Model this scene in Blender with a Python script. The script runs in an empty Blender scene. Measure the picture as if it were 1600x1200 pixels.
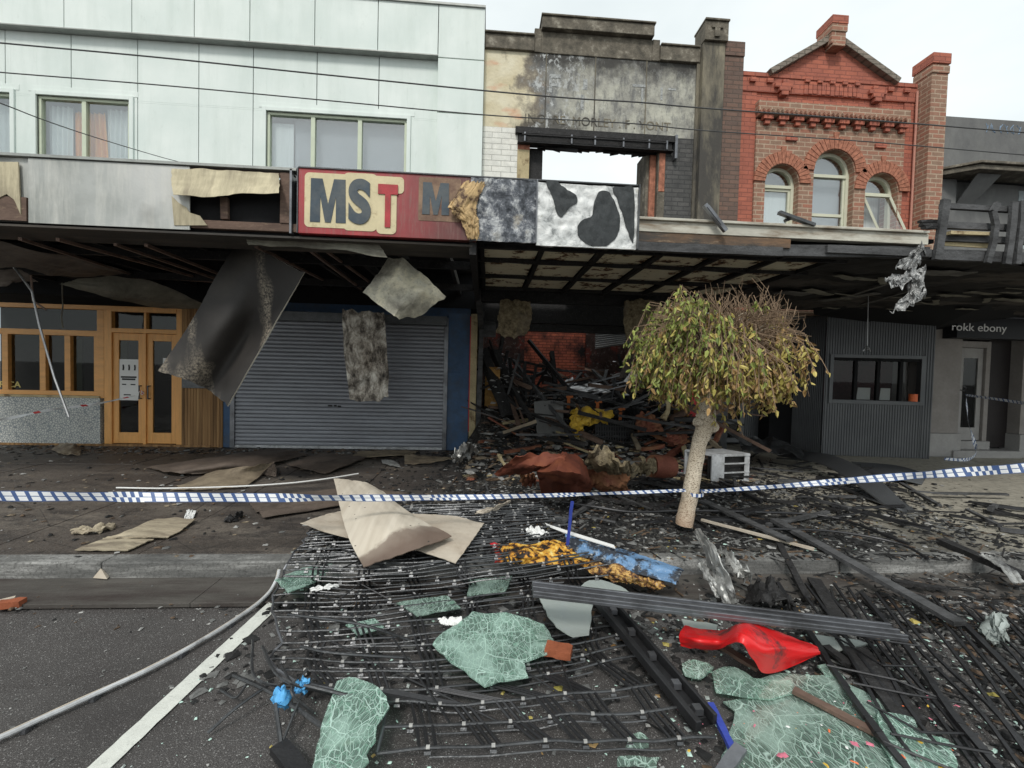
import bpy, bmesh, math, random
from mathutils import Vector, Matrix, noise
random.seed(7)
S = bpy.context.scene
C = S.collection
# ---------------- camera ----------------
FPX = 680.0; YAW = math.radians(3.8); PITCH = math.radians(1.7); ROLL = .025; HC = 1.68
_cy, _sy, _cp, _sp = math.cos(YAW), math.sin(YAW), math.cos(PITCH), math.sin(PITCH)
_f = Vector((_sy*_cp, _cy*_cp, -_sp)); _r = Vector((_cy, -_sy, 0)); _u = Vector((_sy*_sp, _cy*_sp, _cp))
_R = math.cos(ROLL)*_r + math.sin(ROLL)*_u; _U = -math.sin(ROLL)*_r + math.cos(ROLL)*_u
cd = bpy.data.cameras.new('camera'); cam = bpy.data.objects.new('camera', cd); C.objects.link(cam)
M = Matrix.Identity(4)
for i in range(3):
    M[i][0] = _R[i]; M[i][1] = _U[i]; M[i][2] = -_f[i]
M[2][3] = HC
cam.matrix_world = M
cd.sensor_width = 36; cd.lens = FPX/1600*36; cd.clip_end = 2000; cd.clip_start = .05
S.camera = cam
# ---------------- sky, sun, exposure ----------------
SUN_EL = math.radians(48); SUN_AZ = math.radians(200)   # behind the camera, a little to the left
W = bpy.data.worlds.new('World'); S.world = W; W.use_nodes = True
nt = W.node_tree; nt.nodes.clear()
def N(nt, t, **k):
    n = nt.nodes.new(t)
    for a, b in k.items(): setattr(n, a, b)
    return n
out = N(nt, 'ShaderNodeOutputWorld'); bg = N(nt, 'ShaderNodeBackground'); bg.inputs[1].default_value = .13
sky = N(nt, 'ShaderNodeTexSky', sky_type='NISHITA', sun_disc=False)
sky.sun_elevation = SUN_EL; sky.sun_rotation = SUN_AZ
tc = N(nt, 'ShaderNodeTexCoord'); no = N(nt, 'ShaderNodeTexNoise'); no.inputs['Scale'].default_value = 1.6; no.inputs['Detail'].default_value = 6
cr = N(nt, 'ShaderNodeValToRGB'); cr.color_ramp.elements[0].position = .3; cr.color_ramp.elements[1].position = .75
cr.color_ramp.elements[0].color = (4.7, 5.15, 5.2, 1); cr.color_ramp.elements[1].color = (7.0, 7.3, 7.2, 1)
mp = N(nt, 'ShaderNodeMapping'); mp.inputs['Scale'].default_value = (1, 1, 2.5)
nt.links.new(tc.outputs['Generated'], mp.inputs[0]); nt.links.new(mp.outputs[0], no.inputs[0]); nt.links.new(no.outputs[0], cr.inputs[0])
mx = N(nt, 'ShaderNodeMixRGB'); mx.inputs[0].default_value = .93
nt.links.new(sky.outputs[0], mx.inputs[1]); nt.links.new(cr.outputs[0], mx.inputs[2]); nt.links.new(mx.outputs[0], bg.inputs[0]); nt.links.new(bg.outputs[0], out.inputs[0])
sd = bpy.data.lights.new('sun', 'SUN'); sd.energy = 1.5; sd.angle = math.radians(12); sd.color = (1, .97, .92)
so = bpy.data.objects.new('sun', sd); C.objects.link(so)
sdir = Vector((math.sin(SUN_AZ)*math.cos(SUN_EL), math.cos(SUN_AZ)*math.cos(SUN_EL), math.sin(SUN_EL)))
so.rotation_euler = sdir.to_track_quat('Z', 'Y').to_euler(); so.location = (0, -5, 12)
S.view_settings.view_transform = 'Standard'; S.view_settings.look = 'None'; S.view_settings.gamma = 1
S.view_settings.use_curve_mapping = False; S.view_settings.exposure = .42
S.cycles.max_bounces = 8; S.cycles.transparent_max_bounces = 24
# ---------------- pixel <-> place ----------------
ZP = .13; YF = 8.4; YA = 4.45
def ray(x, y): return _f + (x-800)/FPX*_R + (600-y)/FPX*_U
def PY(x, y, Y):
    d = ray(x, y); k = Y/d[1]; return Vector((k*d[0], Y, HC+k*d[2]))
def PZ(x, y, z=ZP):
    d = ray(x, y); k = (z-HC)/d[2]; return Vector((k*d[0], k*d[1], z))
# ---------------- materials ----------------
def link(nt, a, b): nt.links.new(a, b)
class Mt:
    """small node-graph helper for procedural materials"""
    def __init__(s, name, rough=.8, metal=0, spec=.3):
        s.m = bpy.data.materials.new(name); s.m.use_nodes = True; s.nt = s.m.node_tree; s.nt.nodes.clear()
        s.out = N(s.nt, 'ShaderNodeOutputMaterial'); s.b = N(s.nt, 'ShaderNodeBsdfPrincipled')
        s.b.inputs['Roughness'].default_value = rough; s.b.inputs['Metallic'].default_value = metal
        s.b.inputs['Specular IOR Level'].default_value = spec
        link(s.nt, s.b.outputs[0], s.out.inputs[0])
        s.tc = N(s.nt, 'ShaderNodeTexCoord'); s.co = s.tc.outputs['Object']; s.h = None
    def map(s, scale=(1, 1, 1), rot=(0, 0, 0)):
        n = N(s.nt, 'ShaderNodeMapping'); n.inputs['Scale'].default_value = scale; n.inputs['Rotation'].default_value = rot
        link(s.nt, s.co, n.inputs[0]); return n.outputs[0]
    def noise(s, scale, detail=5, vec=None, rough=.55, dist=0):
        n = N(s.nt, 'ShaderNodeTexNoise'); n.inputs['Scale'].default_value = scale; n.inputs['Detail'].default_value = detail
        n.inputs['Roughness'].default_value = rough; n.inputs['Distortion'].default_value = dist
        link(s.nt, vec or s.co, n.inputs['Vector']); return n.outputs['Fac']
    def vor(s, scale, feature='F1', vec=None, out='Distance', rnd=1):
        n = N(s.nt, 'ShaderNodeTexVoronoi', feature=feature); n.inputs['Scale'].default_value = scale; n.inputs['Randomness'].default_value = rnd
        link(s.nt, vec or s.co, n.inputs['Vector']); return n.outputs[out]
    def ramp(s, fac, stops, interp='LINEAR'):
        n = N(s.nt, 'ShaderNodeValToRGB'); cr = n.color_ramp; cr.interpolation = interp
        while len(cr.elements) < len(stops): cr.elements.new(.5)
        for e, (p, c) in zip(cr.elements, stops):
            e.position = p; e.color = (c, c, c, 1) if isinstance(c, (int, float)) else (*c, 1)
        link(s.nt, fac, n.inputs[0]); return n.outputs[0]
    def mix(s, fac, a, b, mode='MIX'):
        n = N(s.nt, 'ShaderNodeMixRGB', blend_type=mode)
        for i, v in ((0, fac), (1, a), (2, b)):
            if isinstance(v, (int, float)): n.inputs[i].default_value = v if i == 0 else (v, v, v, 1)
            elif isinstance(v, tuple): n.inputs[i].default_value = (*v, 1)
            else: link(s.nt, v, n.inputs[i])
        return n.outputs[0]
    def math(s, op, a, b=0, c=None):
        n = N(s.nt, 'ShaderNodeMath', operation=op)
        for i, v in enumerate((a, b) if c is None else (a, b, c)):
            if isinstance(v, (int, float)): n.inputs[i].default_value = v
            else: link(s.nt, v, n.inputs[i])
        return n.outputs[0]
    def sep(s, i):
        n = N(s.nt, 'ShaderNodeSeparateXYZ'); link(s.nt, s.co, n.inputs[0]); return n.outputs[i]
    def col(s, c):
        if isinstance(c, tuple): s.b.inputs['Base Color'].default_value = (*c, 1)
        else: link(s.nt, c, s.b.inputs['Base Color'])
        return s
    def rough(s, r): link(s.nt, r, s.b.inputs['Roughness']); return s
    def bump(s, h, st=.3, d=.01):
        n = N(s.nt, 'ShaderNodeBump'); n.inputs['Strength'].default_value = st; n.inputs['Distance'].default_value = d
        link(s.nt, h, n.inputs['Height'])
        if s.h: link(s.nt, s.h, n.inputs['Normal'])
        link(s.nt, n.outputs[0], s.b.inputs['Normal']); s.h = n.outputs[0]; return s
def simple(name, c, var=.25, scale=6, rough=.75, metal=0, spec=.3, bump=.2, c2=None, thr=(.45, .65), bscale=None, dirt=None, stretch=(1, 1, 1)):
    m = Mt(name, rough, metal, spec); v = m.map(stretch) if stretch != (1, 1, 1) else None
    n1 = m.noise(scale, 7, v); n2 = m.noise(scale*7.3, 4, v)
    lo = tuple(x*(1-var) for x in c); hi = tuple(min(1, x*(1+var)) for x in c)
    r = m.ramp(n1, [(.3, lo), (.7, hi)]); r = m.mix(.35, r, m.ramp(n2, [(.3, lo), (.7, hi)]))
    if c2: r = m.mix(m.ramp(m.noise(scale*.6, 8, v, .7), [(thr[0], 0.), (thr[1], 1.)]), r, c2)
    if dirt: r = m.mix(m.ramp(m.noise(scale*3, 8, v, .75), [(.55, 0.), (.72, .8)]), r, dirt)
    m.col(r)
    if bump: m.bump(m.noise(bscale or scale*9, 6), bump)
    return m
def brick(name, c1, c2, mortar, painted=None, soot=None, msize=.012, bw=.24, bh=.086, rough=.85):
    m = Mt(name, rough)
    cb = N(m.nt, 'ShaderNodeCombineXYZ'); link(m.nt, m.math('ADD', m.sep(0), m.sep(1)), cb.inputs[0]); link(m.nt, m.sep(2), cb.inputs[1])
    b = N(m.nt, 'ShaderNodeTexBrick'); link(m.nt, cb.outputs[0], b.inputs['Vector'])
    b.inputs['Color1'].default_value = (*c1, 1); b.inputs['Color2'].default_value = (*c2, 1); b.inputs['Mortar'].default_value = (*mortar, 1)
    b.inputs['Scale'].default_value = 1; b.inputs['Mortar Size'].default_value = msize; b.inputs['Brick Width'].default_value = bw; b.inputs['Row Height'].default_value = bh
    b.inputs['Mortar Smooth'].default_value = .3; b.inputs['Bias'].default_value = 0
    r = m.mix(m.ramp(m.noise(9, 6), [(.35, 0.), (.75, .45)]), b.outputs['Color'], tuple(x*.45 for x in c1))
    r = m.mix(m.ramp(m.noise(60, 4), [(.4, 0.), (.9, .5)]), r, tuple(min(1, x*1.6) for x in c2))
    if soot: r = m.mix(m.ramp(m.noise(soot[1], 7, None, .65), [(soot[2], 0.), (soot[3], 1.)]), r, soot[0])
    m.col(r); m.bump(m.math('SUBTRACT', 1, b.outputs['Fac']), .5, .008); m.bump(m.noise(90, 5), .25, .004)
    return m
mt = {}
# white facade board
m = Mt('white_board', .6); v = m.map((1, 1, .16))
r = m.ramp(m.noise(1.1, 6), [(.3, (.66, .73, .69)), (.7, (.78, .83, .79))]); r = m.mix(m.ramp(m.noise(3.5, 8, v, .65), [(.45, 0.), (.8, .6)]), r, (.55, .62, .57)); r = m.mix(m.ramp(m.noise(9, 8, m.map((1, 1, .5)), .7), [(.6, 0.), (.75, .25)]), r, (.45, .5, .46))
m.col(r).bump(m.noise(120, 3), .06); mt['board'] = m
mt['joint'] = simple('joint_black', (.04, .045, .045), bump=0)
mt['flash'] = simple('grey_flashing', (.33, .34, .32), .2, 8, .5, .3)
# burnt render: cream on the left, soot and lost paint towards the middle
m = Mt('burnt_render', .85); x = m.sep(0)
w = m.math('ADD', x, m.math('MULTIPLY', m.math('SUBTRACT', m.noise(1.6, 8, None, .65), .5), 2.2))
cream = m.ramp(m.noise(3, 6), [(.3, (.58, .50, .33)), (.7, (.72, .66, .50))])
cream = m.mix(m.ramp(m.noise(1.3, 3, m.map((1, 1, 2))), [(.56, 0.), (.68, .75)]), cream, (.62, .28, .17))
grey = m.ramp(m.noise(2.2, 9, None, .7), [(.27, (.13, .128, .12)), (.45, (.33, .32, .28)), (.58, (.46, .45, .38)), (.8, (.58, .56, .46))])
grey = m.mix(m.ramp(m.noise(7, 9, m.map((1, 1, .35)), .75), [(.47, 0.), (.6, .75)]), grey, (.13, .13, .13))
grey = m.mix(m.ramp(m.math('DIVIDE', w, 4.), [(.2, .75), (.42, 0.)]), grey, (.15, .16, .175))
grey = m.mix(m.ramp(m.noise(14, 9, None, .8), [(.6, 0.), (.66, .7)]), grey, (.55, .54, .46))
r = m.mix(m.ramp(m.math('DIVIDE', w, 4.), [(.14, 0.), (.24, 1.)]), cream, grey)
edge = m.ramp(m.math('DIVIDE', w, 4.), [(.13, 0.), (.2, .8), (.27, 0.)])
r = m.mix(edge, r, (.16, .13, .10))
z = m.sep(2); zz_ = m.math('ADD', z, m.math('MULTIPLY', m.math('SUBTRACT', m.noise(2.4, 8, None, .7), .5), .9))
right = m.ramp(m.math('DIVIDE', w, 4.), [(.16, 0.), (.26, 1.)])
top = m.ramp(m.math('SUBTRACT', zz_, 7.2), [(.12, 0.), (.42, .95)]); low = m.ramp(m.math('SUBTRACT', 6.95, zz_), [(.25, 0.), (.55, .75)])
lowx = m.ramp(m.math('DIVIDE', w, 4.), [(.1, 0.), (.18, 1.), (.45, 1.), (.6, .1)])
r = m.mix(m.math('MULTIPLY', top, right), r, (.055, .052, .048)); r = m.mix(m.math('MULTIPLY', low, lowx), r, (.07, .062, .052))
fl = m.math('MULTIPLY', m.ramp(m.noise(6, 10, m.map((1.6, 1, 1)), .8), [(.53, 0.), (.56, 1.)]), m.ramp(m.math('DIVIDE', w, 4.), [(.2, 0.), (.24, .9), (.36, .8), (.5, .12)]))
r = m.mix(fl, r, (.50, .51, .50))
m.col(r).bump(m.noise(18, 8), .5, .02); mt['burnrender'] = m
m = Mt('sooty_cornice', .9); r = m.ramp(m.noise(5, 9, None, .7), [(.3, (.06, .055, .045)), (.55, (.16, .14, .11)), (.7, (.36, .33, .27))])
m.col(r).bump(m.noise(30, 8), .6, .02); mt['soot_render'] = m
mt['pier_render'] = simple('pier_render', (.25, .22, .16), .35, 2.5, .9, bump=.4, c2=(.07, .065, .058), thr=(.4, .6), stretch=(1, 1, .3), dirt=(.04, .038, .035))
mt['white_brick'] = brick('white_painted_brick', (.80, .78, .70), (.76, .75, .68), (.42, .41, .36), msize=.008, bw=.36, bh=.105)
mt['grey_brick'] = brick('smoke_grey_brick', (.075, .075, .072), (.12, .115, .11), (.05, .05, .05), soot=((.05, .05, .05), 2, .45, .8))
mt['brick_mix'] = brick('clinker_brick', (.36, .15, .10), (.25, .17, .12), (.44, .34, .25))
mt['brick_red'] = brick('red_painted_brick', (.46, .15, .095), (.34, .115, .08), (.22, .08, .06), msize=.009)
mt['brick_brown'] = brick('sooty_brown_brick', (.20, .12, .09), (.13, .09, .075), (.10, .075, .06), soot=((.05, .045, .04), 1.2, .5, .9))
mt['brick_in'] = brick('interior_red_brick', (.62, .17, .09), (.45, .12, .08), (.10, .04, .03), soot=((.02, .018, .018), .9, .47, .62))
mt['brick_edge'] = simple('raw_brick_edge', (.36, .15, .095), .6, 14, .9, bump=.5)
mt['coping'] = brick('grey_coping_brick', (.26, .22, .18), (.20, .17, .14), (.10, .09, .07))
mt['sash'] = simple('cream_window_paint', (.60, .60, .47), .08, 5, .55)
mt['greenframe'] = simple('pale_green_frame', (.56, .61, .47), .08, 5, .5)
mt['dark_render'] = simple('charcoal_render', (.17, .17, .165), .2, 1.6, .9, bump=.3, c2=(.12, .12, .12), stretch=(1, 1, .5))
mt['grey_render'] = simple('grey_render', (.27, .25, .235), .18, 3, .85, bump=.3)
mt['plinth'] = simple('grey_plinth', (.33, .32, .31), .15, 4, .8)
mt['char'] = simple('charred_timber', (.022, .021, .021), .5, 12, .7, bump=.9, bscale=30, dirt=(.10, .10, .10))
mt['charlight'] = simple('grey_charred_timber', (.085, .085, .087), .4, 10, .75, bump=.8, bscale=35, c2=(.03, .03, .03), stretch=(.3, 1, 1))
mt['black'] = simple('soot_shade_black', (.010, .010, .011), .3, 5, .9, bump=.1)  # sooty parts, and painted shade on the sheet under the right soffit
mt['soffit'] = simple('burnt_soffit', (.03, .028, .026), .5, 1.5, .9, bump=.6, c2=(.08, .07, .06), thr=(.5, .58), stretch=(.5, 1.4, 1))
m = Mt('scorched_ceiling_board', .9); r = m.ramp(m.noise(4, 8, None, .7), [(.36, (.018, .014, .012)), (.43, (.20, .11, .06)), (.47, (.74, .68, .50)), (.8, (.86, .82, .66))])
m.col(r).bump(m.noise(30, 6), .4); mt['ceilboard'] = m
mt['timber'] = simple('varnished_timber', (.72, .36, .11), .18, 3, .45, spec=.5, bump=.1, stretch=(6, 6, .7))
mt['timber_h'] = simple('varnished_timber_rail', (.70, .35, .11), .18, 3, .45, spec=.5, bump=.1, stretch=(.7, 6, 6))
m = Mt('weathered_boards', .8); v = m.map((14, 14, .5)); r = m.ramp(m.noise(1, 5, v), [(.3, (.10, .055, .025)), (.55, (.30, .17, .075)), (.8, (.46, .30, .14))])
m.col(r).bump(m.noise(2, 4, v), .4); mt['oldwood'] = m
m = Mt('patterned_wall_tile', .4); t = m.vor(26, 'DISTANCE_TO_EDGE', None, 'Distance'); 
r = m.mix(m.ramp(t, [(.05, 0.), (.16, 1.)]), (.20, .23, .25), (.64, .64, .59)); r = m.mix(m.ramp(m.vor(55), [(.2, 1.), (.4, 0.)]), r, (.25, .28, .30))
r = m.mix(m.ramp(m.noise(2, 5), [(.3, .35), (.8, 0.)]), r, (.30, .29, .27)); m.col(r); mt['tiles'] = m
mt['shutter'] = simple('grey_shutter_steel', (.28, .29, .32), .12, 2, .45, .35, .5, bump=.05, c2=(.22, .225, .245), stretch=(.6, 1, 3))
mt['bluepaint'] = simple('navy_painted_wall', (.05, .10, .19), .3, 3, .6, c2=(.06, .075, .10))
mt['redpaint'] = simple('red_paint', (.55, .02, .025), .2, 5, .4, spec=.5)
mt['plaster_old'] = simple('burnt_plaster', (.45, .37, .22), .25, 5, .9, c2=(.12, .07, .035), thr=(.55, .65), bump=.5)
mt['ochre'] = simple('scorched_ochre_board', (.36, .20, .06), .35, 3, .8, c2=(.08, .035, .015), thr=(.5, .7))
m = Mt('corrugated_charcoal', .45, .4, .5); m.col(m.ramp(m.noise(2, 5), [(.3, (.09, .095, .10)), (.8, (.13, .135, .14))])); mt['corr'] = m
mt['zinc'] = simple('corrugated_zinc', (.42, .42, .42), .25, 3, .4, .6, .5)
# glass
def glassmat(name, tint=(1, 1, 1), tr=.8, rough=.02):
    m = bpy.data.materials.new(name); m.use_nodes = True; nt = m.node_tree; nt.nodes.clear()
    o = N(nt, 'ShaderNodeOutputMaterial'); t = N(nt, 'ShaderNodeBsdfTransparent'); g = N(nt, 'ShaderNodeBsdfGlossy'); x = N(nt, 'ShaderNodeMixShader')
    t.inputs[0].default_value = (*tint, 1); g.inputs['Roughness'].default_value = rough; x.inputs[0].default_value = 1-tr
    link(nt, t.outputs[0], x.inputs[1]); link(nt, g.outputs[0], x.inputs[2]); link(nt, x.outputs[0], o.inputs[0]); return m
class R: pass
def wrap(m): r = R(); r.m = m; return r
mt['pane'] = wrap(glassmat('window_glass', (.95, .97, .97), .8))
mt['pane_dark'] = wrap(glassmat('shop_glass', (.6, .62, .62), .97))
mt['curtain_w'] = simple('white_curtain', (.72, .76, .76), .12, 8, .9, stretch=(5, 1, .2))
mt['curtain_o'] = simple('orange_curtain', (.75, .36, .12), .15, 8, .9, stretch=(5, 1, .2))
mt['blind'] = simple('grey_blind', (.36, .38, .41), .06, 3, .9)
mt['room'] = simple('room_plaster', (.55, .53, .50), .1, 2, .9)
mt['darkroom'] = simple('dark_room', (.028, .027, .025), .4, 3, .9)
mt['steel'] = simple('blackened_steel', (.085, .087, .09), .35, 8, .33, .7, .5, bump=.25, dirt=(.16, .16, .16))
mt['iron'] = simple('black_iron', (.035, .035, .037), .3, 10, .45, .5, .5, bump=.15)
mt['alu'] = simple('grey_aluminium', (.20, .205, .22), .25, 5, .38, .7, .5, bump=.1, c2=(.10, .10, .105))
mt['wire'] = simple('cable_sheath', (.07, .07, .07), .2, 5, .6)
mt['white'] = simple('white_paint', (.78, .78, .76), .08, 5, .6)
mt['greywhite'] = simple('smoked_white_steel', (.52, .53, .54), .25, 4, .5, c2=(.25, .25, .25), dirt=(.08, .08, .08))
mt['paper'] = simple('paper', (.75, .75, .73), .05, 5, .8)
mt['ink'] = simple('black_ink', (.02, .02, .02), 0, 5, .7, bump=0)
mt['cream'] = simple('cream_vinyl', (.66, .57, .36), .12, 4, .6, dirt=(.34, .24, .12))
mt['navy'] = simple('navy_vinyl', (.055, .075, .095), .2, 4, .5, c2=(.11, .12, .12))
mt['signgrey'] = simple('sign_lettering_grey', (.85, .85, .85), .05, 4, .6)
mt['orange'] = simple('orange_plastic', (.75, .17, .06), .1, 4, .5)
mt['yellowletter'] = simple('yellow_letter', (.6, .5, .18), .1, 4, .6)
# ---------------- mesh helpers ----------------
class MB:
    def __init__(s): s.v = []; s.f = []; s.mi = []
    def add(s, vs, fs, mi=0):
        b = len(s.v); s.v += [tuple(v) for v in vs]; s.f += [tuple(i+b for i in f) for f in fs]; s.mi += [mi]*len(fs); return s
    def box(s, x0, x1, y0, y1, z0, z1, mi=0):
        return s.add([(x0,y0,z0),(x1,y0,z0),(x1,y1,z0),(x0,y1,z0),(x0,y0,z1),(x1,y0,z1),(x1,y1,z1),(x0,y1,z1)],
                     [(0,3,2,1),(4,5,6,7),(0,1,5,4),(1,2,6,5),(2,3,7,6),(3,0,4,7)], mi)
    def bar(s, p, q, w, h=None, up=(0,0,1), mi=0, segs=1, bend=0, jit=0):
        p = Vector(p); q = Vector(q); h = h or w; d = (q-p).normalized(); up = Vector(up)
        if abs(d.dot(up)) > .97: up = Vector((0,1,0)) if abs(d.y) < .9 else Vector((1,0,0))
        a = d.cross(up).normalized(); b = a.cross(d).normalized(); vs = []; fs = []
        for i in range(segs+1):
            t = i/segs; c = p.lerp(q, t)+b*bend*math.sin(math.pi*t)
            for sx, sz in ((-1,-1),(1,-1),(1,1),(-1,1)):
                j = (1+random.uniform(-jit, jit)); vs.append(c+a*sx*w/2*j+b*sz*h/2*j)
        for i in range(segs):
            for k in range(4):
                k2 = (k+1) % 4; fs.append((i*4+k, i*4+k2, i*4+4+k2, i*4+4+k))
        fs += [(3,2,1,0), tuple(segs*4+k for k in range(4))]
        return s.add(vs, fs, mi)
    def tube(s, pts, r, n=6, mi=0, r2=None):
        pts = [Vector(p) for p in pts]; vs = []; fs = []; L = len(pts); pa = None
        for i, p in enumerate(pts):
            d = (pts[min(i+1, L-1)]-pts[max(i-1, 0)]).normalized()
            if pa is None:
                up = Vector((0,0,1)) if abs(d.z) < .9 else Vector((1,0,0)); pa = d.cross(up).normalized()
            pa = (pa-d*pa.dot(d)).normalized(); b = d.cross(pa)
            rr = r if r2 is None else r+(r2-r)*i/(L-1)
            if isinstance(r, (list, tuple)): rr = r[i]
            for k in range(n):
                t = 2*math.pi*k/n; vs.append(p+pa*math.cos(t)*rr+b*math.sin(t)*rr)
        for i in range(L-1):
            for k in range(n):
                k2 = (k+1) % n; fs.append((i*n+k, i*n+k2, (i+1)*n+k2, (i+1)*n+k))
        fs += [tuple(range(n-1, -1, -1)), tuple((L-1)*n+k for k in range(n))]
        return s.add(vs, fs, mi)
    def prism(s, pts, off, mi=0, mi_side=None):
        n = len(pts); pts = [Vector(p) for p in pts]; off = Vector(off)
        s.add(pts+[p+off for p in pts], [tuple(range(n)), tuple(range(2*n-1, n-1, -1))], mi)
        b = len(s.v)-2*n
        for i in range(n):
            j = (i+1) % n; s.f.append((b+i, b+n+i, b+n+j, b+j)); s.mi.append(mi if mi_side is None else mi_side)
        return s
    def grid(s, fn, nu, nv, th=.003, mi=0, mi2=None, mie=None):
        P = [[Vector(fn(i/nu, j/nv)) for i in range(nu+1)] for j in range(nv+1)]; W = nu+1
        def nrm(i, j):
            a = P[j][min(i+1, nu)]-P[j][max(i-1, 0)]; b = P[min(j+1, nv)][i]-P[max(j-1, 0)][i]; c = a.cross(b)
            return c.normalized() if c.length > 1e-9 else Vector((0,0,1))
        top = [P[j][i] for j in range(nv+1) for i in range(W)]; bot = [P[j][i]-nrm(i, j)*th for j in range(nv+1) for i in range(W)]
        n = len(top); ft = []; fb = []; fe = []
        for j in range(nv):
            for i in range(nu):
                a = j*W+i; ft.append((a, a+1, a+W+1, a+W)); fb.append((n+a+W, n+a+W+1, n+a+1, n+a))
        for i in range(nu):
            fe.append((n+i, n+i+1, i+1, i)); a = nv*W+i; fe.append((a, a+1, n+a+1, n+a))
        for j in range(nv):
            a = j*W; fe.append((a, a+W, n+a+W, n+a)); a = j*W+nu; fe.append((n+a, n+a+W, a+W, a))
        b = len(s.v); s.v += [tuple(v) for v in top+bot]
        for fl, m_ in ((ft, mi), (fb, mi if mi2 is None else mi2), (fe, mi if mie is None else mie)):
            s.f += [tuple(k+b for k in f) for f in fl]; s.mi += [m_]*len(fl)
        return s
    def each(s, name, mats, parent=None, **k):
        """one object per separate piece (pieces that touch stay together)"""
        P = list(range(len(s.v)))
        def find(a):
            while P[a] != a: P[a] = P[P[a]]; a = P[a]
            return a
        for f in s.f:
            for i in f[1:]: P[find(f[0])] = find(i)
        isl = {}
        for i in range(len(s.v)): isl.setdefault(find(i), []).append(i)
        B = [[set(v), [min(s.v[i][a] for i in v)-.004 for a in range(3)], [max(s.v[i][a] for i in v)+.004 for a in range(3)]] for v in isl.values()]
        ch = True
        while ch:
            ch = False
            for i in range(len(B)):
                for j in range(len(B)-1, i, -1):
                    if all(B[i][1][a] <= B[j][2][a] and B[j][1][a] <= B[i][2][a] for a in range(3)):
                        B[i] = [B[i][0] | B[j][0], [min(p, q) for p, q in zip(B[i][1], B[j][1])], [max(p, q) for p, q in zip(B[i][2], B[j][2])]]; B.pop(j); ch = True
        out = []
        for vs, _, _ in B:
            ids = sorted(vs); mp_ = {a: b for b, a in enumerate(ids)}; m_ = MB(); m_.v = [s.v[i] for i in ids]
            for f, q in zip(s.f, s.mi):
                if f[0] in vs: m_.f.append(tuple(mp_[i] for i in f)); m_.mi.append(q)
            out.append(m_.build(name, mats, parent, **k))
        return out
    def build(s, name, mats, parent=None, smooth=False, bevel=0, tri=False):
        me = bpy.data.meshes.new(name); me.from_pydata(s.v, [], s.f)
        if not isinstance(mats, (list, tuple)): mats = [mats]
        for k in mats: me.materials.append((mt[k] if isinstance(k, str) else k).m)
        me.polygons.foreach_set('material_index', s.mi)
        if smooth: me.polygons.foreach_set('use_smooth', [True]*len(me.polygons))
        me.update()
        bm = bmesh.new(); bm.from_mesh(me)
        big = [f for f in bm.faces if len(f.verts) > 4]
        if big: bmesh.ops.triangulate(bm, faces=big, ngon_method='EAR_CLIP')
        bmesh.ops.recalc_face_normals(bm, faces=bm.faces); bm.to_mesh(me); bm.free()
        o = bpy.data.objects.new(name, me); C.objects.link(o)
        if bevel:
            bv = o.modifiers.new('bevel', 'BEVEL'); bv.width = bevel; bv.segments = 2; bv.limit_method = 'ANGLE'
        if smooth:
            e = o.modifiers.new('edge', 'EDGE_SPLIT'); e.split_angle = math.radians(50)
        if parent:
            o.parent = parent; p = parent
            wl = Vector(parent.get('_org', (0, 0, 0)))
            o.location = -wl if parent.get('_empty') else (0, 0, 0)
        return o
def thing(name, label, cat, loc=(0, 0, 0), group=None):
    o = bpy.data.objects.new(name, None); C.objects.link(o); o.location = loc; o['label'] = label; o['category'] = cat
    o.empty_display_size = .2
    if group: o['group'] = group
    o['_org'] = tuple(loc); o['_empty'] = 1
    return o
def tag(o, label, cat, group=None, kind=None):
    if label: o['label'] = label
    if cat: o['category'] = cat
    if group: o['group'] = group
    if kind: o['kind'] = kind
    return o
def struct(o): o['kind'] = 'structure'; return o
def cells(xs, zs, holes):
    """rectangles of an x/z grid that are outside every hole (x0,x1,z0,z1)"""
    xs = sorted(set([round(a, 4) for a in xs]+[round(v, 4) for h in holes for v in h[:2] if min(xs) < v < max(xs)]))
    zs = sorted(set([round(a, 4) for a in zs]+[round(v, 4) for h in holes for v in h[2:] if min(zs) < v < max(zs)]))
    for i in range(len(xs)-1):
        for j in range(len(zs)-1):
            cx = (xs[i]+xs[i+1])/2; cz = (zs[j]+zs[j+1])/2
            if not any(h[0] < cx < h[1] and h[2] < cz < h[3] for h in holes): yield xs[i], xs[i+1], zs[j], zs[j+1]
def wall(mb, x0, x1, y0, y1, z0, z1, holes=(), mi=0):
    for a, b, c, d in cells([x0, x1], [z0, z1], holes): mb.box(a, b, y0, y1, c, d, mi)
    return mb
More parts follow.
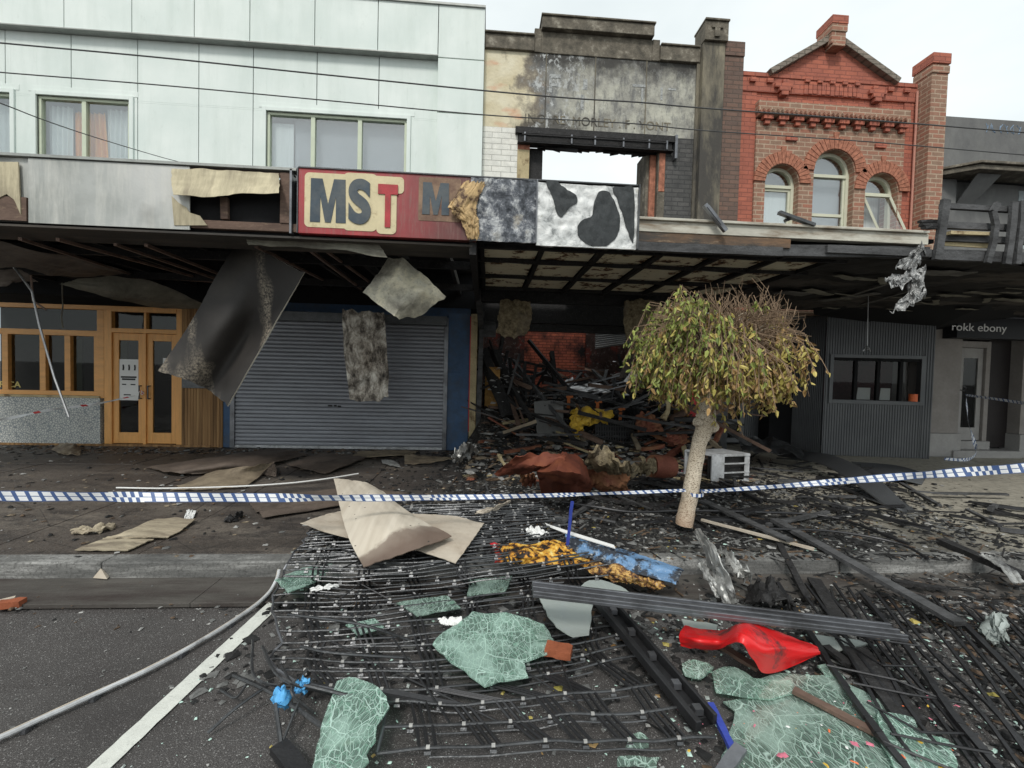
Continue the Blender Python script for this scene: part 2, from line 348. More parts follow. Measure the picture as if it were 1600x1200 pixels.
def text_mesh(name, body, mat, box, Y, th=.006, off=0, parent=None, shear=0, bold=0):
    """lettering fitted to x0,x1,z0,z1 on the plane facing the street at depth Y"""
    cu = bpy.data.curves.new(name, 'FONT'); cu.body = body; cu.size = 1; cu.offset = off; cu.extrude = .5; cu.shear = shear
    tmp = bpy.data.objects.new('tmp', cu); C.objects.link(tmp); bpy.context.view_layer.update()
    dg = bpy.context.evaluated_depsgraph_get(); me = bpy.data.meshes.new_from_object(tmp.evaluated_get(dg)); bpy.data.objects.remove(tmp)
    xs = [v.co.x for v in me.vertices]; ys = [v.co.y for v in me.vertices]
    sx = (box[1]-box[0])/(max(xs)-min(xs)); sz = (box[3]-box[2])/(max(ys)-min(ys)); mx_, my_ = min(xs), min(ys)
    for v in me.vertices:
        v.co = Vector((box[0]+(v.co.x-mx_)*sx, Y-(v.co.z+.5)*th, box[2]+(v.co.y-my_)*sz))
    me.materials.clear(); me.materials.append(mt[mat].m); o = bpy.data.objects.new(name, me); C.objects.link(o)
    if parent:
        o.parent = parent; wl = Vector(parent.get('_org', (0, 0, 0))); o.location = -wl if parent.get('_empty') else (0, 0, 0)
    return o
def crom(a, b, c, d, t): return .5*((2*b)+(c-a)*t+(2*a-5*b+4*c-d)*t*t+(3*b-a-3*c+d)*t*t*t)
def interp(L, t):
    n = len(L)-1
    if n == 0: return L[0]
    k = min(int(t*n), n-1); f = t*n-k
    a = L[k-1] if k > 0 else 2*L[0]-L[1]; d = L[k+2] if k+2 <= n else 2*L[n]-L[n-1]
    return crom(a, L[k], L[k+1], d, f)
def lerpL(L, t):
    n = len(L)-1; k = min(int(t*n), n-1); f = t*n-k; f = f*f*(3-2*f)*.25+f*.75
    return L[k].lerp(L[k+1], f)
def ctrl(rows, jag=0, wr=0, ws=6, seed=0, sharp=False):
    """surface through a grid of 3-D control points, ragged edge jag, wrinkle wr"""
    def fn(u, v):
        if jag:
            eu = jag*noise.noise(Vector((v*9+seed, 3.1, 0)))+jag*.5*noise.noise(Vector((v*31+seed, 7, 0))); ev = jag*noise.noise(Vector((u*9+seed, 9.7, 1)))+jag*.5*noise.noise(Vector((u*31+seed, 1, 4)))
            if u < .02: u = max(0, abs(eu))
            if u > .98: u = 1-abs(eu)
            if v < .02: v = abs(ev)
            if v > .98: v = 1-abs(ev)
        p = lerpL([lerpL(r, u) for r in rows], v) if sharp else interp([interp(r, u) for r in rows], v)
        if sharp:
            q = Vector((u*ws*.7+seed, v*ws*.7, seed)); a_ = abs(noise.noise(q)); p = p+Vector((0, -.3, 1))*(max(wr, .02)*1.6*(.25-a_))
        if wr:
            q = Vector((u*ws+seed, v*ws, seed)); p = p+Vector((noise.noise(q)*.4, noise.noise(q+Vector((5, 5, 5)))*.6, noise.noise(q+Vector((9, 1, 2)))))*wr
            p = p+Vector((0, .3, 1))*wr*.35*noise.noise(q*3.1)
        return p
    return fn
def sheet(name, mats, rows, label=None, cat=None, nu=24, nv=24, th=.004, jag=0, wr=0, ws=6, seed=1, group=None, parent=None, mi2=None, sharp=False, mie=None):
    mb = MB(); mb.grid(ctrl(rows, jag, wr, ws, seed, sharp), nu, nv, th, 0, mi2, mie); o = mb.build(name, mats, parent, smooth=True)
    return tag(o, label, cat, group)
def PYs(*l): return [PY(*a) for a in l]
def PZs(*l): return [PZ(*a) for a in l]
# ================= GROUND =================
m = Mt('asphalt', .7, 0, .4)
r = m.ramp(m.noise(1.1, 6), [(.3, (.046, .042, .040)), (.7, (.075, .069, .066))])
r = m.mix(m.ramp(m.noise(2.3, 6, m.map((.5, 1.6, 1))), [(.45, 0.), (.7, .6)]), r, (.045, .038, .036))
sp = m.vor(95, 'F1'); sc = m.vor(95, 'F1', None, 'Color')
r = m.mix(m.ramp(sp, [(.12, 1.), (.38, 0.)]), r, m.mix(m.math('GREATER_THAN', m.noise(140, 2), .53), r, (.34, .33, .32)))
r = m.mix(m.ramp(m.noise(260, 3), [(.56, 0.), (.66, .8)]), r, (.22, .21, .20)); r = m.mix(m.ramp(m.noise(230, 3, m.map((1, 1, 1), (0, 0, 1))), [(.56, 0.), (.68, .8)]), r, (.02, .02, .02))
r = m.mix(m.ramp(m.noise(.8, 7, m.map((1, 1.4, 1), (0, 0, .4)), .65), [(.54, 0.), (.66, .45)]), r, (.03, .027, .026)); m.col(r).bump(m.noise(160, 4), .9, .006); mt['asphalt'] = m
m = Mt('wet_footpath', .55, 0, .45); x = m.sep(0); 
r = m.ramp(m.noise(.9, 8, m.map((.6, 1.5, 1)), .62), [(.3, (.058, .046, .039)), (.5, (.10, .083, .07)), (.6, (.17, .145, .12)), (.75, (.25, .215, .175))])
r = m.mix(m.ramp(m.noise(24, 8, None, .75), [(.42, 0.), (.68, .75)]), r, (.030, .026, .024)); r = m.mix(m.ramp(m.noise(3.4, 9, m.map((.6, 1.6, 1), (0, 0, .2)), .75), [(.50, 0.), (.60, .75)]), r, (.028, .024, .023)); r = m.mix(m.ramp(m.vor(1.3, 'DISTANCE_TO_EDGE'), [(.0, .8), (.008, 0.)]), r, (.015, .013, .012))
r = m.mix(m.ramp(m.noise(60, 5, None, .8), [(.60, 0.), (.66, .7)]), r, (.26, .235, .20))
r = m.mix(m.ramp(m.noise(150, 3), [(.56, 0.), (.68, .6)]), r, (.19, .175, .16))
dark = m.ramp(m.noise(1.3, 9, None, .75), [(.3, (.013, .013, .014)), (.5, (.045, .043, .04)), (.66, (.13, .125, .11)), (.8, (.22, .21, .185))])
dark = m.mix(m.ramp(m.noise(70, 5, None, .7), [(.48, 0.), (.62, .85)]), dark, (.018, .018, .02))
dark = m.mix(m.ramp(m.noise(55, 4, m.map((1, 1.3, 1)), .6), [(.64, 0.), (.69, .8)]), dark, (.26, .26, .25))
far = m.ramp(m.noise(14, 8, None, .75), [(.3, (.12, .11, .09)), (.5, (.34, .315, .26)), (.75, (.50, .46, .38))])
w = m.math('ADD', x, m.math('MULTIPLY', m.math('SUBTRACT', m.noise(.9, 6), .5), 3))
r = m.mix(m.ramp(m.math('DIVIDE', m.math('ADD', w, 2), 10), [(.08, 0.), (.22, 1.)]), r, dark)
r = m.mix(m.ramp(m.math('DIVIDE', m.math('ADD', w, m.math('MULTIPLY', m.sep(1), .55)), 12), [(.50, 0.), (.62, 1.)]), r, far)
m.col(r).bump(m.noise(45, 8), .6, .012); mt['footpath'] = m
m = Mt('kerb_concrete', .75, 0, .35); r = m.ramp(m.noise(3, 8, m.map((.35, 1, 3)), .7), [(.32, (.05, .05, .05)), (.5, (.17, .168, .16)), (.62, (.36, .355, .34))]); r = m.mix(m.ramp(m.noise(38, 8, None, .8), [(.48, 0.), (.62, .7)]), r, (.05, .048, .045))
m.col(r).bump(m.noise(60, 6), .5); mt['kerb'] = m
mt['gutter'] = simple('gutter_concrete', (.085, .078, .07), .3, 4, .6, c2=(.045, .035, .032), stretch=(.3, 2, 1), bump=.4)
mt['line'] = simple('road_line_paint', (.60, .61, .56), .12, 12, .7, dirt=(.30, .30, .28))
def flat(name, pts, z, mat):
    return struct(MB().add([(x, y, z) for x, y in pts], [tuple(range(len(pts)))]).build(name, mat))
flat('ground', [(-300, -300), (300, -300), (300, 300), (-300, 300)], -.03, 'asphalt')
# road surface with slight unevenness
mb = MB(); mb.grid(lambda u, v: (-16+32*u, -6+9.02*v, .004*noise.noise(Vector((u*30, v*12, 0)))), 80, 40, .02); struct(mb.build('road', 'asphalt', smooth=True))
mb = MB()
for i in range(16):
    x0 = -14+i*2.0; mb.box(x0+.002, x0+1.998, 3.12, 3.50, -.02, .010)
struct(mb.build('gutter', 'gutter', bevel=.002))
mb = MB()
for i in range(16):
    x0 = -14.9+i*2.0; mb.box(x0+.003, x0+1.997, 3.502, 3.66, -.02, ZP+.001)
struct(mb.build('kerb', 'kerb', bevel=.012))
mb = MB(); xs = [-14+1.25*i for i in range(24)]; ys = [3.664, 5.3, 6.9, 8.36]
for i in range(len(xs)-1):
    for j in range(3):
        mb.box(xs[i]+.006, xs[i+1]-.006, ys[j]+.006, ys[j+1]-.006, -.02, ZP-.004+random.uniform(-.003, .003))
mb.box(-14, 15, 3.67, 20, -.02, ZP-.02); struct(mb.build('footpath', 'footpath', bevel=.005))
a, b = PZ(420, 941, .006), PZ(433, 951, .006); c, d = PZ(173, 1200, .006), PZ(137, 1200, .006)
e1 = d+(d-a)*.35; e2 = c+(c-b)*.35
mb = MB(); n = 40
for i in range(n):
    t0, t1 = i/n, (i+1)/n; w0 = .004*noise.noise(Vector((i*.9, 0, 0))); w1 = .004*noise.noise(Vector(((i+1)*.9, 0, 0)))
    p0 = a.lerp(e1, t0)+Vector((w0, 0, 0)); p1 = a.lerp(e1, t1)+Vector((w1, 0, 0)); q0 = b.lerp(e2, t0)-Vector((w0, 0, 0)); q1 = b.lerp(e2, t1)-Vector((w1, 0, 0))
    mb.add([p0, q0, q1, p1], [(0, 1, 2, 3)])
for v in range(len(mb.v)): mb.v[v] = (mb.v[v][0], mb.v[v][1], .0085)
struct(mb.build('road_marking', 'line'))
# ================= WHITE BUILDING (left) =================
wb = thing('white_building', 'pale white panelled building above the cafe and the grey roller shutter', 'building', (-5, YF, 0))
wins = [(-9.9, -8.43, 4.6, 6.36), (-8.0, -6.44, 4.6, 6.36), (-4.07, -1.53, 4.6, 6.33)]
XJ = [-11, -9.6, -8.52, -7.43, -6.31, -5.26, -4.31, -3.18, -2.06, -.97]
mb = MB()
wall(mb, -11, -.12, YF+.03, YF+.14, 3.0, 8.3, wins, 1)                     # dark backing seen in the joints
for i in range(len(XJ)-1):
    g = .007; x0, x1 = XJ[i]+g, XJ[i+1]-g
    for a, b, c, d in cells([x0, x1], [3.2, 7.44], wins):
        mb.box(a, b, YF, YF+.029, c, d)
    mb.box(x0, x1, YF-.13, YF+.029, 7.46, 8.36)
# the joints are closed above and below the windows: cover strips
for (x0, x1, z0, z1) in wins:
    mb.box(x0-.14, x1+.14, YF-.006, YF+.002, z1+.06, z1+.16); mb.box(x0-.14, x1+.14, YF-.004, YF+.002, 4.3, z0)
for c, d in ((3.56, 6.42), (6.44, 7.41), (7.43, 8.36)): mb.box(-.97+.007, -.12, YF-.13, YF+.029, c, d)
mb.box(-11, -.97-.02, YF-.004, YF+.03, 5.27, 5.285, 1)
mb.build('wall', ['board', 'joint'], wb, bevel=.003)
mb = MB(); mb.box(-11, -.965, YF-.15, YF+.03, 7.441, 7.459); mb.box(-11, -.11, YF-.16, YF+.5, 8.361, 8.40); mb.build('flashing', 'flash', wb)
mb = MB(); mb.box(-11, -.12, YF+.12, YF+.3, 8.0, 8.36); mb.box(-.3, -.12, YF+.14, YF+8, 2.9, 8.36); mb.box(-11, -.12, YF+2.6, YF+2.8, 0, 8.3)
mb.box(-11, -10.8, YF+.14, YF+8, 2.9, 8.3); mb.box(-11, -.12, YF+.14, YF+8, 8.28, 8.35); mb.box(-11, -.3, YF+.14, YF+2.6, 2.9, 3.1)
mb.build('side_wall', 'room', wb)
def upwin(parent, x0, x1, z0, z1, muls, fr='greenframe', tw=.07, Y=YF):
    w = MB(); w.box(x0-tw, x0, Y-.03, Y+.1, z0-.05, z1+tw); w.box(x1, x1+tw, Y-.03, Y+.1, z0-.05, z1+tw); w.box(x0, x1, Y-.03, Y+.1, z1, z1+tw)
    o = w.build('window', 'board', parent, bevel=.004)
    f = MB(); t = .05
    f.box(x0, x0+t, Y+.02, Y+.1, z0, z1); f.box(x1-t, x1, Y+.02, Y+.1, z0, z1); f.box(x0+t, x1-t, Y+.02, Y+.1, z1-t, z1); f.box(x0+t, x1-t, Y+.02, Y+.1, z0, z0+t)
    for mx_ in muls: f.box(mx_-t*.75, mx_+t*.75, Y+.022, Y+.1, z0+t, z1-t)
    f.build('frame', fr, o, bevel=.003)
    MB().box(x0+t-.01, x1-t+.01, Y+.06, Y+.066, z0+t-.01, z1-t+.01).build('pane', 'pane', o)
    return o
def curtain(win, x0, x1, z0, z1, Y, mat, amp=.03, fold=.09, sway=0):
    mb = MB(); mb.grid(lambda u, v: (x0+(x1-x0)*u+sway*(1-v)*u, Y+amp*math.sin(u*(x1-x0)/fold*6.28)+.01*noise.noise(Vector((u*7, v*3, 0))), z0+(z1-z0)*v), 60, 6, .004); mb.build('curtain', mat, win, smooth=True)
w1 = upwin(wb, *wins[1], [-7.24]); w0 = upwin(wb, *wins[0], [-9.2]); w2 = upwin(wb, *wins[2], [-3.25, -2.4])
curtain(w1, -7.98, -7.55, 4.6, 6.28, YF+.2, 'curtain_w'); curtain(w1, -7.53, -7.0, 4.6, 6.2, YF+.19, 'curtain_o', sway=.12); curtain(w1, -6.98, -6.46, 4.6, 6.28, YF+.2, 'curtain_w')
curtain(w0, -9.85, -8.47, 4.6, 6.28, YF+.2, 'curtain_w')
MB().box(-4.04, -3.65, YF+.16, YF+.17, 4.6, 6.2).build('curtain', 'curtain_w', w2)
MB().box(-3.64, -1.55, YF+.2, YF+.21, 4.6, 6.3).build('blind', 'blind', w2)
# ---- cafe front (ground floor, part of the same building) ----
cy = YF
def shopglass(parent, x0, x1, z0, z1, Y): return MB().box(x0, x1, Y, Y+.008, z0, z1).build('pane', 'pane_dark', parent)
mb = MB(); mb.box(-11, -6.93, cy-.04, cy+.1, ZP, 1.0); mb.build('tiled_dado', 'tiles', wb)
mb = MB(); mb.box(-11, -6.93, cy-.06, cy+.12, 1.001, 1.04); mb.build('sill', 'plaster_old', wb, bevel=.004)
MB().box(-11, -5.0, cy-.05, cy+.3, ZP, .17).build('step', 'oldwood', wb)
sw = MB()
sw.box(-11, -6.9, cy-.02, cy+.1, 1.041, 1.12); sw.box(-11, -6.9, cy-.02, cy+.1, 2.12, 2.22); sw.box(-11, -5.5, cy-.02, cy+.1, 2.60, 2.68)
sw.box(-6.99, -6.87, cy-.03, cy+.12, 1.0, 2.6)
for x in (-8.55, -7.92, -7.5, -7.0, -9.4): sw.box(x-.05, x+.05, cy-.022, cy+.1, 1.12, 2.12)
for x in (-8.9,): sw.box(x-.04, x+.04, cy-.021, cy+.1, 2.22, 2.6)
so_ = sw.build('shop_window', 'timber_h', wb, bevel=.005)
shopglass(so_, -11, -6.9, 1.1, 2.62, cy+.04)
text_mesh('lettering', 'OR CA', 'yellowletter', (PY(1, 640, cy).x-.18, PY(30, 640, cy).x, 1.16, 1.27), cy+.034, .004, .02, so_)
cyel = MB()
for i, (x, w_) in enumerate(((-8.2, .3), (-7.25, .12), (-7.72, .2))):
    cyel.box(x-w_/2, x+w_/2, cy+.9, cy+.95, 1.0, 2.1)
cyel.build('hanging_cloth', simple('dull_green_cloth', (.12, .15, .09), .3, 5, .9), so_)
fr = MB()
fr.box(-6.868, -6.74, cy-.03, cy+.12, .17, 2.6); fr.box(-5.62, -5.52, cy-.03, cy+.12, .17, 2.6); fr.box(-6.74, -5.62, cy-.03, cy+.12, 2.2, 2.28)
fr.box(-6.74, -5.62, cy-.03, cy+.12, 2.58, 2.66); fr.box(-6.19, -6.15, cy-.02, cy+.1, 2.28, 2.58)
fo = fr.build('door_frame', 'timber', wb, bevel=.005)
shopglass(fo, -6.74, -5.62, 2.28, 2.58, cy+.05)
def leaf(x0, x1, op):
    t = .10; d = MB(); z0, z1 = .18, 2.195
    d.box(x0, x0+t, cy, cy+.05, z0, z1); d.box(x1-t, x1, cy, cy+.05, z0, z1); d.box(x0+t, x1-t, cy, cy+.05, z1-.13, z1); d.box(x0+t, x1-t, cy, cy+.05, z0, z0+.2)
    o = d.build('door', 'timber', wb, bevel=.005); shopglass(o, x0+t-.005, x1-t+.005, z0+.19, z1-.12, cy+.02)
    h = MB(); hx = x1-.05 if op else x0+.05; h.tube([(hx, cy-.05, 1.0), (hx, cy-.05, 1.25)], .012, 8); h.box(hx-.012, hx+.012, cy-.05, cy, 1.0, 1.02); h.box(hx-.012, hx+.012, cy-.05, cy, 1.23, 1.25); h.build('handle', 'steel', o)
    return o
d1 = leaf(-6.738, -6.2, True); d2 = leaf(-6.15, -5.622, False)
fo2 = MB().box(-6.199, -6.151, cy-.03, cy+.1, .17, 2.2).build('door_post', 'timber', wb)
nb = MB().box(-6.64, -6.31, cy+.012, cy+.018, .97, 1.72).build('notice', 'paper', d1)
for k in range(3): tmp = MB().tube([(-6.57+.1*k, cy+.010, 1.52), (-6.565+.1*k, cy+.009, 1.57), (-6.57+.1*k, cy+.010, 1.62)], .012, 5).build('symbol', 'ink', d1)
mb = MB()
for k, (z, a, b) in enumerate(((1.38, .03, .3), (1.34, .05, .28), (1.25, .05, .12), (1.25, .2, .28), (1.06, .08, .2))): mb.box(-6.64+a, -6.64+b, cy+.008, cy+.011, z, z+.03-.01*(k > 1))
mb.build('printing', 'ink', d1)
nb = MB().box(-5.88, -5.7, cy+.012, cy+.018, 1.63, 1.76).build('notice', 'paper', d2)
mb = MB(); 
for k in range(14):
    x0 = -5.52+k*.052; mb.box(x0+.002, x0+.05, cy-.04, cy+.12, ZP, 2.7)
mb.build('timber_cladding', 'oldwood', wb, bevel=.004)
mb = MB(); mb.box(-5.5, -5.02, cy-.065, cy-.042, 1.22, 1.92); mb.build('menu_board', 'steel', wb, bevel=.004)
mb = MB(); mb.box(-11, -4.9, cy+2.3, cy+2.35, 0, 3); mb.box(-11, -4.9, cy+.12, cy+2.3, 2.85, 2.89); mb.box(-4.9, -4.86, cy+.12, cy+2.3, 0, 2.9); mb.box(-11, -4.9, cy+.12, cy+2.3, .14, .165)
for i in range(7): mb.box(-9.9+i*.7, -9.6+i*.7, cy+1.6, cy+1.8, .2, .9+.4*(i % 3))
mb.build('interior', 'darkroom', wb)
# shutter shop: blue jambs, roller shutter
mb = MB(); mb.box(-4.86, -4.66, cy-.02, cy+.15, ZP, 2.75); mb.box(-.68, -.27, cy-.02, cy+.15, ZP, 2.75); mb.box(-.62, -.34, cy-.035, cy-.018, 1.62, 1.65); mb.box(-4.86, -.27, cy+.05, cy+.2, 2.66, 3.0)
mb.each('painted_jamb', 'bluepaint', wb, bevel=.004)
mb = MB(); mb.box(-4.66, -4.58, cy-.05, cy+.04, ZP, 2.66); mb.box(-.76, -.68, cy-.05, cy+.04, ZP, 2.66); mb.each('shutter_guide', 'alu', wb, bevel=.003)
H0, H1 = ZP+.05, 2.66; ns = 34
prof = [(-.0, 0), (.010, .12), (.014, .3), (.014, .65), (.008, .88), (-.006, .94)]
zs_ = []
for i in range(ns):
    for d_, t in prof: zs_.append((H0+(H1-H0)*(i+t)/ns, cy-.01-d_))
mb = MB(); K = len(zs_)
mb.add([(x, y, z) for z, y in zs_ for x in (-4.6, -.74)], [(2*i, 2*i+1, 2*i+3, 2*i+2) for i in range(K-1)])
sh = mb.build('roller_shutter', 'shutter', wb)
MB().box(-4.6, -.74, cy-.03, cy+.01, ZP+.002, ZP+.05).build('bottom_rail', 'greywhite', sh)
mb = MB(); mb.box(-2.9, -2.82, cy-.034, cy-.02, .93, .96); mb.box(-2.79, -2.74, cy-.034, cy-.02, .93, .96); mb.box(-2.72, -2.66, cy-.034, cy-.02, .92, .95); mb.build('lock', 'ink', sh)
mb = MB(); mb.box(-4.6, -.7, cy-.25, cy-.02, 2.5, 2.66); mb.build('shutter_housing', 'steel', wb)

# ================= BURNT SHOP (centre) =================
bs = thing('burnt_shop', 'burnt out shop with a stepped sooty parapet and a large open window hole', 'building', (2, YF, 0))
mb = MB(); OX0, OX1, OZ0, OZ1 = .78, 3.45, 3.2, 6.05
wall(mb, -.115, 4.12, YF, YF+.45, 6.3, 7.72, []); mb.build('render_band', 'burnrender', bs)
mb = MB()
steps = [(-.115, .82, 7.722, 7.98, .06), (.82, .95, 7.722, 8.16, .03), (.95, 3.1, 7.722, 8.12, .02), (.95, 3.1, 8.121, 8.33, .12), (3.1, 3.25, 7.722, 8.12, .03), (3.25, 4.04, 7.722, 7.99, .07)]
for a, b, c, d, e in steps: mb.box(a, b, YF-e, YF+.4, c, d)
for a, b, c, e in ((-.115, .82, 7.98, .1), (.93, 3.12, 8.33, .15), (3.25, 4.03, 7.99, .1)): mb.box(a, b, YF-e, YF+.42, c+.001, c+.035)
mb.build('parapet', 'soot_render', bs, bevel=.01)
mb = MB(); mb.box(-.115, .55, YF-.003, YF+.3, 3.0, 6.298); mb.build('brickwork', 'white_brick', bs)
mb = MB(); mb.box(.551, .78, YF-.01, YF+.3, 3.0, 5.9); mb.build('window_pier', 'plaster_old', bs)
mb = MB(); mb.box(.56, .785, YF-.012, YF+.31, 5.9, 6.2); mb.box(3.18, 3.30, YF+.1, YF+.42, 4.4, 6.0); mb.box(3.32, 3.44, YF-.014, YF+.31, 5.25, 6.0); mb.each('exposed_brick', 'brick_edge', bs, bevel=.01)
mb = MB(); mb.box(3.30, 3.45, YF, YF+.3, 3.0, 6.3); mb.box(3.12, 3.2, YF+.15, YF+.7, 3.0, 6.1); mb.each('window_reveal', 'soot_render', bs, bevel=.01)
mb = MB(); mb.box(3.451, 4.12, YF+.002, YF+.35, 3.0, 6.298); mb.build('brickwork', 'grey_brick', bs)
# lintel beams
mb = MB(); mb.box(.5, 3.6, YF-.09, YF+.0, 6.17, 6.29); mb.box(.56, 3.55, YF-.05, YF+.02, 6.0, 6.168); mb.box(.54, 3.56, YF-.12, YF-.02, 5.985, 6.0); mb.box(3.58, 3.63, YF-.12, YF, 5.85, 6.3, 1)
mb.tube([(.62, YF-.13, 6.12), (3.4, YF-.13, 6.12)], .02, 8)
for x in (.66, 1.55, 2.0, 2.55, 3.05, 3.4): mb.box(x, x+.03, YF-.135, YF-.04, 6.0, 6.17, 1)
mb.build('lintel', ['char', 'alu'], bs, bevel=.004)
mb = MB(); mb.box(.78, 1.05, YF+.12, YF+.4, 3.2, 6.0); mb.box(.8, 3.3, YF+.1, YF+.3, 6.1, 6.2)
for i in range(16):
    x = .95+i*.145; mb.bar((x, YF+.15, 6.06), (x+.16, YF+.15, 6.06), .12, random.uniform(.04, .12), jit=.3)
mb.bar((1.1, YF+.05, 6.0), (1.7, YF+.0, 5.93), .06, .05, jit=.4); mb.build('charred_frame', 'char', bs)
text_mesh('lettering', 'INO  RE  MORLEY . F . YONT', 'pier_render', (.68, 3.52, 6.42, 6.58), YF-.001, .006, .0, bs)
# faint raised patches where letters and paint came away
mb = MB()
for (a, b, c, d) in ((1.12, 1.18, 7.0, 7.35), (1.18, 1.34, 7.28, 7.35), (1.18, 1.3, 7.12, 7.18), (2.74, 3.02, 7.22, 7.27), (2.92, 2.96, 6.9, 7.2), (1.78, 1.86, 7.1, 7.3), (1.74, 1.8, 6.72, 7.0), (3.3, 3.34, 7.0, 7.24), (3.45, 3.6, 7.2, 7.24)):
    mb.box(a, b, YF-.006, YF+.01, c, d)
mb.each('lettering_remains', simple('flaking_paint', (.40, .41, .40), .3, 30, .9, c2=(.15, .15, .15)), bs)
mb = MB()
for x in (1.05, 2.0, 3.0): mb.box(x, x+.018, YF-.012, YF+.01, 6.32, 7.72)
mb.build('cover_strip', 'pier_render', bs)
# rendered pier with a block capital
mb = MB(); mb.box(3.99, 4.049, YF-.05, YF-.002, 3.0, 7.95); mb.box(4.05, 4.48, YF-.16, YF+.4, 3.0, 8.05); mb.build('pier', 'pier_render', bs, bevel=.008)
mb = MB(); mb.box(4.04, 4.5, YF-.22, YF+.2, 8.051, 8.40); mb.box(4.03, 4.51, YF-.25, YF+.22, 8.401, 8.44); mb.box(4.22, 4.32, YF-.25, YF-.21, 8.1, 8.3); mb.box(4.16, 4.38, YF-.251, YF-.21, 8.26, 8.31); mb.build('pier_cap', 'soot_render', bs, bevel=.008)
# interior shell
mt['party2'] = simple('burnt_lining', (.06, .035, .03), .6, 3, .9, c2=(.16, .04, .03), thr=(.56, .62), dirt=(.32, .30, .28), bump=.7)
mb = MB(); mb.box(-.1, .0, YF+.45, 15, 0, 5.5); mb.box(4.25, 4.35, YF+.45, 15, 0, 5.4)
mb.each('side_wall', simple('burnt_party_wall', (.09, .05, .04), .7, 2, .9, c2=(.22, .10, .07), thr=(.55, .65), dirt=(.3, .28, .25), bump=.7), bs)
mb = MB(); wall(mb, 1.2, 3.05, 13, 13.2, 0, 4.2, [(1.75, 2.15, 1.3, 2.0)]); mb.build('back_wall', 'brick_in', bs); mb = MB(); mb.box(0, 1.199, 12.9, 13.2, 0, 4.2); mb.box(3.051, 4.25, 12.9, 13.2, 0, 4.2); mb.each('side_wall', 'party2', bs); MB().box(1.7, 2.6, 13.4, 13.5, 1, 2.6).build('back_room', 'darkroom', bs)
# jambs at the ground floor
mb = MB(); mb.box(-.27, -.255, YF-.06, YF+.1, .5, 2.7, 1); mb.box(-.254, -.13, YF-.05, YF+.3, .3, 2.75); mb.build('left_jamb', ['plaster_old', 'redpaint'], bs, bevel=.004)
mb = MB(); mb.bar((-.08, YF-.03, .2), (-.05, YF-.03, 2.8), .09, .09, jit=.1, segs=6); mb.bar((-.12, 7.2, 2.98), (-.06, YF-.1, 2.5), .09, .1, jit=.2, segs=5); mb.build('charred_post', 'charlight', bs)
MB().box(.04, .33, YF+.25, YF+.29, .3, 1.75).build('panel', 'ochre', bs)
mb = MB(); mb.box(3.88, 4.0, YF-.12, YF+.2, .2, 2.2); mb.box(4.001, 4.03, YF-.16, YF+.1, .2, 2.2, 2); mb.box(4.031, 4.25, YF-.17, YF+.1, .2, 2.2, 1); mb.build('right_jamb', ['oldwood', 'redpaint', 'timber'], bs, bevel=.004)
# front beam over the shop opening
mb = MB(); mb.box(-.1, 4.3, YF+.02, YF+.25, 2.62, 3.1); mb.box(-.1, 4.3, YF-.02, YF+.12, 2.46, 2.6); mb.box(-.1, 4.3, YF+1.2, YF+1.4, 2.66, 2.95); mb.box(-.1, 4.3, YF+.3, YF+1.1, 3.0, 3.04)
mb.bar((-.1, YF+.3, 2.75), (4.2, YF+.3, 2.7), .05, .06); mb.bar((1.4, YF-.05, 2.58), (3.0, YF-.05, 2.52), .05, .04, jit=.3); mb.build('shopfront_beam', 'char', bs)
mb = MB(); mb.box(-.06, .22, YF-.03, YF+.0, 2.32, 2.62); mb.build('beam_cladding', 'charlight', bs)

# ================= BRICK BUILDING =================
bb = thing('brick_building', 'two storey orange and brown brick building with a gable and three arched windows', 'building', (7, YF, 0))
aw = [(5.47, 6.17, 4.5, 5.55, 5.90), (6.47, 7.33, 4.3, 5.82, 6.25), (7.57, 8.27, 4.5, 5.50, 5.84)]   # x0,x1,z0,spring,apex
def arch_z(a, x):
    x0, x1, z0, sp, ap = a; c = (x0+x1)/2; h = (x1-x0)/2; t = max(-1, min(1, (x-c)/h)); return sp+(ap-sp)*math.sqrt(max(0, 1-t*t))
mb = MB()
yb = YF-.02
xa, xb = 5.25, 8.36
wall(mb, xa, xb, yb, yb+.4, 3.0, 6.75, [(a[0], a[1], a[2], a[4]) for a in aw])
for a in aw:
    n = 16
    for i in range(n):
        u0 = a[0]+(a[1]-a[0])*i/n; u1 = a[0]+(a[1]-a[0])*(i+1)/n; z0, z1 = arch_z(a, u0), arch_z(a, u1)
        mb.add([(u0, yb, z0), (u1, yb, z1), (u1, yb, a[4]), (u0, yb, a[4]), (u0, yb+.4, z0), (u1, yb+.4, z1), (u1, yb+.4, a[4]), (u0, yb+.4, a[4])],
               [(0, 1, 2, 3), (0, 4, 5, 1), (7, 6, 5, 4)])
mb.build('wall', 'brick_mix', bb)
mb = MB(); mb.box(4.88, xa, YF+.02, YF+.4, 3.0, 7.3); mb.box(xb, 8.6, YF+.02, YF+.4, 3.0, 7.3); mb.box(xa, xb, YF+.04, YF+.4, 6.75, 7.3); mb.box(4.88, 8.6, YF, YF+.4, 7.3, 7.66)
mb.prism([(5.62, YF+.01, 7.661), (7.98, YF+.01, 7.661), (6.95, YF+.01, 8.3), (6.6, YF+.01, 8.3)], (0, .35, 0))
mb.box(4.9, 8.58, YF-.018, YF, 7.585, 7.66); mb.box(6.1, 7.7, YF-.02, YF, 7.64, 7.67)
mb.build('upper_wall', 'brick_red', bb)
mb = MB()                                                                    # copings of the gable
for p, q in (((5.45, 7.64), (6.62, 8.36)), ((8.12, 7.64), (6.86, 8.36))):
    mb.bar((p[0], YF+.1, p[1]), (q[0], YF+.1, q[1]), .42, .11, up=(0, 0, 1))
mb.build('coping', 'coping', bb, bevel=.008)
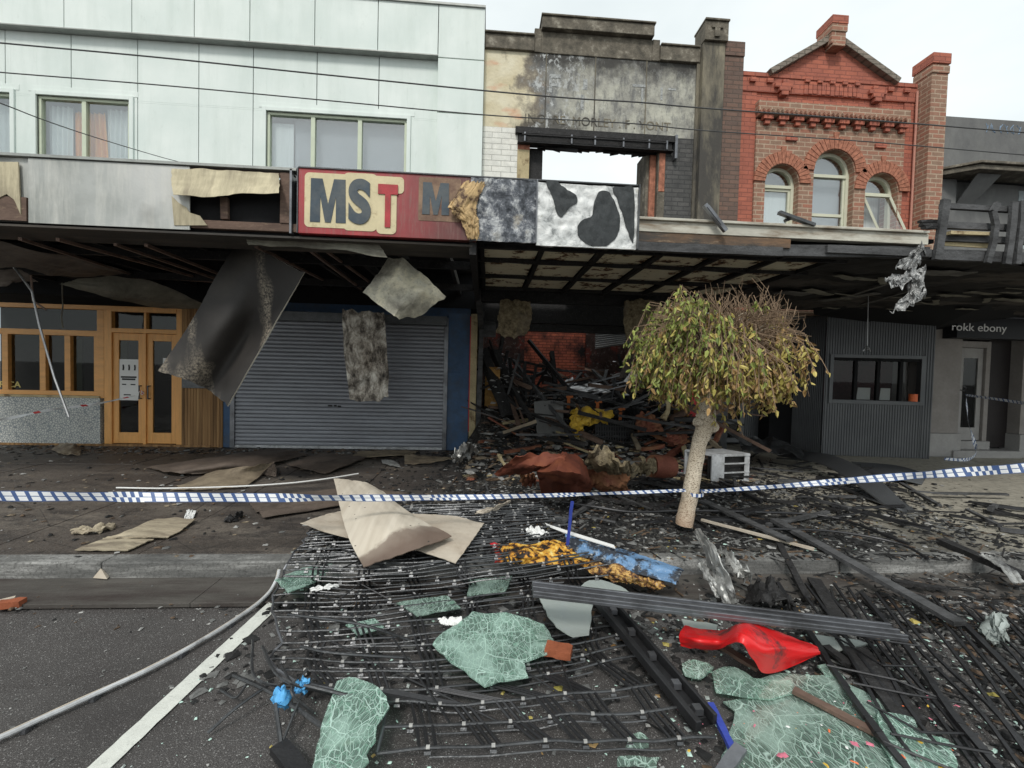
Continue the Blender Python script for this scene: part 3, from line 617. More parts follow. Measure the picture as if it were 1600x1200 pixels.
mb = MB(); mb.box(6.59, 6.88, YF-.18, YF+.2, 8.2, 8.72); mb.box(6.575, 6.895, YF-.20, YF+.2, 8.42, 8.56); mb.box(6.61, 6.86, YF-.2, YF, 8.14, 8.2); mb.build('finial', 'brick_mix', bb, bevel=.008)
MB().box(6.57, 6.9, YF-.21, YF+.22, 8.561, 8.72).build('finial_cap', 'brick_red', bb, bevel=.008)
mb = MB(); mb.box(8.601, 8.94, YF-.28, YF+.1, 3.0, 8.0); mb.box(8.59, 8.95, YF-.3, YF+.1, 7.7, 7.85); mb.build('tower', 'brick_mix', bb, bevel=.006)
MB().box(8.58, 8.96, YF-.31, YF+.12, 7.88, 8.08).build('tower_cap', 'brick_red', bb, bevel=.008)
mb = MB(); mb.box(4.5, 4.88, YF-.12, YF+.4, 3.0, 7.85); mb.box(4.495, 4.885, YF-.14, YF+.4, 7.85, 8.12); mb.build('party_pier', 'brick_brown', bb, bevel=.006)
mb = MB()                                                                    # corbelled cornice over the windows
mb.box(xa-.02, xb+.02, YF-.10, YF+.04, 6.88, 7.08)
mb.box(xa, xb, YF-.14, YF+.02, 6.80, 6.88)
n = 32
for i in range(n):
    x = xa+.03+(xb-xa-.1)*i/n; mb.add([(x, YF-.2, 6.81), (x+.055, YF-.16, 6.81), (x+.055, YF-.1, 6.81), (x, YF-.1, 6.81), (x, YF-.2, 6.88), (x+.055, YF-.16, 6.88), (x+.055, YF-.1, 6.88), (x, YF-.1, 6.88)], [(0, 3, 2, 1), (4, 5, 6, 7), (0, 1, 5, 4), (1, 2, 6, 5), (3, 0, 4, 7)])
mb.build('cornice', 'brick_mix', bb, bevel=.004)
mb = MB()
for i in range(10):
    x = xa+.08+(xb-xa-.3)*i/9; mb.box(x, x+.2, YF-.12, YF-.02, 6.72, 6.80); mb.box(x+.05, x+.15, YF-.09, YF-.02, 6.64, 6.72)
for x0 in (5.0,):
    pass
for base, sgn in ((4.92, 1), (8.56, -1)):
    for x, z in ((.15, 7.46), (.5, 7.46), (.82, 7.46)): mb.box(min(base+sgn*x, base+sgn*(x+.12)), max(base+sgn*x, base+sgn*(x+.12)), YF-.05, YF+.0, z, z+.08)
    for x, z, w_ in ((.66, 7.38, .36), (.74, 7.30, .22), (.78, 7.22, .14)):
        a, b = base+sgn*x, base+sgn*(x+w_); mb.box(min(a, b), max(a, b), YF-.06-.02*(z < 7.35), YF+.02, z, z+.075)
for i in range(5): mb.box(6.2+i*.26, 6.3+i*.26, YF-.05, YF, 7.52, 7.6)
mb.box(5.85, 6.08, YF-.06, yb+.01, 6.36, 6.44); mb.box(7.72, 7.95, YF-.06, yb+.01, 6.33, 6.41)
mb.each('corbel', 'brick_red', bb, bevel=.004)
mb = MB()                                                                    # soldier course panel
for i in range(13):
    x = 6.2+i*.092; mb.box(x, x+.08, YF-.018, YF+.0, 7.3+.01*(i % 3), 7.53)
mb.build('soldier_course', 'brick_red', bb, bevel=.003)
for a in aw:
    v = MB(); c = (a[0]+a[1])/2; h = (a[1]-a[0])/2; n = 19
    for i in range(n):
        t0 = math.pi*(i+.06)/n; t1 = math.pi*(i+.94)/n; L = .24 if i != n//2 else .34
        pts = [(c-math.cos(t)*(h+r_)*1.0, yb-.028, a[3]+math.sin(t)*((a[4]-a[3])+r_)) for t, r_ in ((t0, .012), (t1, .012), (t1, L), (t0, L))]
        v.prism(pts, (0, .05, 0))
    v.build('arch_bricks', 'brick_edge', bb, bevel=.003)
def archwin(a, kind):
    fr = MB(); x0, x1, z0, sp, ap = a; t = .06; Y0 = YF+.12; c = (x0+x1)/2; h = (x1-x0)/2
    fr.box(x0, x0+t, Y0, Y0+.08, z0, sp); fr.box(x1-t, x1, Y0, Y0+.08, z0, sp); fr.box(x0+t, x1-t, Y0-.01, Y0+.08, sp-.06, sp)
    n = 20; ins = .06
    for i in range(n):
        t0, t1 = math.pi*i/n, math.pi*(i+1)/n
        P = lambda t_, k: (c-math.cos(t_)*(h-k), Y0, sp+math.sin(t_)*(ap-sp-k))
        fr.prism([P(t0, 0), P(t1, 0), P(t1, ins), P(t0, ins)], (0, .08, 0))
    o = fr.build('window', 'sash', bb)
    s_ = MB(); sx0, sx1, sz0, sz1 = x0+t, x1-t, z0, sp-.061
    if kind == 0: s_.box(sx0, sx0+.045, Y0+.02, Y0+.06, sz0, sz1); s_.box(sx1-.045, sx1, Y0+.02, Y0+.06, sz0, sz1); s_.box(sx0+.045, sx1-.045, Y0+.02, Y0+.06, sz1-.05, sz1)
    if kind == 1: 
        s_.box(sx0, sx0+.045, Y0+.02, Y0+.06, sz0, sz1); s_.box(sx1-.045, sx1, Y0+.02, Y0+.06, sz0, sz1); s_.box(sx0+.045, sx1-.045, Y0+.01, Y0+.06, 4.98, 5.04)
    if kind == 2:
        A = Vector((sx0+.0, Y0-.03, sz1)); B = Vector((sx1, Y0-.03, sz1)); q = .17
        s_.bar(A, A+Vector((q+.1, -.28, -1.1)), .05, .04); s_.bar(B, B+Vector((q+.1, -.28, -1.1)), .05, .04); s_.bar(A, B, .05, .05)
    s_.build('sash', 'sash', o, bevel=.003)
    g = MB()
    if kind == 2: g.add([A, B, B+Vector((q+.1, -.28, -1.1)), A+Vector((q+.1, -.28, -1.1))], [(0, 1, 2, 3)])
    else: g.box(sx0, sx1, Y0+.04, Y0+.046, sz0, sz1)
    pts = [(c-math.cos(math.pi*i/n)*(h-.05), Y0+.04, sp+math.sin(math.pi*i/n)*(ap-sp-.05)) for i in range(n+1)]
    g.prism(pts, (0, .006, 0)); g.build('pane', 'pane', o)
    if kind == 2: MB().box(x0+.1, x1, Y0+.3, Y0+.32, z0, ap).build('curtain', 'curtain_w', o)
    elif kind == 0:
        MB().box(x0, x1, Y0+.1, Y0+.11, z0, sp).build('curtain', 'curtain_w', o); MB().box(x0, x1, Y0+.3, Y0+.31, sp, ap).build('blind', 'blind', o)
    else: MB().box(x0, x1, Y0+.2, Y0+.21, z0, ap).build('blind', 'blind', o)
for i, a in enumerate(aw): archwin(a, i)
mb = MB(); mb.tube([(8.57, YF-.03, 4.6), (8.57, YF-.03, 7.5)], .022, 8); mb.build('drainpipe', simple('pinkish_pipe', (.50, .24, .18), .1, 5, .6), bb)
mb = MB(); mb.box(4.98, 9.25, YF+.9, YF+1.0, 3.0, 7.0); mb.box(4.98, 9.25, YF+.4, YF+6, 7.0, 7.1); mb.box(9.1, 9.25, YF+.4, YF+6, 0, 7.1); mb.build('body', 'room', bb)
# ground floor: recessed entry and corrugated front
def corru(mb, p, q, z0, z1, pitch=.05, amp=.012, mi=0):
    p = Vector((p[0], p[1], 0)); q = Vector((q[0], q[1], 0)); L = (q-p).length; d = (q-p)/L; nrm = Vector((d.y, -d.x, 0)); n = int(L/pitch)
    pts = []
    for i in range(n+1):
        for f_, o_ in ((0, 0), (.35, 0), (.5, amp), (.85, amp)):
            t = (i+f_)*pitch
            if t > L: break
            pts.append(p+d*t+nrm*o_)
    vs = []
    for a in pts: vs += [(a.x, a.y, z0), (a.x, a.y, z1)]
    mb.add(vs, [(2*i, 2*i+2, 2*i+3, 2*i+1) for i in range(len(pts)-1)], mi); return mb
c0 = (6.93, 8.42); c1 = (8.98, 8.12)
def onwall(t): return Vector((c0[0]+(c1[0]-c0[0])*t, c0[1]+(c1[1]-c0[1])*t, 0))
wd = (onwall(1)-onwall(0)).normalized(); wn = Vector((wd.y, -wd.x, 0)); WL = (onwall(1)-onwall(0)).length
u0, u1, wz0, wz1 = .10, 1.86, 1.22, 2.16
mb = MB()
a = Vector((*c0, 0)); corru(mb, a-wd*.0, a+wd*u0, ZP, 2.98); corru(mb, a+wd*u1, a+wd*WL, ZP, 2.98); corru(mb, a+wd*u0, a+wd*u1, ZP, wz0); corru(mb, a+wd*u0, a+wd*u1, wz1, 2.98)
corru(mb, (c0[0], c0[1]+1.4), c0, ZP, 2.98)
mb.box(4.55, 5.55, 9.7, 9.75, 0, 3, 0); corru(mb, (4.5, 8.5), (5.2, 8.9), ZP, 3); corru(mb, (5.95, 9.68), (6.4, 9.68), ZP, 3)
mb.build('corrugated_cladding', 'corr', bb)
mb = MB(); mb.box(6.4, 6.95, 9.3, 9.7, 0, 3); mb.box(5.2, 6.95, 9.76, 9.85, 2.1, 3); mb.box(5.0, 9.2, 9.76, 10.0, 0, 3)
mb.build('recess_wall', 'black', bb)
dr = MB(); dr.box(5.2, 5.28, 9.4, 9.5, .2, 2.1); dr.box(5.78, 5.88, 9.4, 9.5, .2, 2.1); 
for z in (.2, .62, 1.06, 1.5, 2.02): dr.box(5.28, 5.78, 9.4, 9.5, z, z+.1)
do = dr.build('door', 'corr', bb, bevel=.004); MB().box(5.28, 5.78, 9.45, 9.46, .3, 2.05).build('pane', 'pane_dark', do)
# servery window in the corrugated wall
def W3(u, z, o=0): return a+wd*u+wn*o+Vector((0, 0, z))
fr = MB(); t = .05
for (ua, ub, za, zb) in ((u0-.02, u0+t, wz0-.03, wz1+.03), (u1-t, u1+.02, wz0-.03, wz1+.03), (u0+t, u1-t, wz1-.04, wz1+.03), (u0+t, u1-t, wz0-.03, wz0+.05)):
    fr.prism([W3(ua, za, .03), W3(ub, za, .03), W3(ub, zb, .03), W3(ua, zb, .03)], -wn*.12)
wo = fr.build('servery_window', 'corr', bb, bevel=.004)
mu = MB(); K = [u0+t+.0, u0+.50, u0+.93, u0+1.36]
for k in K[1:]: mu.prism([W3(k-.03, wz0+.05, -.0), W3(k+.03, wz0+.05, -.0), W3(k+.03, wz1-.04, -.0), W3(k-.03, wz1-.04, -.0)], -wn*.06)
mu.prism([W3(u0+t, wz1-.1, .0), W3(u1-t, wz1-.1, .0), W3(u1-t, wz1-.04, .0), W3(u0+t, wz1-.04, .0)], -wn*.05); mu.build('mullion', 'black', wo)
g = MB(); g.add([W3(u0+t, wz0+.05, -.03), W3(K[3]+.1, wz0+.05, -.03), W3(K[3]+.1, wz1-.1, -.03), W3(u0+t, wz1-.1, -.03)], [(0, 1, 2, 3)]); g.build('pane', 'pane_dark', wo)
rm = MB(); rm.prism([W3(u0-.1, 1.0, -.9), W3(u1+.1, 1.0, -.9), W3(u1+.1, 2.9, -.9), W3(u0-.1, 2.9, -.9)], -wn*.05); rm.prism([W3(u0, 1.0, -.05), W3(u1, 1.0, -.05), W3(u1, 1.0, -.9), W3(u0, 1.0, -.9)], (0, 0, .05))
rm.build('servery_room', simple('maroon_room', (.05, .012, .016), .6, 2, .8), wo)
for k, (u, w_) in enumerate(((u0+.56, .26), (u0+1.0, .2))):
    MB().prism([W3(u, wz0+.06, -.05), W3(u+w_, wz0+.06, -.05), W3(u+w_+.03, wz0+.30, -.09), W3(u+.05, wz0+.30, -.09)], -wn*.004).build('notice', 'paper', wo)
ob = MB(); ob.tube([W3(u1-.16, wz0+.052, -.0), W3(u1-.16, wz0+.20, -.0)], .07, 16); oj = tag(ob.build('canister', 'orange'), 'small orange canister on the sill of the corrugated servery window', 'canister')
# ================= DARK GREY BUILDING (right) =================
db = thing('grey_building', 'dark grey rendered building at the right with a doorway and lettered sign', 'building', (11, YF, 0))
MB().box(8.95, 14, YF, YF+.4, 5.95, 7.07).build('upper_wall', 'dark_render', db)
mb = MB(); mb.prism([(8.97, YF-.01, 5.80), (8.97, YF-.12, 5.80), (9.45, YF-.5, 5.80), (14, YF-.5, 5.80), (14, YF-.01, 5.80)], (0, 0, .09)); mb.prism([(8.965, YF-.01, 5.9), (8.95, YF-.14, 5.9), (9.43, YF-.55, 5.9), (14, YF-.55, 5.9), (14, YF-.01, 5.9)], (0, 0, .05))
mb.build('cornice', 'soot_render', db, bevel=.01)
mb = MB(); mb.box(8.97, 9.5, YF-.05, YF+.3, 3.0, 5.79); mb.box(9.5, 14, YF+.05, YF+.3, 3, 4.5); mb.box(9.5, 11.0, YF+.05, YF+.3, 4.5, 5.79); mb.prism([(9.6, YF-.35, 5.79), (10.1, YF-.35, 5.79), (9.9, YF, 5.3), (9.55, YF, 5.3)], (0, .02, 0)); mb.build('bay_wall', 'dark_render', db)
wv = MB().box(11.0, 14, YF+.1, YF+.2, 4.5, 5.79).build('window', 'dark_render', db); MB().box(11.05, 13.9, YF+.08, YF+.09, 4.5, 5.7).build('pane', simple('pale_blind_glass', (.32, .36, .37), .05, 2, .3), wv)
mb = MB(); mb.box(9.03, 9.86, YF-.02, YF+.3, .62, 3.0); mb.box(11.25, 14, YF-.02, YF+.3, .62, 3.0); mb.each('wall', 'grey_render', db, bevel=.005)
mb = MB(); mb.box(9.02, 9.9, YF-.06, YF+.3, ZP, .615); mb.box(11.22, 14, YF-.06, YF+.3, ZP, .615); mb.each('plinth', 'plinth', db, bevel=.01)
mb = MB(); mb.box(9.7, 11.22, YF-.1, YF+.5, ZP-.02, .27); mb.box(9.91, 10.75, YF+.1, YF+.5, .271, .44); mb.build('step', 'plinth', db, bevel=.01)
mb = MB(); mb.box(9.861, 10.05, YF+.15, YF+.3, .4, 2.55); mb.box(10.62, 10.72, YF+.15, YF+.3, .4, 2.55); mb.box(10.05, 10.62, YF+.15, YF+.3, 2.42, 2.55); mb.build('door_frame', 'grey_render', db, bevel=.004)
dd = MB(); dd.box(10.06, 10.17, YF+.2, YF+.25, .45, 2.41); dd.box(10.5, 10.61, YF+.2, YF+.25, .45, 2.41); dd.box(10.17, 10.5, YF+.2, YF+.25, 2.2, 2.41); dd.box(10.17, 10.5, YF+.2, YF+.25, .45, .72)
do = dd.build('door', 'plinth', db, bevel=.004); MB().box(10.17, 10.5, YF+.22, YF+.23, .72, 2.2).build('pane', 'pane_dark', do)
mb = MB(); mb.tube([(10.02, YF+.12, 1.52), (10.1, YF+.1, 1.5), (10.16, YF+.12, 1.56), (10.12, YF+.14, 1.6)], .012, 6); mb.build('handle', 'steel', do)
MB().box(9.9, 9.96, YF+.125, YF+.15, 1.66, 1.95).build('letter_plate', 'paper', db)
mb = MB(); mb.box(10.73, 11.24, YF+.2, YF+.35, .3, 2.6); mb.box(10.7, 11.2, YF+.35, YF+.6, 0, 3.0); mb.box(9.3, 14, YF+.7, YF+.8, 0, 3.0); mb.build('recess_panel', simple('near_black_panel', (.022, .018, .018), .2, 3, .6), db)
mb = MB(); mb.box(9.4, 11.16, YF-.3, YF-.02, 2.57, 2.98); mb.build('sign_board', simple('black_sign', (.014, .015, .018), .1, 3, .5), db, bevel=.005)
mb = MB(); mb.box(11.161, 11.3, YF-.3, YF-.02, 2.57, 3.02); mb.box(10.4, 11.3, YF-.31, YF-.02, 2.985, 3.01); mb.build('sign_trim', 'alu', db)
A_ = PY(1487, 520, YF-.3); B_ = PY(1573, 512, YF-.3)
text_mesh('lettering', 'rokk ebony', 'signgrey', (A_.x, B_.x, 2.66, 2.86), YF-.3, .006, -.0, db)
mb = MB(); random.seed(3)
for k in range(9):
    x = 10.15+k*.14
    pts = [Vector((x+random.uniform(-.05, .07), YF-.001, z)) for z in (6.98, 6.88, 6.8, 6.9, 6.95)]
    mb.tube([interp(pts, t/12) for t in range(13)], .008, 4)
mb.build('graffiti', simple('pale_blue_spray', (.20, .27, .36), .2, 5, .9), db)
mb = MB(); mb.box(9.1, 14, YF+.81, YF+5, 0, 6.9); mb.build('body', 'dark_render', db)
# ================= AWNINGS =================
random.seed(11)
m = Mt('stained_fascia_sheet', .6, .1, .4)
v = m.map((3, 1, .35)); r = m.ramp(m.noise(1.3, 7), [(.3, (.28, .29, .27)), (.5, (.42, .43, .41)), (.75, (.56, .56, .54))])
r = m.mix(m.ramp(m.noise(3.2, 9, v, .7), [(.45, 0.), (.7, .7)]), r, (.62, .61, .56)); r = m.mix(m.ramp(m.noise(1.0, 4), [(.45, 0.), (.6, .85)]), r, (.15, .145, .135))
m.col(r).bump(m.noise(30, 5), .15); mt['fascia_grey'] = m
mt['fascia_tan'] = simple('scorched_tan_sheet', (.50, .44, .30), .2, 3, .7, c2=(.27, .23, .16), stretch=(3, 1, .5), bump=.3)
mt['rustwood'] = simple('smoked_brown_timber', (.13, .085, .065), .35, 6, .8, dirt=(.3, .22, .15), stretch=(.5, 1, 2))
mt['purlin'] = simple('scorched_steel_purlin', (.22, .15, .12), .4, 6, .6, .3, .4)
al = thing('shop_awning', 'long smoke-stained awning with torn fascia over the cafe and the roller shutter', 'awning', (-5, YA, 2.97))
mb = MB(); mb.box(-9.5, -4.32, YA+.01, YA+.05, 2.98, 3.57); mb.box(-4.31, -2.86, YA-.012, YA+.0, 2.965, 3.565); mb.build('fascia_panel', 'fascia_grey', al)
E_ = [(4.32, 2.98), (4.32, 3.57)]
# torn panel at far left
mb = MB(); P0 = PYs((-60, 252, YA-.02), (28, 253, YA-.02), (32, 335, YA-.02), (22, 312, YA-.02), (10, 303, YA-.02), (-8, 312, YA-.02), (-60, 318, YA-.02)); mb.prism(P0, (0, .012, 0)); mb.build('torn_panel', 'fascia_tan', al)
mb = MB(); mb.box(-6.5, -4.33, YA-.011, YA+.009, 2.98, 3.2); mb.build('fascia_rail', 'rustwood', al)
# peeled upper sheet and exposed frame
sheet('peeled_sheet', 'fascia_tan', [PYs((268, 264, YA-.02), (330, 265, YA-.02), (380, 268, YA-.02), (436, 271, YA-.02)), PYs((268, 285, YA-.05), (330, 286, YA-.06), (380, 287, YA-.05), (437, 287, YA-.06)), PYs((271, 305, YA-.1), (333, 308, YA-.13), (365, 304, YA-.1), (436, 302, YA-.15))], jag=.01, wr=.012, nu=40, nv=16, parent=al)
mb = MB(); P0 = PYs((268, 306, YA-.02), (278, 316, YA-.02), (291, 324, YA-.02), (296, 332, YA-.02), (312, 337, YA-.02), (323, 352, YA-.02), (272, 352, YA-.02)); mb.prism(P0, (0, .01, 0)); mb.build('torn_panel', 'fascia_tan', al)
mb = MB(); mb.box(-2.855, -1.86, YA+.0, YA+.06, 2.99, 3.07); mb.bar(PY(351, 309, YA+.02), PY(352, 343, YA+.02), .07, .04); mb.box(-2.02, -1.92, YA-.01, YA+.06, 3.07, 3.56); mb.box(-2.86, -1.9, YA, YA+.06, 3.53, 3.56); mb.build('fascia_frame', 'rustwood', al, bevel=.004)
mb = MB(); mb.box(-9.5, -1.86, YA-.03, YA+.08, 3.575, 3.60); mb.build('capping', 'flash', al)
MB().box(-1.92, -1.90, YA-.03, YA+.4, 2.97, 3.59).build('end_plate', 'alu', al)
mb = MB(); mb.box(-9.5, -.14, YA+.1, YF-.04, 3.50, 3.53); mb.box(-9.5, -.14, YA+.055, YA+.1, 2.95, 3.5); mb.box(-2.85, -1.9, YA+.3, YA+.32, 3.0, 3.5); mb.box(-9.5, -.14, YF-.035, YF-.012, 2.85, 3.55); mb.build('roof_sheet', 'black', al)  # last box: added black strip hiding the lit wall behind the joists
mb = MB()
for i in range(15):
    x = -8.9+i*.6; mb.box(x, x+.05, YA+.1, YF-.05, 3.08, 3.2)
mb.box(-9.5, -.14, 5.7, 5.76, 2.98, 3.08); mb.box(-9.5, -.14, 7.2, 7.26, 2.98, 3.08); mb.build('joist', 'char', al)
mb = MB()
for (p, q) in (((31, 373, 4.7), (219, 433, 7.6)), ((90, 374, 4.7), (335, 441, 7.9)), ((180, 382, 4.8), (350, 440, 7.5)), ((228, 383, 4.8), (352, 432, 7.2)), ((400, 385, 4.8), (510, 440, 7.4)), ((470, 380, 4.7), (565, 452, 7.6)), ((215, 433, 7.6), (350, 441, 7.6)), ((500, 385, 4.9), (590, 450, 7.9))):
    mb.bar(PY(*p), PY(*q), .03, .03, jit=.1)
mb.build('purlin', 'purlin', al)
mb = MB(); mb.prism([(-9.5, YA-.0, 2.949), (-1.86, YA-.0, 2.949), (-.14, YA+.02, 2.949), (-.14, YA+.5, 2.949), (-9.5, YA+.5, 2.949)], (0, 0, -.02)); mb.build('soffit_edge', simple('smoked_soffit_edge', (.055, .05, .045), .3, 3, .85, c2=(.10, .085, .07), stretch=(.4, 2, 1)), al)
# sagging ceiling sheets
mt['sag'] = simple('smoked_ceiling_sheet', (.17, .145, .125), .25, 2.5, .8, c2=(.09, .08, .07), dirt=(.05, .045, .04), bump=.15)
mt['sag2'] = simple('pale_smoked_ceiling_sheet', (.24, .23, .185), .25, 2.5, .8, c2=(.12, .11, .09), bump=.15)
sheet('ceiling_sheet', 'sag', [PYs((-90, 360, 5.0), (30, 385, 5.2), (150, 410, 6.2), (225, 432, 7.6)), PYs((-90, 400, 5.2), (30, 405, 5.5), (110, 418, 6.2), (180, 432, 7.4)), PYs((-90, 428, 5.4), (20, 417, 5.6), (85, 431, 6.3), (125, 432, 7.2))], 'smoke-brown ceiling sheet sagging under the far left end of the awning', 'ceiling sheet', wr=.03, parent=None)
sheet('ceiling_sheet', 'sag', [PYs((-90, 428, 5.6), (20, 420, 5.8), (60, 440, 6.0)), PYs((-90, 455, 5.6), (0, 447, 5.8), (30, 438, 6.0))], 'small buckled ceiling sheet hanging left of the white rod at the left edge', 'ceiling sheet', wr=.03)
sheet('ceiling_sheet', 'sag2', [PYs((124, 435, 6.4), (190, 433, 6.8), (250, 444, 7.2), (325, 478, 8.2)), PYs((108, 440, 6.3), (160, 450, 6.6), (220, 463, 7.1), (305, 482, 8.2)), PYs((92, 444, 6.2), (135, 455, 6.5), (190, 470, 7.0), (250, 481, 8.0))], 'pale smoked ceiling sheet bowed down above the cafe door', 'ceiling sheet', wr=.02)
sheet('ceiling_sheet', 'sag2', [PYs((382, 366, YA+.1), (440, 368, YA+.1), (520, 371, YA+.1), (588, 375, YA+.1)), PYs((388, 383, YA+.12), (440, 385, YA+.15), (520, 390, YA+.1), (606, 403, YA+.1))], 'pale sheet hanging just below the red end of the long sign', 'ceiling sheet', wr=.02)
mb = MB(); mb.tube(PYs((20, 415, 5.8), (50, 455, 5.8), (62, 510, 5.75), (85, 590, 5.7), (108, 652, 5.65)), .012, 6); tag(mb.build('hanging_rod', 'zinc'), 'thin white rod dangling diagonally in front of the cafe windows', 'rod')
mb = MB(); mb.tube(PYs((48, 430, 5.9), (52, 470, 5.9), (72, 484, 5.9)), .012, 6); tag(mb.build('hanging_strip', 'purlin'), 'short bent brown strip hanging beside the dangling white rod', 'strip')
mb = MB(); mb.tube(PYs((97, 442, 7.6), (98, 480, 7.6), (96, 495, 7.6), (98, 512, 7.6)), .01, 5); tag(mb.build('hanging_cable', 'sag2'), 'short pale cable end dangling above the cafe window transom', 'cable')
# centre and right awning
ac = thing('shop_awning', 'fire-blackened awning over the burnt shop with scorched ceiling boards', 'awning', (2, YA, 2.97))
mb = MB(); mb.box(-.12, 1.5, YA+.06, YA+.1, 2.99, 3.58); mb.box(-.12, 4.3, YA+.1, YF-.2, 3.14, 3.17); mb.build('roof_sheet', 'black', ac)
bxs = [-.05, .62, 1.28, 1.95, 2.62, 3.3, 3.95]; bys = [4.75, 5.35, 6.25, 7.15]
mb = MB()
for j in range(len(bys)-1):
    for i in range(len(bxs)-1):
        if (i, j) in ((0, 9),): continue
        dz = random.uniform(0, .015)
        mb.add([(bxs[i]+.03, bys[j]+.03, 3.05+dz), (bxs[i+1]-.03, bys[j]+.03, 3.05+dz), (bxs[i+1]-.03, bys[j+1]-.03, 3.05), (bxs[i]+.03, bys[j+1]-.03, 3.05)], [(0, 1, 2, 3)])
mb.build('ceiling_boards', 'ceilboard', ac)
mb = MB()
for x in bxs: mb.bar((x, YA+.1, 3.03), (x+.03, 7.4, 3.02), .05, .04, jit=.25, segs=8)
for y in bys+[YA+.12]: mb.bar((-.1, y, 3.02), (4.1, y, 3.02), .05, .04, jit=.25, segs=12)
mb.box(-.12, 4.3, 7.4, 7.5, 2.85, 3.15); mb.build('batten', 'char', ac)
mb = MB(); mb.box(-.17, -.1, YA+.02, YF-.2, 2.85, 3.1); mb.build('side_beam', 'char', ac)
rb = thing('shop_awning', 'charred awning with a pale thin edge in front of the brick building', 'awning', (3.5, YA, 3.0))
mt['edge_pale'] = simple('pale_flashing', (.52, .50, .43), .25, 3, .7, c2=(.22, .17, .12), thr=(.5, .66), stretch=(.6, 1, 3), bump=.2)
mb = MB(); mb.box(1.54, 4.74, YA-.03, YA+.06, 3.15, 3.262); mb.box(1.54, 4.72, YA-.06, YA+.4, 3.263, 3.29); mb.build('fascia', 'edge_pale', rb, bevel=.004)
mb = MB(); mb.box(1.54, 3.2, YA-.02, YA+.04, 3.05, 3.148); mb.build('scorched_board', simple('scorched_fascia_board', (.20, .12, .07), .4, 4, .8, c2=(.06, .055, .05), dirt=(.5, .38, .25), stretch=(.4, 1, 2)), rb)
mb = MB(); mb.bar((1.54, YA-.0, 3.0), (3.1, YA-.02, 3.0), .06, .09, jit=.05, segs=6); mb.bar((3.1, YA+.03, 3.03), (4.8, YA+.03, 3.08), .06, .12, jit=.08, segs=8); mb.bar((3.6, YA-.01, 3.06), (4.78, YA-.01, 3.06), .05, .08, jit=.08, segs=6); mb.build('edge_beam', 'charlight', rb)
mb = MB(); mb.box(1.5, 4.9, YA+.06, YF-.1, 3.2, 3.24); mb.box(4.3, 14, YA+.1, YF-.1, 3.12, 3.14); mb.build('roof_sheet', 'black', rb)
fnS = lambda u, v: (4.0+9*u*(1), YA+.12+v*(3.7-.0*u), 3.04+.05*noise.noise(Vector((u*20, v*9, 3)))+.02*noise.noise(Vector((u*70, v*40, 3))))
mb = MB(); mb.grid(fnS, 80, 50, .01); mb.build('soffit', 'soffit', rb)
mb = MB()
for (p, q, w_) in (((1285, 470, 7.0), (1370, 450, 6.2), .18), ((1262, 470, 6.5), (1215, 480, 6.4), .2), ((1310, 462, 6.8), (1400, 430, 5.4), .05), ((1345, 468, 7.2), (1420, 440, 6), .04), ((1440, 415, 4.9), (1515, 408, 4.9), .2)):
    p, q = PY(*p), PY(*q); p.z = q.z = 2.985; mb.bar(p, q, w_, .012, jit=.3, segs=4)
mb.build('flaking_board', simple('flaking_soffit_board', (.17, .165, .15), .4, 5, .9, c2=(.06, .055, .05)), rb)
mb = MB(); mb.prism([PY(1265, 452, 7.2), PY(1600, 402, 5.3), PY(1750, 385, 5.0), PY(1750, 480, 8.2), PY(1457, 516, 8.3), PY(1272, 492, 8.3)], (0, 0, .02)); mb.build('bulkhead_shade', 'black', rb)  # black sheet: shade between soffit and facade put into the colour
# charred timber balustrade at the right end
br = thing('awning_balustrade', 'charred timber railing with bent upright boards at the right end of the awnings', 'railing', (5.4, YA, 3.0))
mb = MB()
for (p, q, w_) in (((1470, 322, YA), (1600, 330, YA), .055), ((1473, 352, YA+.02), (1600, 356, YA+.02), .07), ((1470, 372, YA+.04), (1600, 376, YA+.04), .07), ((1465, 398, YA), (1600, 402, YA), .11)): mb.bar(PY(*p), PY(*q)+Vector((1.5, 0, .0)), .05, w_, jit=.06, segs=9)
mb.build('rail', 'charlight', br)
mb = MB(); mb.bar(PY(1475, 378, YA+.06), PY(1555, 383, YA+.06), .02, .08); mb.bar(PY(1482, 364, YA-.005), PY(1545, 366, YA-.005), .05, .035); mb.build('unburnt_rail', 'plaster_old', br)
for (p, q, w_, bd, mname) in (((1478, 312, YA-.05), (1464, 406, YA-.05), .085, 0, 'charlight'),):
    b_ = MB(); b_.bar(PY(*p), PY(*q), w_, .04, up=(0, -1, 0), jit=.06, segs=7); b_.build('upright', mname, br)
for L_, w_ in (([(1559, 318), (1551, 330), (1556, 352), (1552, 378), (1543, 410)], .06), ([(1584, 316), (1582, 345), (1578, 380), (1573, 412)], .07), ([(1597, 314), (1596, 345), (1592, 380), (1589, 412)], .06)):
    b_ = MB()
    for i in range(len(L_)-1): b_.bar(PY(*L_[i], YA-.06), PY(*L_[i+1], YA-.06)+Vector((0, 0, -.006)), w_, .035, up=(0, -1, 0), jit=.05)
    b_.build('upright', 'charlight', br)
b_ = MB()
for k in range(3): b_.bar(PY(1436+k*3, 346+k*5, YA-.02-k*.02), PY(1475, 348+k*4, YA), .05, .03, jit=.3, segs=3)
b_.build('broken_end', 'char', br)
b_ = MB(); b_.bar((6.0, YA+.0, 3.0), (7.6, YA, 3.0), .05, .6); b_.build('infill_board', 'charlight', br)
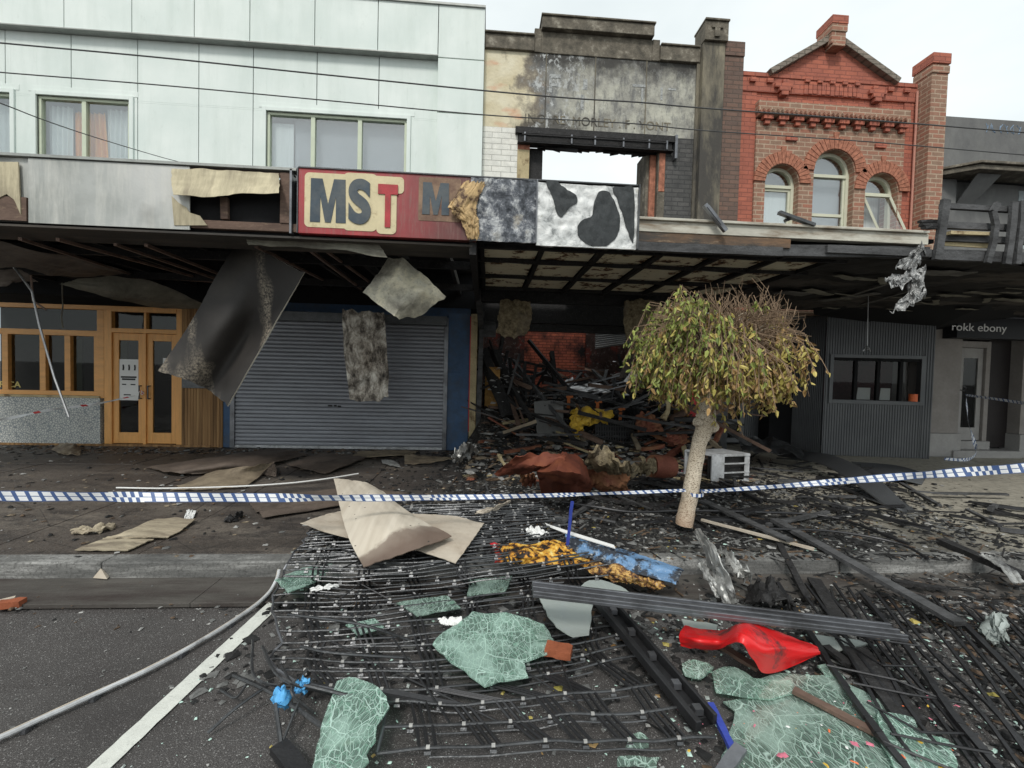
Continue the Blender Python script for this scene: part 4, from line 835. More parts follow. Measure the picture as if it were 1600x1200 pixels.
# loose metal bars lying on the awning edge
tag(MB().bar(PY(1101, 320, YA-.10), PY(1134, 361, YA-.10), .045, .04).bar(PY(1106, 322, YA-.12), PY(1128, 350, YA-.12), .02, .03).build('metal_bracket', 'alu'), 'short grey metal bar leaning over the pale awning edge below the rendered pier', 'bracket')
tag(MB().bar(PY(1217, 332, YA-.06), PY(1272, 352, YA-.06), .05, .03).bar(PY(1226, 345, YA-.02), PY(1240, 340, YA-.02), .03, .03).build('metal_bracket', 'steel'), 'dark metal bracket lying on the awning edge below the arched windows', 'bracket')

# ================= LONG SIGN =================
sg = thing('shop_sign', 'long sign box, lettered red at left, burnt metal and black cow patches at right', 'sign', (0, YA-.03, 2.97))
YS = YA-.035
m = Mt('red_sign_vinyl', .45, 0, .5); x = m.sep(0)
w = m.math('ADD', x, m.math('MULTIPLY', m.math('SUBTRACT', m.noise(4, 8, None, .65), .5), .6))
r = m.ramp(m.noise(2.5, 6, m.map((2, 1, .5))), [(.3, (.26, .022, .028)), (.7, (.44, .05, .055))])
r = m.mix(m.ramp(m.math('MULTIPLY_ADD', w, .4, .6), [(.12, 0.), (.5, .95)]), r, (.10, .035, .03))
r = m.mix(m.ramp(m.noise(10, 9, m.map((3, 1, .3)), .75), [(.5, 0.), (.75, .85)]), r, (.22, .12, .10))
m.col(r).bump(m.noise(20, 5), .12); mt['signred'] = m
m = Mt('charred_sign_metal', .5, .35, .5); n1 = m.noise(6, 10, None, .78, .25)
r = m.ramp(n1, [(.38, (.03, .035, .042)), (.49, (.12, .13, .15)), (.55, (.36, .37, .38)), (.64, (.68, .69, .68))]); r = m.mix(m.ramp(m.noise(3, 6), [(.62, 0.), (.7, .8)]), r, (.30, .24, .15))
m.col(r).bump(n1, .9, .03).bump(m.noise(40, 6), .4, .01); mt['signburn'] = m
m = Mt('crumpled_white_metal', .45, .2, .5); n1 = m.noise(7, 9, None, .72, .5)
r = m.ramp(n1, [(.33, (.22, .23, .23)), (.44, (.58, .59, .58)), (.6, (.80, .80, .78))]); r = m.mix(m.ramp(m.noise(9, 10, None, .8), [(.58, 0.), (.66, .8)]), r, (.35, .34, .28)); m.col(r).bump(n1, .8, .025); mt['signwhite'] = m
mt['cowblack'] = simple('scorched_black_patch', (.045, .05, .052), .4, 25, .7, dirt=(.12, .12, .12), bump=.5)
mt['peel'] = simple('peeled_tan_vinyl', (.52, .36, .18), .35, 8, .7, c2=(.08, .045, .03), thr=(.48, .58), bump=.4)
X0, X1, ZB, ZT = -1.835, 1.53, 2.975, 3.60
def fx(x): return PY(x, 330, YS).x
mb = MB(); mb.box(X0, fx(745), YS, YA+.055, ZB, ZT); mb.build('red_panel', 'signred', sg, bevel=.004)
mb = MB(); mb.grid(lambda u, v: (fx(735)+(fx(838)-fx(735))*u, YS-.012-.022*noise.noise(Vector((u*5, v*4, 2)))-.01*noise.noise(Vector((u*17, v*11, 2))), ZB-.0+(ZT-.005-ZB)*v+.0*u), 50, 40, .03); mb.build('charred_panel', 'signburn', sg, smooth=True)
def wy(x, z): return YS-.006-.02*abs(noise.noise(Vector((x*3.2, z*6, 1))))-.012*noise.noise(Vector((x*14, z*11, 5)))
mb = MB(); mb.grid(lambda u, v: (fx(839)+(X1-fx(839))*u, wy(fx(839)+(X1-fx(839))*u, v*.62), ZB-.02+(ZT-ZB+.0)*v), 90, 50, .03); mb.build('white_panel', 'signwhite', sg, smooth=True)
# cow patches follow the crumpled surface
def patch(px):
    pts = [PY(x, y, YS-.02) for x, y in px]; P2 = []
    L = len(pts)
    for i in range(L):
        for t in range(6): P2.append(interp([pts[(i-1) % L], pts[i], pts[(i+1) % L], pts[(i+2) % L]], (1+t/6)/3))
    bm = bmesh.new(); vs = [bm.verts.new((p.x+.009*noise.noise(p*24), 0, p.z+.009*noise.noise(p*25))) for p in P2]; f = bm.faces.new(vs)
    bmesh.ops.triangulate(bm, faces=[f]); 
    for _ in range(3): bmesh.ops.subdivide_edges(bm, edges=[e for e in bm.edges if e.calc_length() > .05], cuts=1); bmesh.ops.triangulate(bm, faces=bm.faces[:])
    for v_ in bm.verts: v_.co.y = wy(v_.co.x, (v_.co.z-(ZB-.02))/(ZT-ZB)*.62)-.009
    r_ = bmesh.ops.extrude_face_region(bm, geom=bm.faces[:]); 
    for v_ in [g for g in r_['geom'] if isinstance(g, bmesh.types.BMVert)]: v_.co.y += .006
    bmesh.ops.recalc_face_normals(bm, faces=bm.faces); me = bpy.data.meshes.new('cow_patch'); bm.to_mesh(me); bm.free(); me.materials.append(mt['cowblack'].m)
    o = bpy.data.objects.new('cow_patch', me); C.objects.link(o); o.parent = sg; o.location = -Vector(sg['_org'])
patch([(853, 284), (868, 282), (880, 292), (900, 306), (901, 318), (890, 324), (877, 340), (869, 328), (862, 305)])
patch([(936, 300), (950, 299), (960, 314), (968, 335), (968, 356), (962, 372), (948, 383), (924, 383), (908, 374), (902, 358), (909, 344), (924, 337), (929, 316)])
patch([(958, 293), (975, 292), (990, 294), (991, 340), (990, 378), (983, 366), (974, 340), (966, 316)])
mb = MB(); mb.box(fx(838)-.006, fx(838)+.006, YS-.035, YS, ZB, ZT); mb.build('panel_joint', 'alu', sg)
mb = MB(); mb.box(X0-.01, X0, YS-.01, YA+.055, ZB, ZT); mb.box(X0, X1, YS-.012, YA+.055, ZT, ZT+.012); mb.box(X1, X1+.012, YS-.05, YA+.055, ZB-.02, ZT); mb.build('edge_trim', 'steel', sg)
def zz(y, x): return PY(x, y, YS).z
def xx(x): return PY(x, 315, YS).x
# outlines then letters; each glyph sits on its own 1 mm step
def rrect(x0, x1, y0, y1, yo, rad=.05, mat='cream'):
    a, b = xx(x0), xx(x1); xm = (x0+x1)/2; c, d = zz(y1, xm), zz(y0, xm); pts = []
    for cx_, cz_, s0 in ((b-rad, c+rad, -90), (b-rad, d-rad, 0), (a+rad, d-rad, 90), (a+rad, c+rad, 180)):
        for k in range(7): t = math.radians(s0+k*15); pts.append((cx_+rad*math.cos(t), YS-yo, cz_+rad*math.sin(t)))
    return pts
mb = MB(); mb.prism(rrect(476, 548, 271, 356, .004, .045), (0, .004, 0)); mb.prism(rrect(536, 590, 271, 361, .005, .055), (0, .004, 0)); mb.prism(rrect(579, 631, 276, 302, .006, .04), (0, .004, 0)); mb.prism(rrect(589, 620, 277, 366, .007, .045), (0, .004, 0))
mb.prism(rrect(654, 720, 278, 346, .004, .02), (0, .004, 0), 1); mb.build('letter_outline', ['cream', simple('smoked_outline', (.26, .17, .11), .3, 6, .6, c2=(.12, .06, .045))], sg)
def letM(x0, x1, y0, y1, yo):
    xm = (x0+x1)/2; a, b, c, d = xx(x0), xx(x1), zz(y1, xm), zz(y0, xm); P = lambda u, v: (a+(b-a)*u, YS-yo, c+(d-c)*v)
    mb = MB(); mb.prism([P(*q) for q in ((0, 0), (.02, 1), (.34, 1), (.5, .42), (.66, 1), (.98, 1), (1, 0), (.72, 0), (.72, .60), (.58, 0), (.42, 0), (.28, .60), (.28, 0))], (0, .005, 0)); mb.build('lettering', 'navy', sg)
def glyph(ch, x0, x1, y0, y1, mat, off=.055, yo=.009):
    xm = (x0+x1)/2; text_mesh('lettering', ch, mat, (xx(x0), xx(x1), zz(y1, xm), zz(y0, xm)), YS-yo, .005, off, sg)
letM(485, 541, 280, 348, .009); glyph('S', 545, 580, 280, 351, 'navy', .05, .010); mt['tred'] = simple('faded_red_lettering', (.40, .045, .05), .25, 8, .5, dirt=(.2, .08, .06)); glyph('T', 591, 622, 289, 356, 'tred', .045, .012)
letM(660, 702, 286, 336, .009)
mb = MB()
sheet('peeling_vinyl', 'peel', [PYs((727, 281, YS-.03), (745, 281, YS-.05), (762, 284, YS-.02)), PYs((702, 318, YS-.07), (722, 318, YS-.1), (745, 322, YS-.03)), PYs((704, 330, YS-.07), (728, 335, YS-.09), (748, 340, YS-.03)), PYs((722, 350, YS-.05), (735, 352, YS-.07), (748, 352, YS-.03)), PYs((731, 374, YS-.03), (737, 374, YS-.04), (750, 374, YS-.02))], jag=.12, wr=.03, ws=9, nu=36, nv=80, parent=sg)

# ================= HANGING SHEETS =================
m = Mt('smoked_ceiling_panel', .6, 0, .4); n1 = m.noise(1.6, 5)
r = m.ramp(n1, [(.3, (.014, .012, .011)), (.6, (.032, .028, .025)), (.8, (.06, .052, .044))])
msk = m.math('MULTIPLY', m.ramp(m.noise(1.1, 3, m.map((1.4, 1, .45), (0, .55, 0))), [(.5, 0.), (.6, 1.)]), m.ramp(m.noise(40, 7, None, .75), [(.42, 0.), (.6, 1.)]))
r = m.mix(msk, r, (.40, .34, .26)); m.col(r).bump(m.noise(12, 5), .1); mt['hang'] = m
mt['raw_edge'] = simple('raw_sheet_edge', (.48, .45, .38), .2, 9, .8)
Yh = 5.1
sheet('hanging_ceiling_sheet', ['hang', 'raw_edge'], [PYs((368, 386, Yh+.1), (392, 386, Yh), (435, 405, Yh-.1), (477, 426, Yh-.1)), PYs((330, 448, Yh), (370, 466, Yh-.06), (405, 485, Yh+.05), (447, 478, Yh-.08)), PYs((296, 510, Yh+.02), (338, 525, Yh-.1), (377, 535, Yh+.14), (412, 540, Yh-.05)), PYs((248, 580, Yh), (295, 595, Yh-.05), (330, 612, Yh+.12), (357, 635, Yh))],
      'large dark brown ceiling sheet dangling by one corner in front of the shutter', 'ceiling sheet', nu=36, nv=48, th=.016, wr=.015, ws=3, jag=.010, mie=1)
m = Mt('pale_peeling_panel', .5, .1, .5); r = m.ramp(m.noise(2.2, 7, None, .7), [(.35, (.12, .11, .09)), (.5, (.38, .36, .29)), (.6, (.66, .61, .46)), (.8, (.5, .5, .46))]); r = m.mix(m.ramp(m.noise(45, 6, None, .7), [(.55, 0.), (.68, .6)]), r, (.16, .13, .10)); m.col(r).bump(m.noise(9, 6), .3); mt['palep'] = m
Yh = 5.0
sheet('hanging_ceiling_sheet', 'palep', [PYs((607, 404, Yh), (628, 405, Yh-.05), (650, 420, Yh+.05), (672, 440, Yh), (697, 465, Yh)), PYs((590, 428, Yh), (618, 430, Yh-.12), (640, 450, Yh-.05), (662, 452, Yh-.08), (676, 478, Yh+.05)), PYs((567, 458, Yh), (590, 474, Yh-.05), (616, 495, Yh-.06), (624, 497, Yh+.0), (648, 498, Yh+.1))],
      'small folded pale metal sheet hanging below the red part of the long sign', 'metal sheet', nu=40, nv=30, th=.004, wr=.02, ws=5, sharp=True)
m = Mt('blistered_metal_strip', .38, .55, .5); n1 = m.noise(6, 9, m.map((1, 1, .6)), .75, .3)
r = m.ramp(n1, [(.36, (.02, .017, .015)), (.44, (.13, .11, .09)), (.52, (.36, .32, .27)), (.64, (.78, .74, .66))]); r = m.mix(m.ramp(m.noise(3.1, 3), [(.72, 0.), (.76, .9)]), r, (.5, .06, .07)); m.col(r).bump(n1, .6, .03); mt['blister'] = m
Yh = 7.2
sheet('hanging_metal_strip', 'blister', [PYs((535, 484, Yh), (560, 487, Yh-.06), (600, 490, Yh)), PYs((536, 530, Yh), (570, 533, Yh-.05), (604, 535, Yh)), PYs((541, 580, Yh-.05), (575, 580, Yh+.05), (607, 580, Yh-.02)), PYs((547, 626, Yh-.12), (580, 628, Yh-.03), (607, 622, Yh-.1))],
      'long blistered metal strip hanging upright in front of the grey shutter', 'metal strip', nu=24, nv=50, th=.004, wr=.035, ws=5, sharp=True)
# foil scraps at the right
m = Mt('torn_foil', .32, .7, .5); n1 = m.noise(12, 7, None, .7, 1); m.col(m.ramp(n1, [(.35, (.12, .12, .12)), (.6, (.5, .5, .49)), (.75, (.75, .75, .73))])).bump(n1, .9, .03); mt['foil'] = m
Yh = 4.4
ff = thing('foil_scrap', 'crumpled silver foil scraps dangling from the charred awning edge at the right', 'foil', PY(1440, 385, Yh))
sheet('foil', 'foil', [PYs((1436, 384, Yh), (1443, 384, Yh-.03)), PYs((1418, 400, Yh), (1441, 400, Yh+.04)), PYs((1397, 418, Yh-.02), (1432, 424, Yh))], wr=.1, ws=5, jag=.04, parent=ff, nu=20, nv=20, seed=2)
sheet('foil', 'foil', [PYs((1384, 434, Yh), (1394, 452, Yh)), PYs((1402, 430, Yh+.03), (1410, 446, Yh-.04)), PYs((1428, 420, Yh), (1437, 432, Yh))], wr=.1, ws=5, jag=.04, parent=ff, nu=20, nv=20, seed=5)
sheet('foil', 'foil', [PYs((1421, 432, Yh), (1440, 418, Yh)), PYs((1418, 455, Yh+.03), (1441, 442, Yh-.05)), PYs((1390, 488, Yh), (1445, 468, Yh))], wr=.12, ws=5, jag=.04, parent=ff, nu=24, nv=24, seed=9)
lp = thing('hanging_lamp', 'burnt lamp fitting dangling on a thin cord before the corrugated wall', 'lamp', PY(1355, 545, 6.6))
MB().tube([PY(1357, 458, 6.6), PY(1356, 500, 6.6), PY(1355, 540, 6.6)], .006, 5).build('cord', 'zinc', lp)
mb = MB(); c = PY(1355, 542, 6.6); mb.tube([c, c+Vector((0, 0, -.05))], [.02, .05], 8); mb.tube([c+Vector((-.03, 0, -.02)), c+Vector((-.07, 0, -.07))], .01, 5); mb.tube([c+Vector((.03, 0, -.02)), c+Vector((.06, 0, -.07))], .01, 5); mb.build('fitting', 'zinc', lp)
# insulation slabs hanging at the shop opening
m = Mt('charred_insulation', .95); r = m.ramp(m.noise(14, 9, None, .75), [(.35, (.07, .055, .035)), (.55, (.26, .21, .13)), (.75, (.42, .36, .24))]); r = m.mix(m.ramp(m.noise(3, 5), [(.55, 0.), (.7, .7)]), r, (.14, .12, .10)); m.col(r).bump(m.noise(60, 6), 1, .02); mt['insul'] = m
Yh = 7.3
sheet('insulation_slab', 'insul', [PYs((781, 470, Yh), (805, 471, Yh), (829, 472, Yh)), PYs((779, 497, Yh-.04), (805, 500, Yh-.08), (828, 497, Yh)), PYs((777, 521, Yh), (800, 526, Yh-.02), (823, 522, Yh))], 'hanging brown insulation slab at the left side of the burnt shop opening', 'insulation', th=.07, wr=.03, jag=.02, nu=20, nv=20)
sheet('insulation_slab', 'insul', [PYs((975, 472, Yh), (1002, 470, Yh), (1030, 472, Yh)), PYs((974, 500, Yh), (1002, 503, Yh-.08), (1032, 500, Yh)), PYs((978, 531, Yh), (1005, 536, Yh-.02), (1034, 540, Yh))], 'hanging brown insulation slab partly behind the tree crown', 'insulation', th=.07, wr=.03, jag=.02, nu=20, nv=20, seed=4)

# ================= OVERHEAD WIRES =================
def wirepts(px, Y):
    P = [PY(x, y, Y) for x, y in px]; return [interp(P, i/60) for i in range(61)]
tag(MB().tube(wirepts([(-150, 52), (0, 67), (250, 90), (500, 116), (750, 141), (900, 154), (1000, 160), (1100, 169), (1350, 187), (1600, 207), (1760, 219)], 3.6), .0055, 6).build('overhead_wire', 'wire'), 'upper of the two long overhead wires crossing the whole street front', 'wire')
tag(MB().tube(wirepts([(-150, 100), (0, 113), (250, 133), (500, 156), (750, 179), (900, 188), (1000, 194), (1100, 204), (1350, 221), (1600, 242), (1760, 254)], 3.7), .0045, 6).build('overhead_wire', 'wire'), 'lower of the two long overhead wires crossing the whole street front', 'wire')
P_ = [PY(x, y, Y) for x, y, Y in ((-120, 118, 3.6), (0, 161, 4.0), (70, 188, 4.5), (150, 215, 5.4), (250, 245, 6.6), (300, 258, 7.4))]
tag(MB().tube([interp(P_, i/40) for i in range(41)], .005, 6).build('service_cable', 'wire'), 'thin cable sloping down past the curtained upper window at the left', 'cable')

# ================= TREE =================
random.seed(21)
YT = 4.15
tr = thing('street_tree', 'small lollipop street tree with half scorched drooping leaves before the burnt shop', 'tree', PZ(1068, 822))
m = Mt('pale_speckled_bark', .85); r = m.ramp(m.noise(6, 6, m.map((1, 1, .5))), [(.3, (.46, .38, .28)), (.7, (.66, .58, .46))]); r = m.mix(m.ramp(m.noise(70, 4, m.map((1, 1, 2.2))), [(.52, 0.), (.6, .9)]), r, (.13, .09, .06))
r = m.mix(m.ramp(m.math('ADD', m.sep(2), m.math('MULTIPLY', m.noise(6, 4), .2)), [(.3, .55), (.6, 0.)]), r, (.30, .15, .08)); m.col(r).bump(m.noise(40, 6), .6, .01); mt['bark'] = m
trunk_px = [(1069, 820, 15.5), (1072, 803, 14.5), (1078, 775, 14), (1085, 735, 13.5), (1092, 695, 13), (1100, 672, 15), (1103, 660, 17), (1104, 645, 15), (1104, 622, 12.5), (1103, 590, 12), (1106, 560, 11)]
tp = [PY(x, y, YT) for x, y, _ in trunk_px]; tr_ = [w/FPX*YT*.9 for _, _, w in trunk_px]
pts = []; rs = []
n = 40
for i in range(n+1):
    t = i/n; pts.append(interp(tp, t)); k = t*(len(tr_)-1); a = int(min(k, len(tr_)-2)); rs.append(tr_[a]+(tr_[a+1]-tr_[a])*(k-a))
mb = MB(); mb.tube(pts, rs, 16)
for (x, y, r_) in ((1116, 668, 7), (1098, 650, 5), (1110, 628, 4.2), (1093, 660, 5)):   # burls and a lopped knot
    c = PY(x, y, YT-.06); R0 = r_/FPX*YT; mb.tube([c+Vector((0, .05, 0)), c+Vector((0, .01, 0)), c+Vector((0, -.012, 0)), c+Vector((0, -.014, 0))], [R0*1.6, R0*1.25, R0, R0*.5], 10)
mb.v = [tuple(Vector(v)+Vector((noise.noise(Vector(v)*14), noise.noise(Vector(v)*15+Vector((3, 3, 3))), 0))*.009) for v in mb.v]
mb.build('trunk', 'bark', tr, smooth=True)
cen = PY(1120, 536, YT); rx, ry, rz = .735, .70, .58
def leafmat(name, c, c2):
    m = Mt(name, .55, 0, .4); i = N(m.nt, 'ShaderNodeObjectInfo'); g = N(m.nt, 'ShaderNodeNewGeometry')
    m.col(m.ramp(g.outputs['Random Per Island'], [(0., c), (1., c2)])); m.b.inputs['Transmission Weight'].default_value = 0
    m.b.inputs['Subsurface Weight'].default_value = 0; return m
mt['leafg'] = leafmat('green_olive_leaf', (.11, .15, .03), (.30, .33, .08)); mt['leafy'] = leafmat('yellowed_leaf', (.30, .26, .06), (.55, .44, .14)); mt['leafb'] = leafmat('scorched_leaf', (.18, .10, .035), (.42, .27, .11))
mt['twig'] = simple('bare_twig', (.21, .145, .095), .35, 8, .9)
hub = PY(1106, 575, YT); lim = MB(); tips = []
for k in range(13):
    a = k*2*math.pi/13+random.uniform(-.2, .2); el = random.uniform(-.05, 1.1); d = Vector((math.cos(a)*math.cos(el), math.sin(a)*math.cos(el), math.sin(el)+.1))
    end = cen+Vector((d.x*rx*.5, d.y*ry*.5, d.z*rz*.42)); mid = hub.lerp(end, .45)+Vector((0, 0, -.03)); lim.tube([interp([hub, mid, end], i/6) for i in range(7)], .028, 7, r2=.009); tips.append((mid, end))
    for q in range(5):
        s_ = mid.lerp(end, random.random()); a2 = a+random.uniform(-.9, .9); e2 = s_+Vector((math.cos(a2)*.26, math.sin(a2)*.24, random.uniform(0, .2))); lim.tube([s_, s_.lerp(e2, .5)+Vector((0, 0, .03)), e2], .010, 5, r2=.004); tips.append((s_, e2))
lim.build('limb', 'bark', tr)
tw = MB(); lf = MB()
def leafq(p, d, L, mi):
    d = d.normalized(); s_ = d.cross(Vector((random.uniform(-1, 1), random.uniform(-1, 1), random.uniform(-.4, .4)))).normalized()*L*.21; nn = d.cross(s_).normalized()*L*.12
    a = p; b = p+d*L*.35+s_-nn; c = p+d*L*.35-s_-nn; e = p+d*L*.75+s_*.7+nn*.3; f = p+d*L*.75-s_*.7+nn*.3; g = p+d*L+nn; m0 = p+d*L*.35; m1 = p+d*L*.75+nn
    lf.add([a, b, c, e, f, g, m0, m1], [(0, 1, 6), (0, 6, 2), (1, 3, 7, 6), (6, 7, 4, 2), (3, 5, 7), (7, 5, 4)], mi)
def inside(p):
    q = p-cen; return (q.x/rx)**2+(q.y/ry)**2+(q.z/rz)**2
# drooping leafy sprays over a shell, thinner at the upper middle right where only twigs stay
cnt = 0
for k in range(2100):
    a = random.uniform(0, 2*math.pi); sz = random.uniform(-1.0, .92); cz = math.sqrt(max(0, 1-sz*sz)); rr = random.uniform(.62, 1.03)*(1+.28*noise.noise(Vector((math.cos(a)*2, math.sin(a)*2, sz*2))))
    p = cen+Vector((math.cos(a)*cz*rx*rr, math.sin(a)*cz*ry*rr, sz*rz*rr))
    if sz < -.55 and cz < .62 and random.random() < .6: continue
    px_ = (p.x-cen.x)/rx; top = (p.z-cen.z)/rz
    if top > .15 and -.22 < px_ < .66 and random.random() < (.93 if top > .3 else .6): continue
    if top > .75 and random.random() < .6: continue
    if noise.noise(p*4.2) < -.12: continue
    d = (Vector((p.x-cen.x, p.y-cen.y, 0)).normalized()*.5+Vector((random.uniform(-.3, .3), random.uniform(-.3, .3), -1))).normalized()
    L = random.uniform(.10, .24); q = p+d*L*.5+Vector((0, 0, -.03)); e = p+d*L+Vector((0, 0, -L*.35)); tw.tube([p+(cen-p)*.18+Vector((0, 0, .05)), p, q, e], .0035, 3)
    g = .5-.45*px_+.25*top+random.uniform(-.3, .3)
    for j in range(random.randint(6, 10)):
        t = random.random(); b = p.lerp(e, t); ld = Vector((random.uniform(-.6, .6), random.uniform(-.6, .6), random.uniform(-1.3, -.25))); mi = 0 if g+random.uniform(-.35, .35) > .74 else (1 if random.random() < .6 else 2)
        leafq(b, ld, random.uniform(.042, .082), mi); cnt += 1
# bare twigs
for k in range(300):
    a = random.uniform(0, 2*math.pi); s_ = cen+Vector((.05+random.uniform(-.3, .42), random.uniform(-.4, .35), random.uniform(-.25, .15))); d = Vector((math.cos(a)*.55+.12, math.sin(a)*.5, random.uniform(.35, 1.2))).normalized(); L = random.uniform(.2, .48)
    e = s_+d*L; e2 = e+Vector((random.uniform(-.06, .06), random.uniform(-.05, .05), .07)); 
    if inside(e2) > 1.45: continue
    tw.tube([s_, s_.lerp(e, .5)+Vector((random.uniform(-.03, .03), 0, -.01)), e, e2], .0055, 4, r2=.0018)
    for q in range(2):
        f = s_.lerp(e, random.uniform(.4, .9)); tw.tube([f, f+Vector((random.uniform(-.1, .1), random.uniform(-.1, .1), random.uniform(.05, .14)))], .0026, 3)
for k in range(420):
    a = random.uniform(0, 2*math.pi); sz = random.uniform(-.8, .6); cz = math.sqrt(1-sz*sz); s_ = cen+Vector((math.cos(a)*cz*rx*.45, math.sin(a)*cz*ry*.45, sz*rz*.4)); e = cen+Vector((math.cos(a+random.uniform(-.4, .4))*cz*rx*.95, math.sin(a)*cz*ry*.95, sz*rz*.95)); tw.tube([s_, s_.lerp(e, .5)+Vector((0, 0, .05)), e], .004, 3, r2=.002)
tw.build('twigs', 'twig', tr); lf.build('crown', ['leafg', 'leafy', 'leafb'], tr)

# ================= TAPES =================
mt['tapew'] = simple('tape_white', (.80, .81, .82), .05, 5, .4, spec=.5); mt['tapeb'] = simple('tape_blue', (.07, .12, .27), .1, 5, .4, spec=.5); mt['taper'] = simple('tape_red', (.55, .05, .05), .1, 5, .4)
def tape(name, P, widths, label, mats, cell=.05, skew=.02, twist=None, rows=5, pattern='check'):
    """ribbon through P; faces alternate colour like a chequered barrier tape"""
    P = [Vector(p) for p in P]; n = len(P)-1; D = []; L = 0; last = None; S_ = []
    FR = [0, .07, .46, .54, .93, 1]; K = 400; pts = [interp(P, i/K) for i in range(K+1)]; acc = [0]
    for i in range(K): acc.append(acc[-1]+(pts[i+1]-pts[i]).length)
    T = acc[-1]; nc = int(T/cell*2); mb = MB(); prev = None
    def at(s_):
        s_ = max(0, min(T, s_)); lo = 0
        while lo < K-1 and acc[lo+1] < s_: lo += 1
        return pts[lo].lerp(pts[lo+1], (s_-acc[lo])/max(1e-6, acc[lo+1]-acc[lo])), s_/T
    for i in range(nc+1):
        row = []
        for j in range(rows+1):
            p, t = at(i*cell/2+skew*2*FR[j]); a, _ = at(i*cell/2+skew*2*FR[j]-.02); b, _ = at(i*cell/2+skew*2*FR[j]+.02); d = (b-a).normalized() if (b-a).length > 0 else Vector((1, 0, 0))
            k = t*(len(widths)-1); q = int(min(k, len(widths)-2)); w_ = widths[q]+(widths[q+1]-widths[q])*(k-q); an = twist(t) if twist else 0
            up = Vector((0, 0, 1)); side = d.cross(up).normalized(); nu_ = up*math.cos(an)+side*math.sin(an); row.append(p+nu_*w_*(.5-FR[j]))
        mb.v += [tuple(v) for v in row]
        if i:
            for j in range(rows):
                b0 = (i-1)*(rows+1)+j; mb.f.append((b0, b0+rows+1, b0+rows+2, b0+1))
                if pattern == 'check': c = (1 if j in (0, 2, 4) else (1 if i % 3 == 0 else 0)) if i % 44 > 7 else (i+(j > 2)) % 2
                else: c = 1 if (i % 22) < 3 else 0
                mb.mi.append(c)
    o = mb.build(name, mats); return tag(o, label, 'barrier tape')
TW = .078
def wob(a, b): return lambda t: a*math.sin(t*b)+.25*math.sin(t*b*2.7)
tape('barrier_tape', [PY(-150, 774, 3.1), PY(0, 775, 3.25), PY(300, 777, 3.4), PY(600, 778, 3.6), PY(820, 775, 3.85), PY(1000, 769, 4.05), PY(1072, 766, YT-.11)], [TW, TW*.95, TW*.85, TW*.62, .035, .03], 'blue and white chequered barrier tape running from the left edge to the tree trunk', ['tapew', 'tapeb'], .052, .016, wob(.25, 17))
tape('barrier_tape', [PY(1096, 768, YT-.1), PY(1200, 761, 4.0), PY(1350, 749, 3.8), PY(1500, 738, 3.6), PY(1600, 731, 3.45), PY(1760, 716, 3.2)], [.035, .045, TW*.9, TW*1.1, TW*1.1], 'wide blue and white chequered barrier tape running from the tree trunk to the right edge', ['tapew', 'tapeb'], .052, .016, wob(.15, 13))
mb = MB(); c = PY(1084, 768, YT)
for k in range(24):
    t0, t1 = k/24*2*math.pi, (k+1)/24*2*math.pi; R0 = .094
    mb.add([c+Vector((math.cos(t0)*R0, math.sin(t0)*R0, -.022+.01*math.sin(t0))), c+Vector((math.cos(t1)*R0, math.sin(t1)*R0, -.022+.01*math.sin(t1))), c+Vector((math.cos(t1)*R0, math.sin(t1)*R0, .012+.01*math.sin(t1))), c+Vector((math.cos(t0)*R0, math.sin(t0)*R0, .012+.01*math.sin(t0)))], [(0, 1, 2, 3)], k % 2)
tag(mb.build('barrier_tape', ['tapew', 'tapeb']), 'twist of chequered barrier tape wrapped round the tree trunk', 'barrier tape')
tape('barrier_tape', [PY(1508, 617, 8.3), PY(1560, 624, 7.6), PY(1600, 630, 7.1), PY(1740, 650, 5.5)], [.04, .06, .08], 'narrow chequered barrier tape running right from the grey doorway', ['tapew', 'tapeb'], .06, .016)
tape('barrier_tape', [PY(1510, 622, 8.28), PY(1513, 660, 8.2), PY(1522, 690, 8.1), PY(1526, 706, 8.0), PY(1512, 718, 7.95), PY(1475, 717, 7.95)], [.06, .08, .1, .08, .07, .05], 'loose end of chequered barrier tape hanging from the grey door onto the step', ['tapew', 'tapeb'], .06, .016, wob(.4, 9))
tape('barrier_tape', [PY(-100, 668, 7.0), PY(0, 656, 7.2), PY(80, 640, 7.5), PY(150, 631, 7.9), PY(212, 618, 8.3)], [.06, .05, .035, .04, .02], 'thin red and white barrier tape stretched across the cafe front to its door', ['tapew', 'taper'], .05, .014, wob(.7, 25), pattern='red')
mb = MB(); c = PY(222, 617, 8.33); random.seed(4)
for k in range(5): a_ = random.uniform(0, 6.3); mb.tube([c, c+Vector((math.cos(a_)*.05, -.02, math.sin(a_)*.08)), c+Vector((math.cos(a_+1)*.05, -.03, math.sin(a_+1)*.08))], .006, 4, k % 2)
tag(mb.build('tape_knot', ['tapew', 'taper']), 'knot of red and white tape tied to the cafe door handle', 'tape knot')
# flaky pale battens showing where soffit lining burned away over the entry
mb = MB(); random.seed(8)
for k in range(26):
    x = random.uniform(4.3, 8.5); y = random.uniform(4.8, 7.6); mb.bar((x, y, 2.975), (x+random.uniform(.2, .7), y+random.uniform(-.12, .35), 2.97), random.uniform(.02, .12), .008, jit=.5, segs=4)
mb.each('flaking_board', 'sag2', rb)
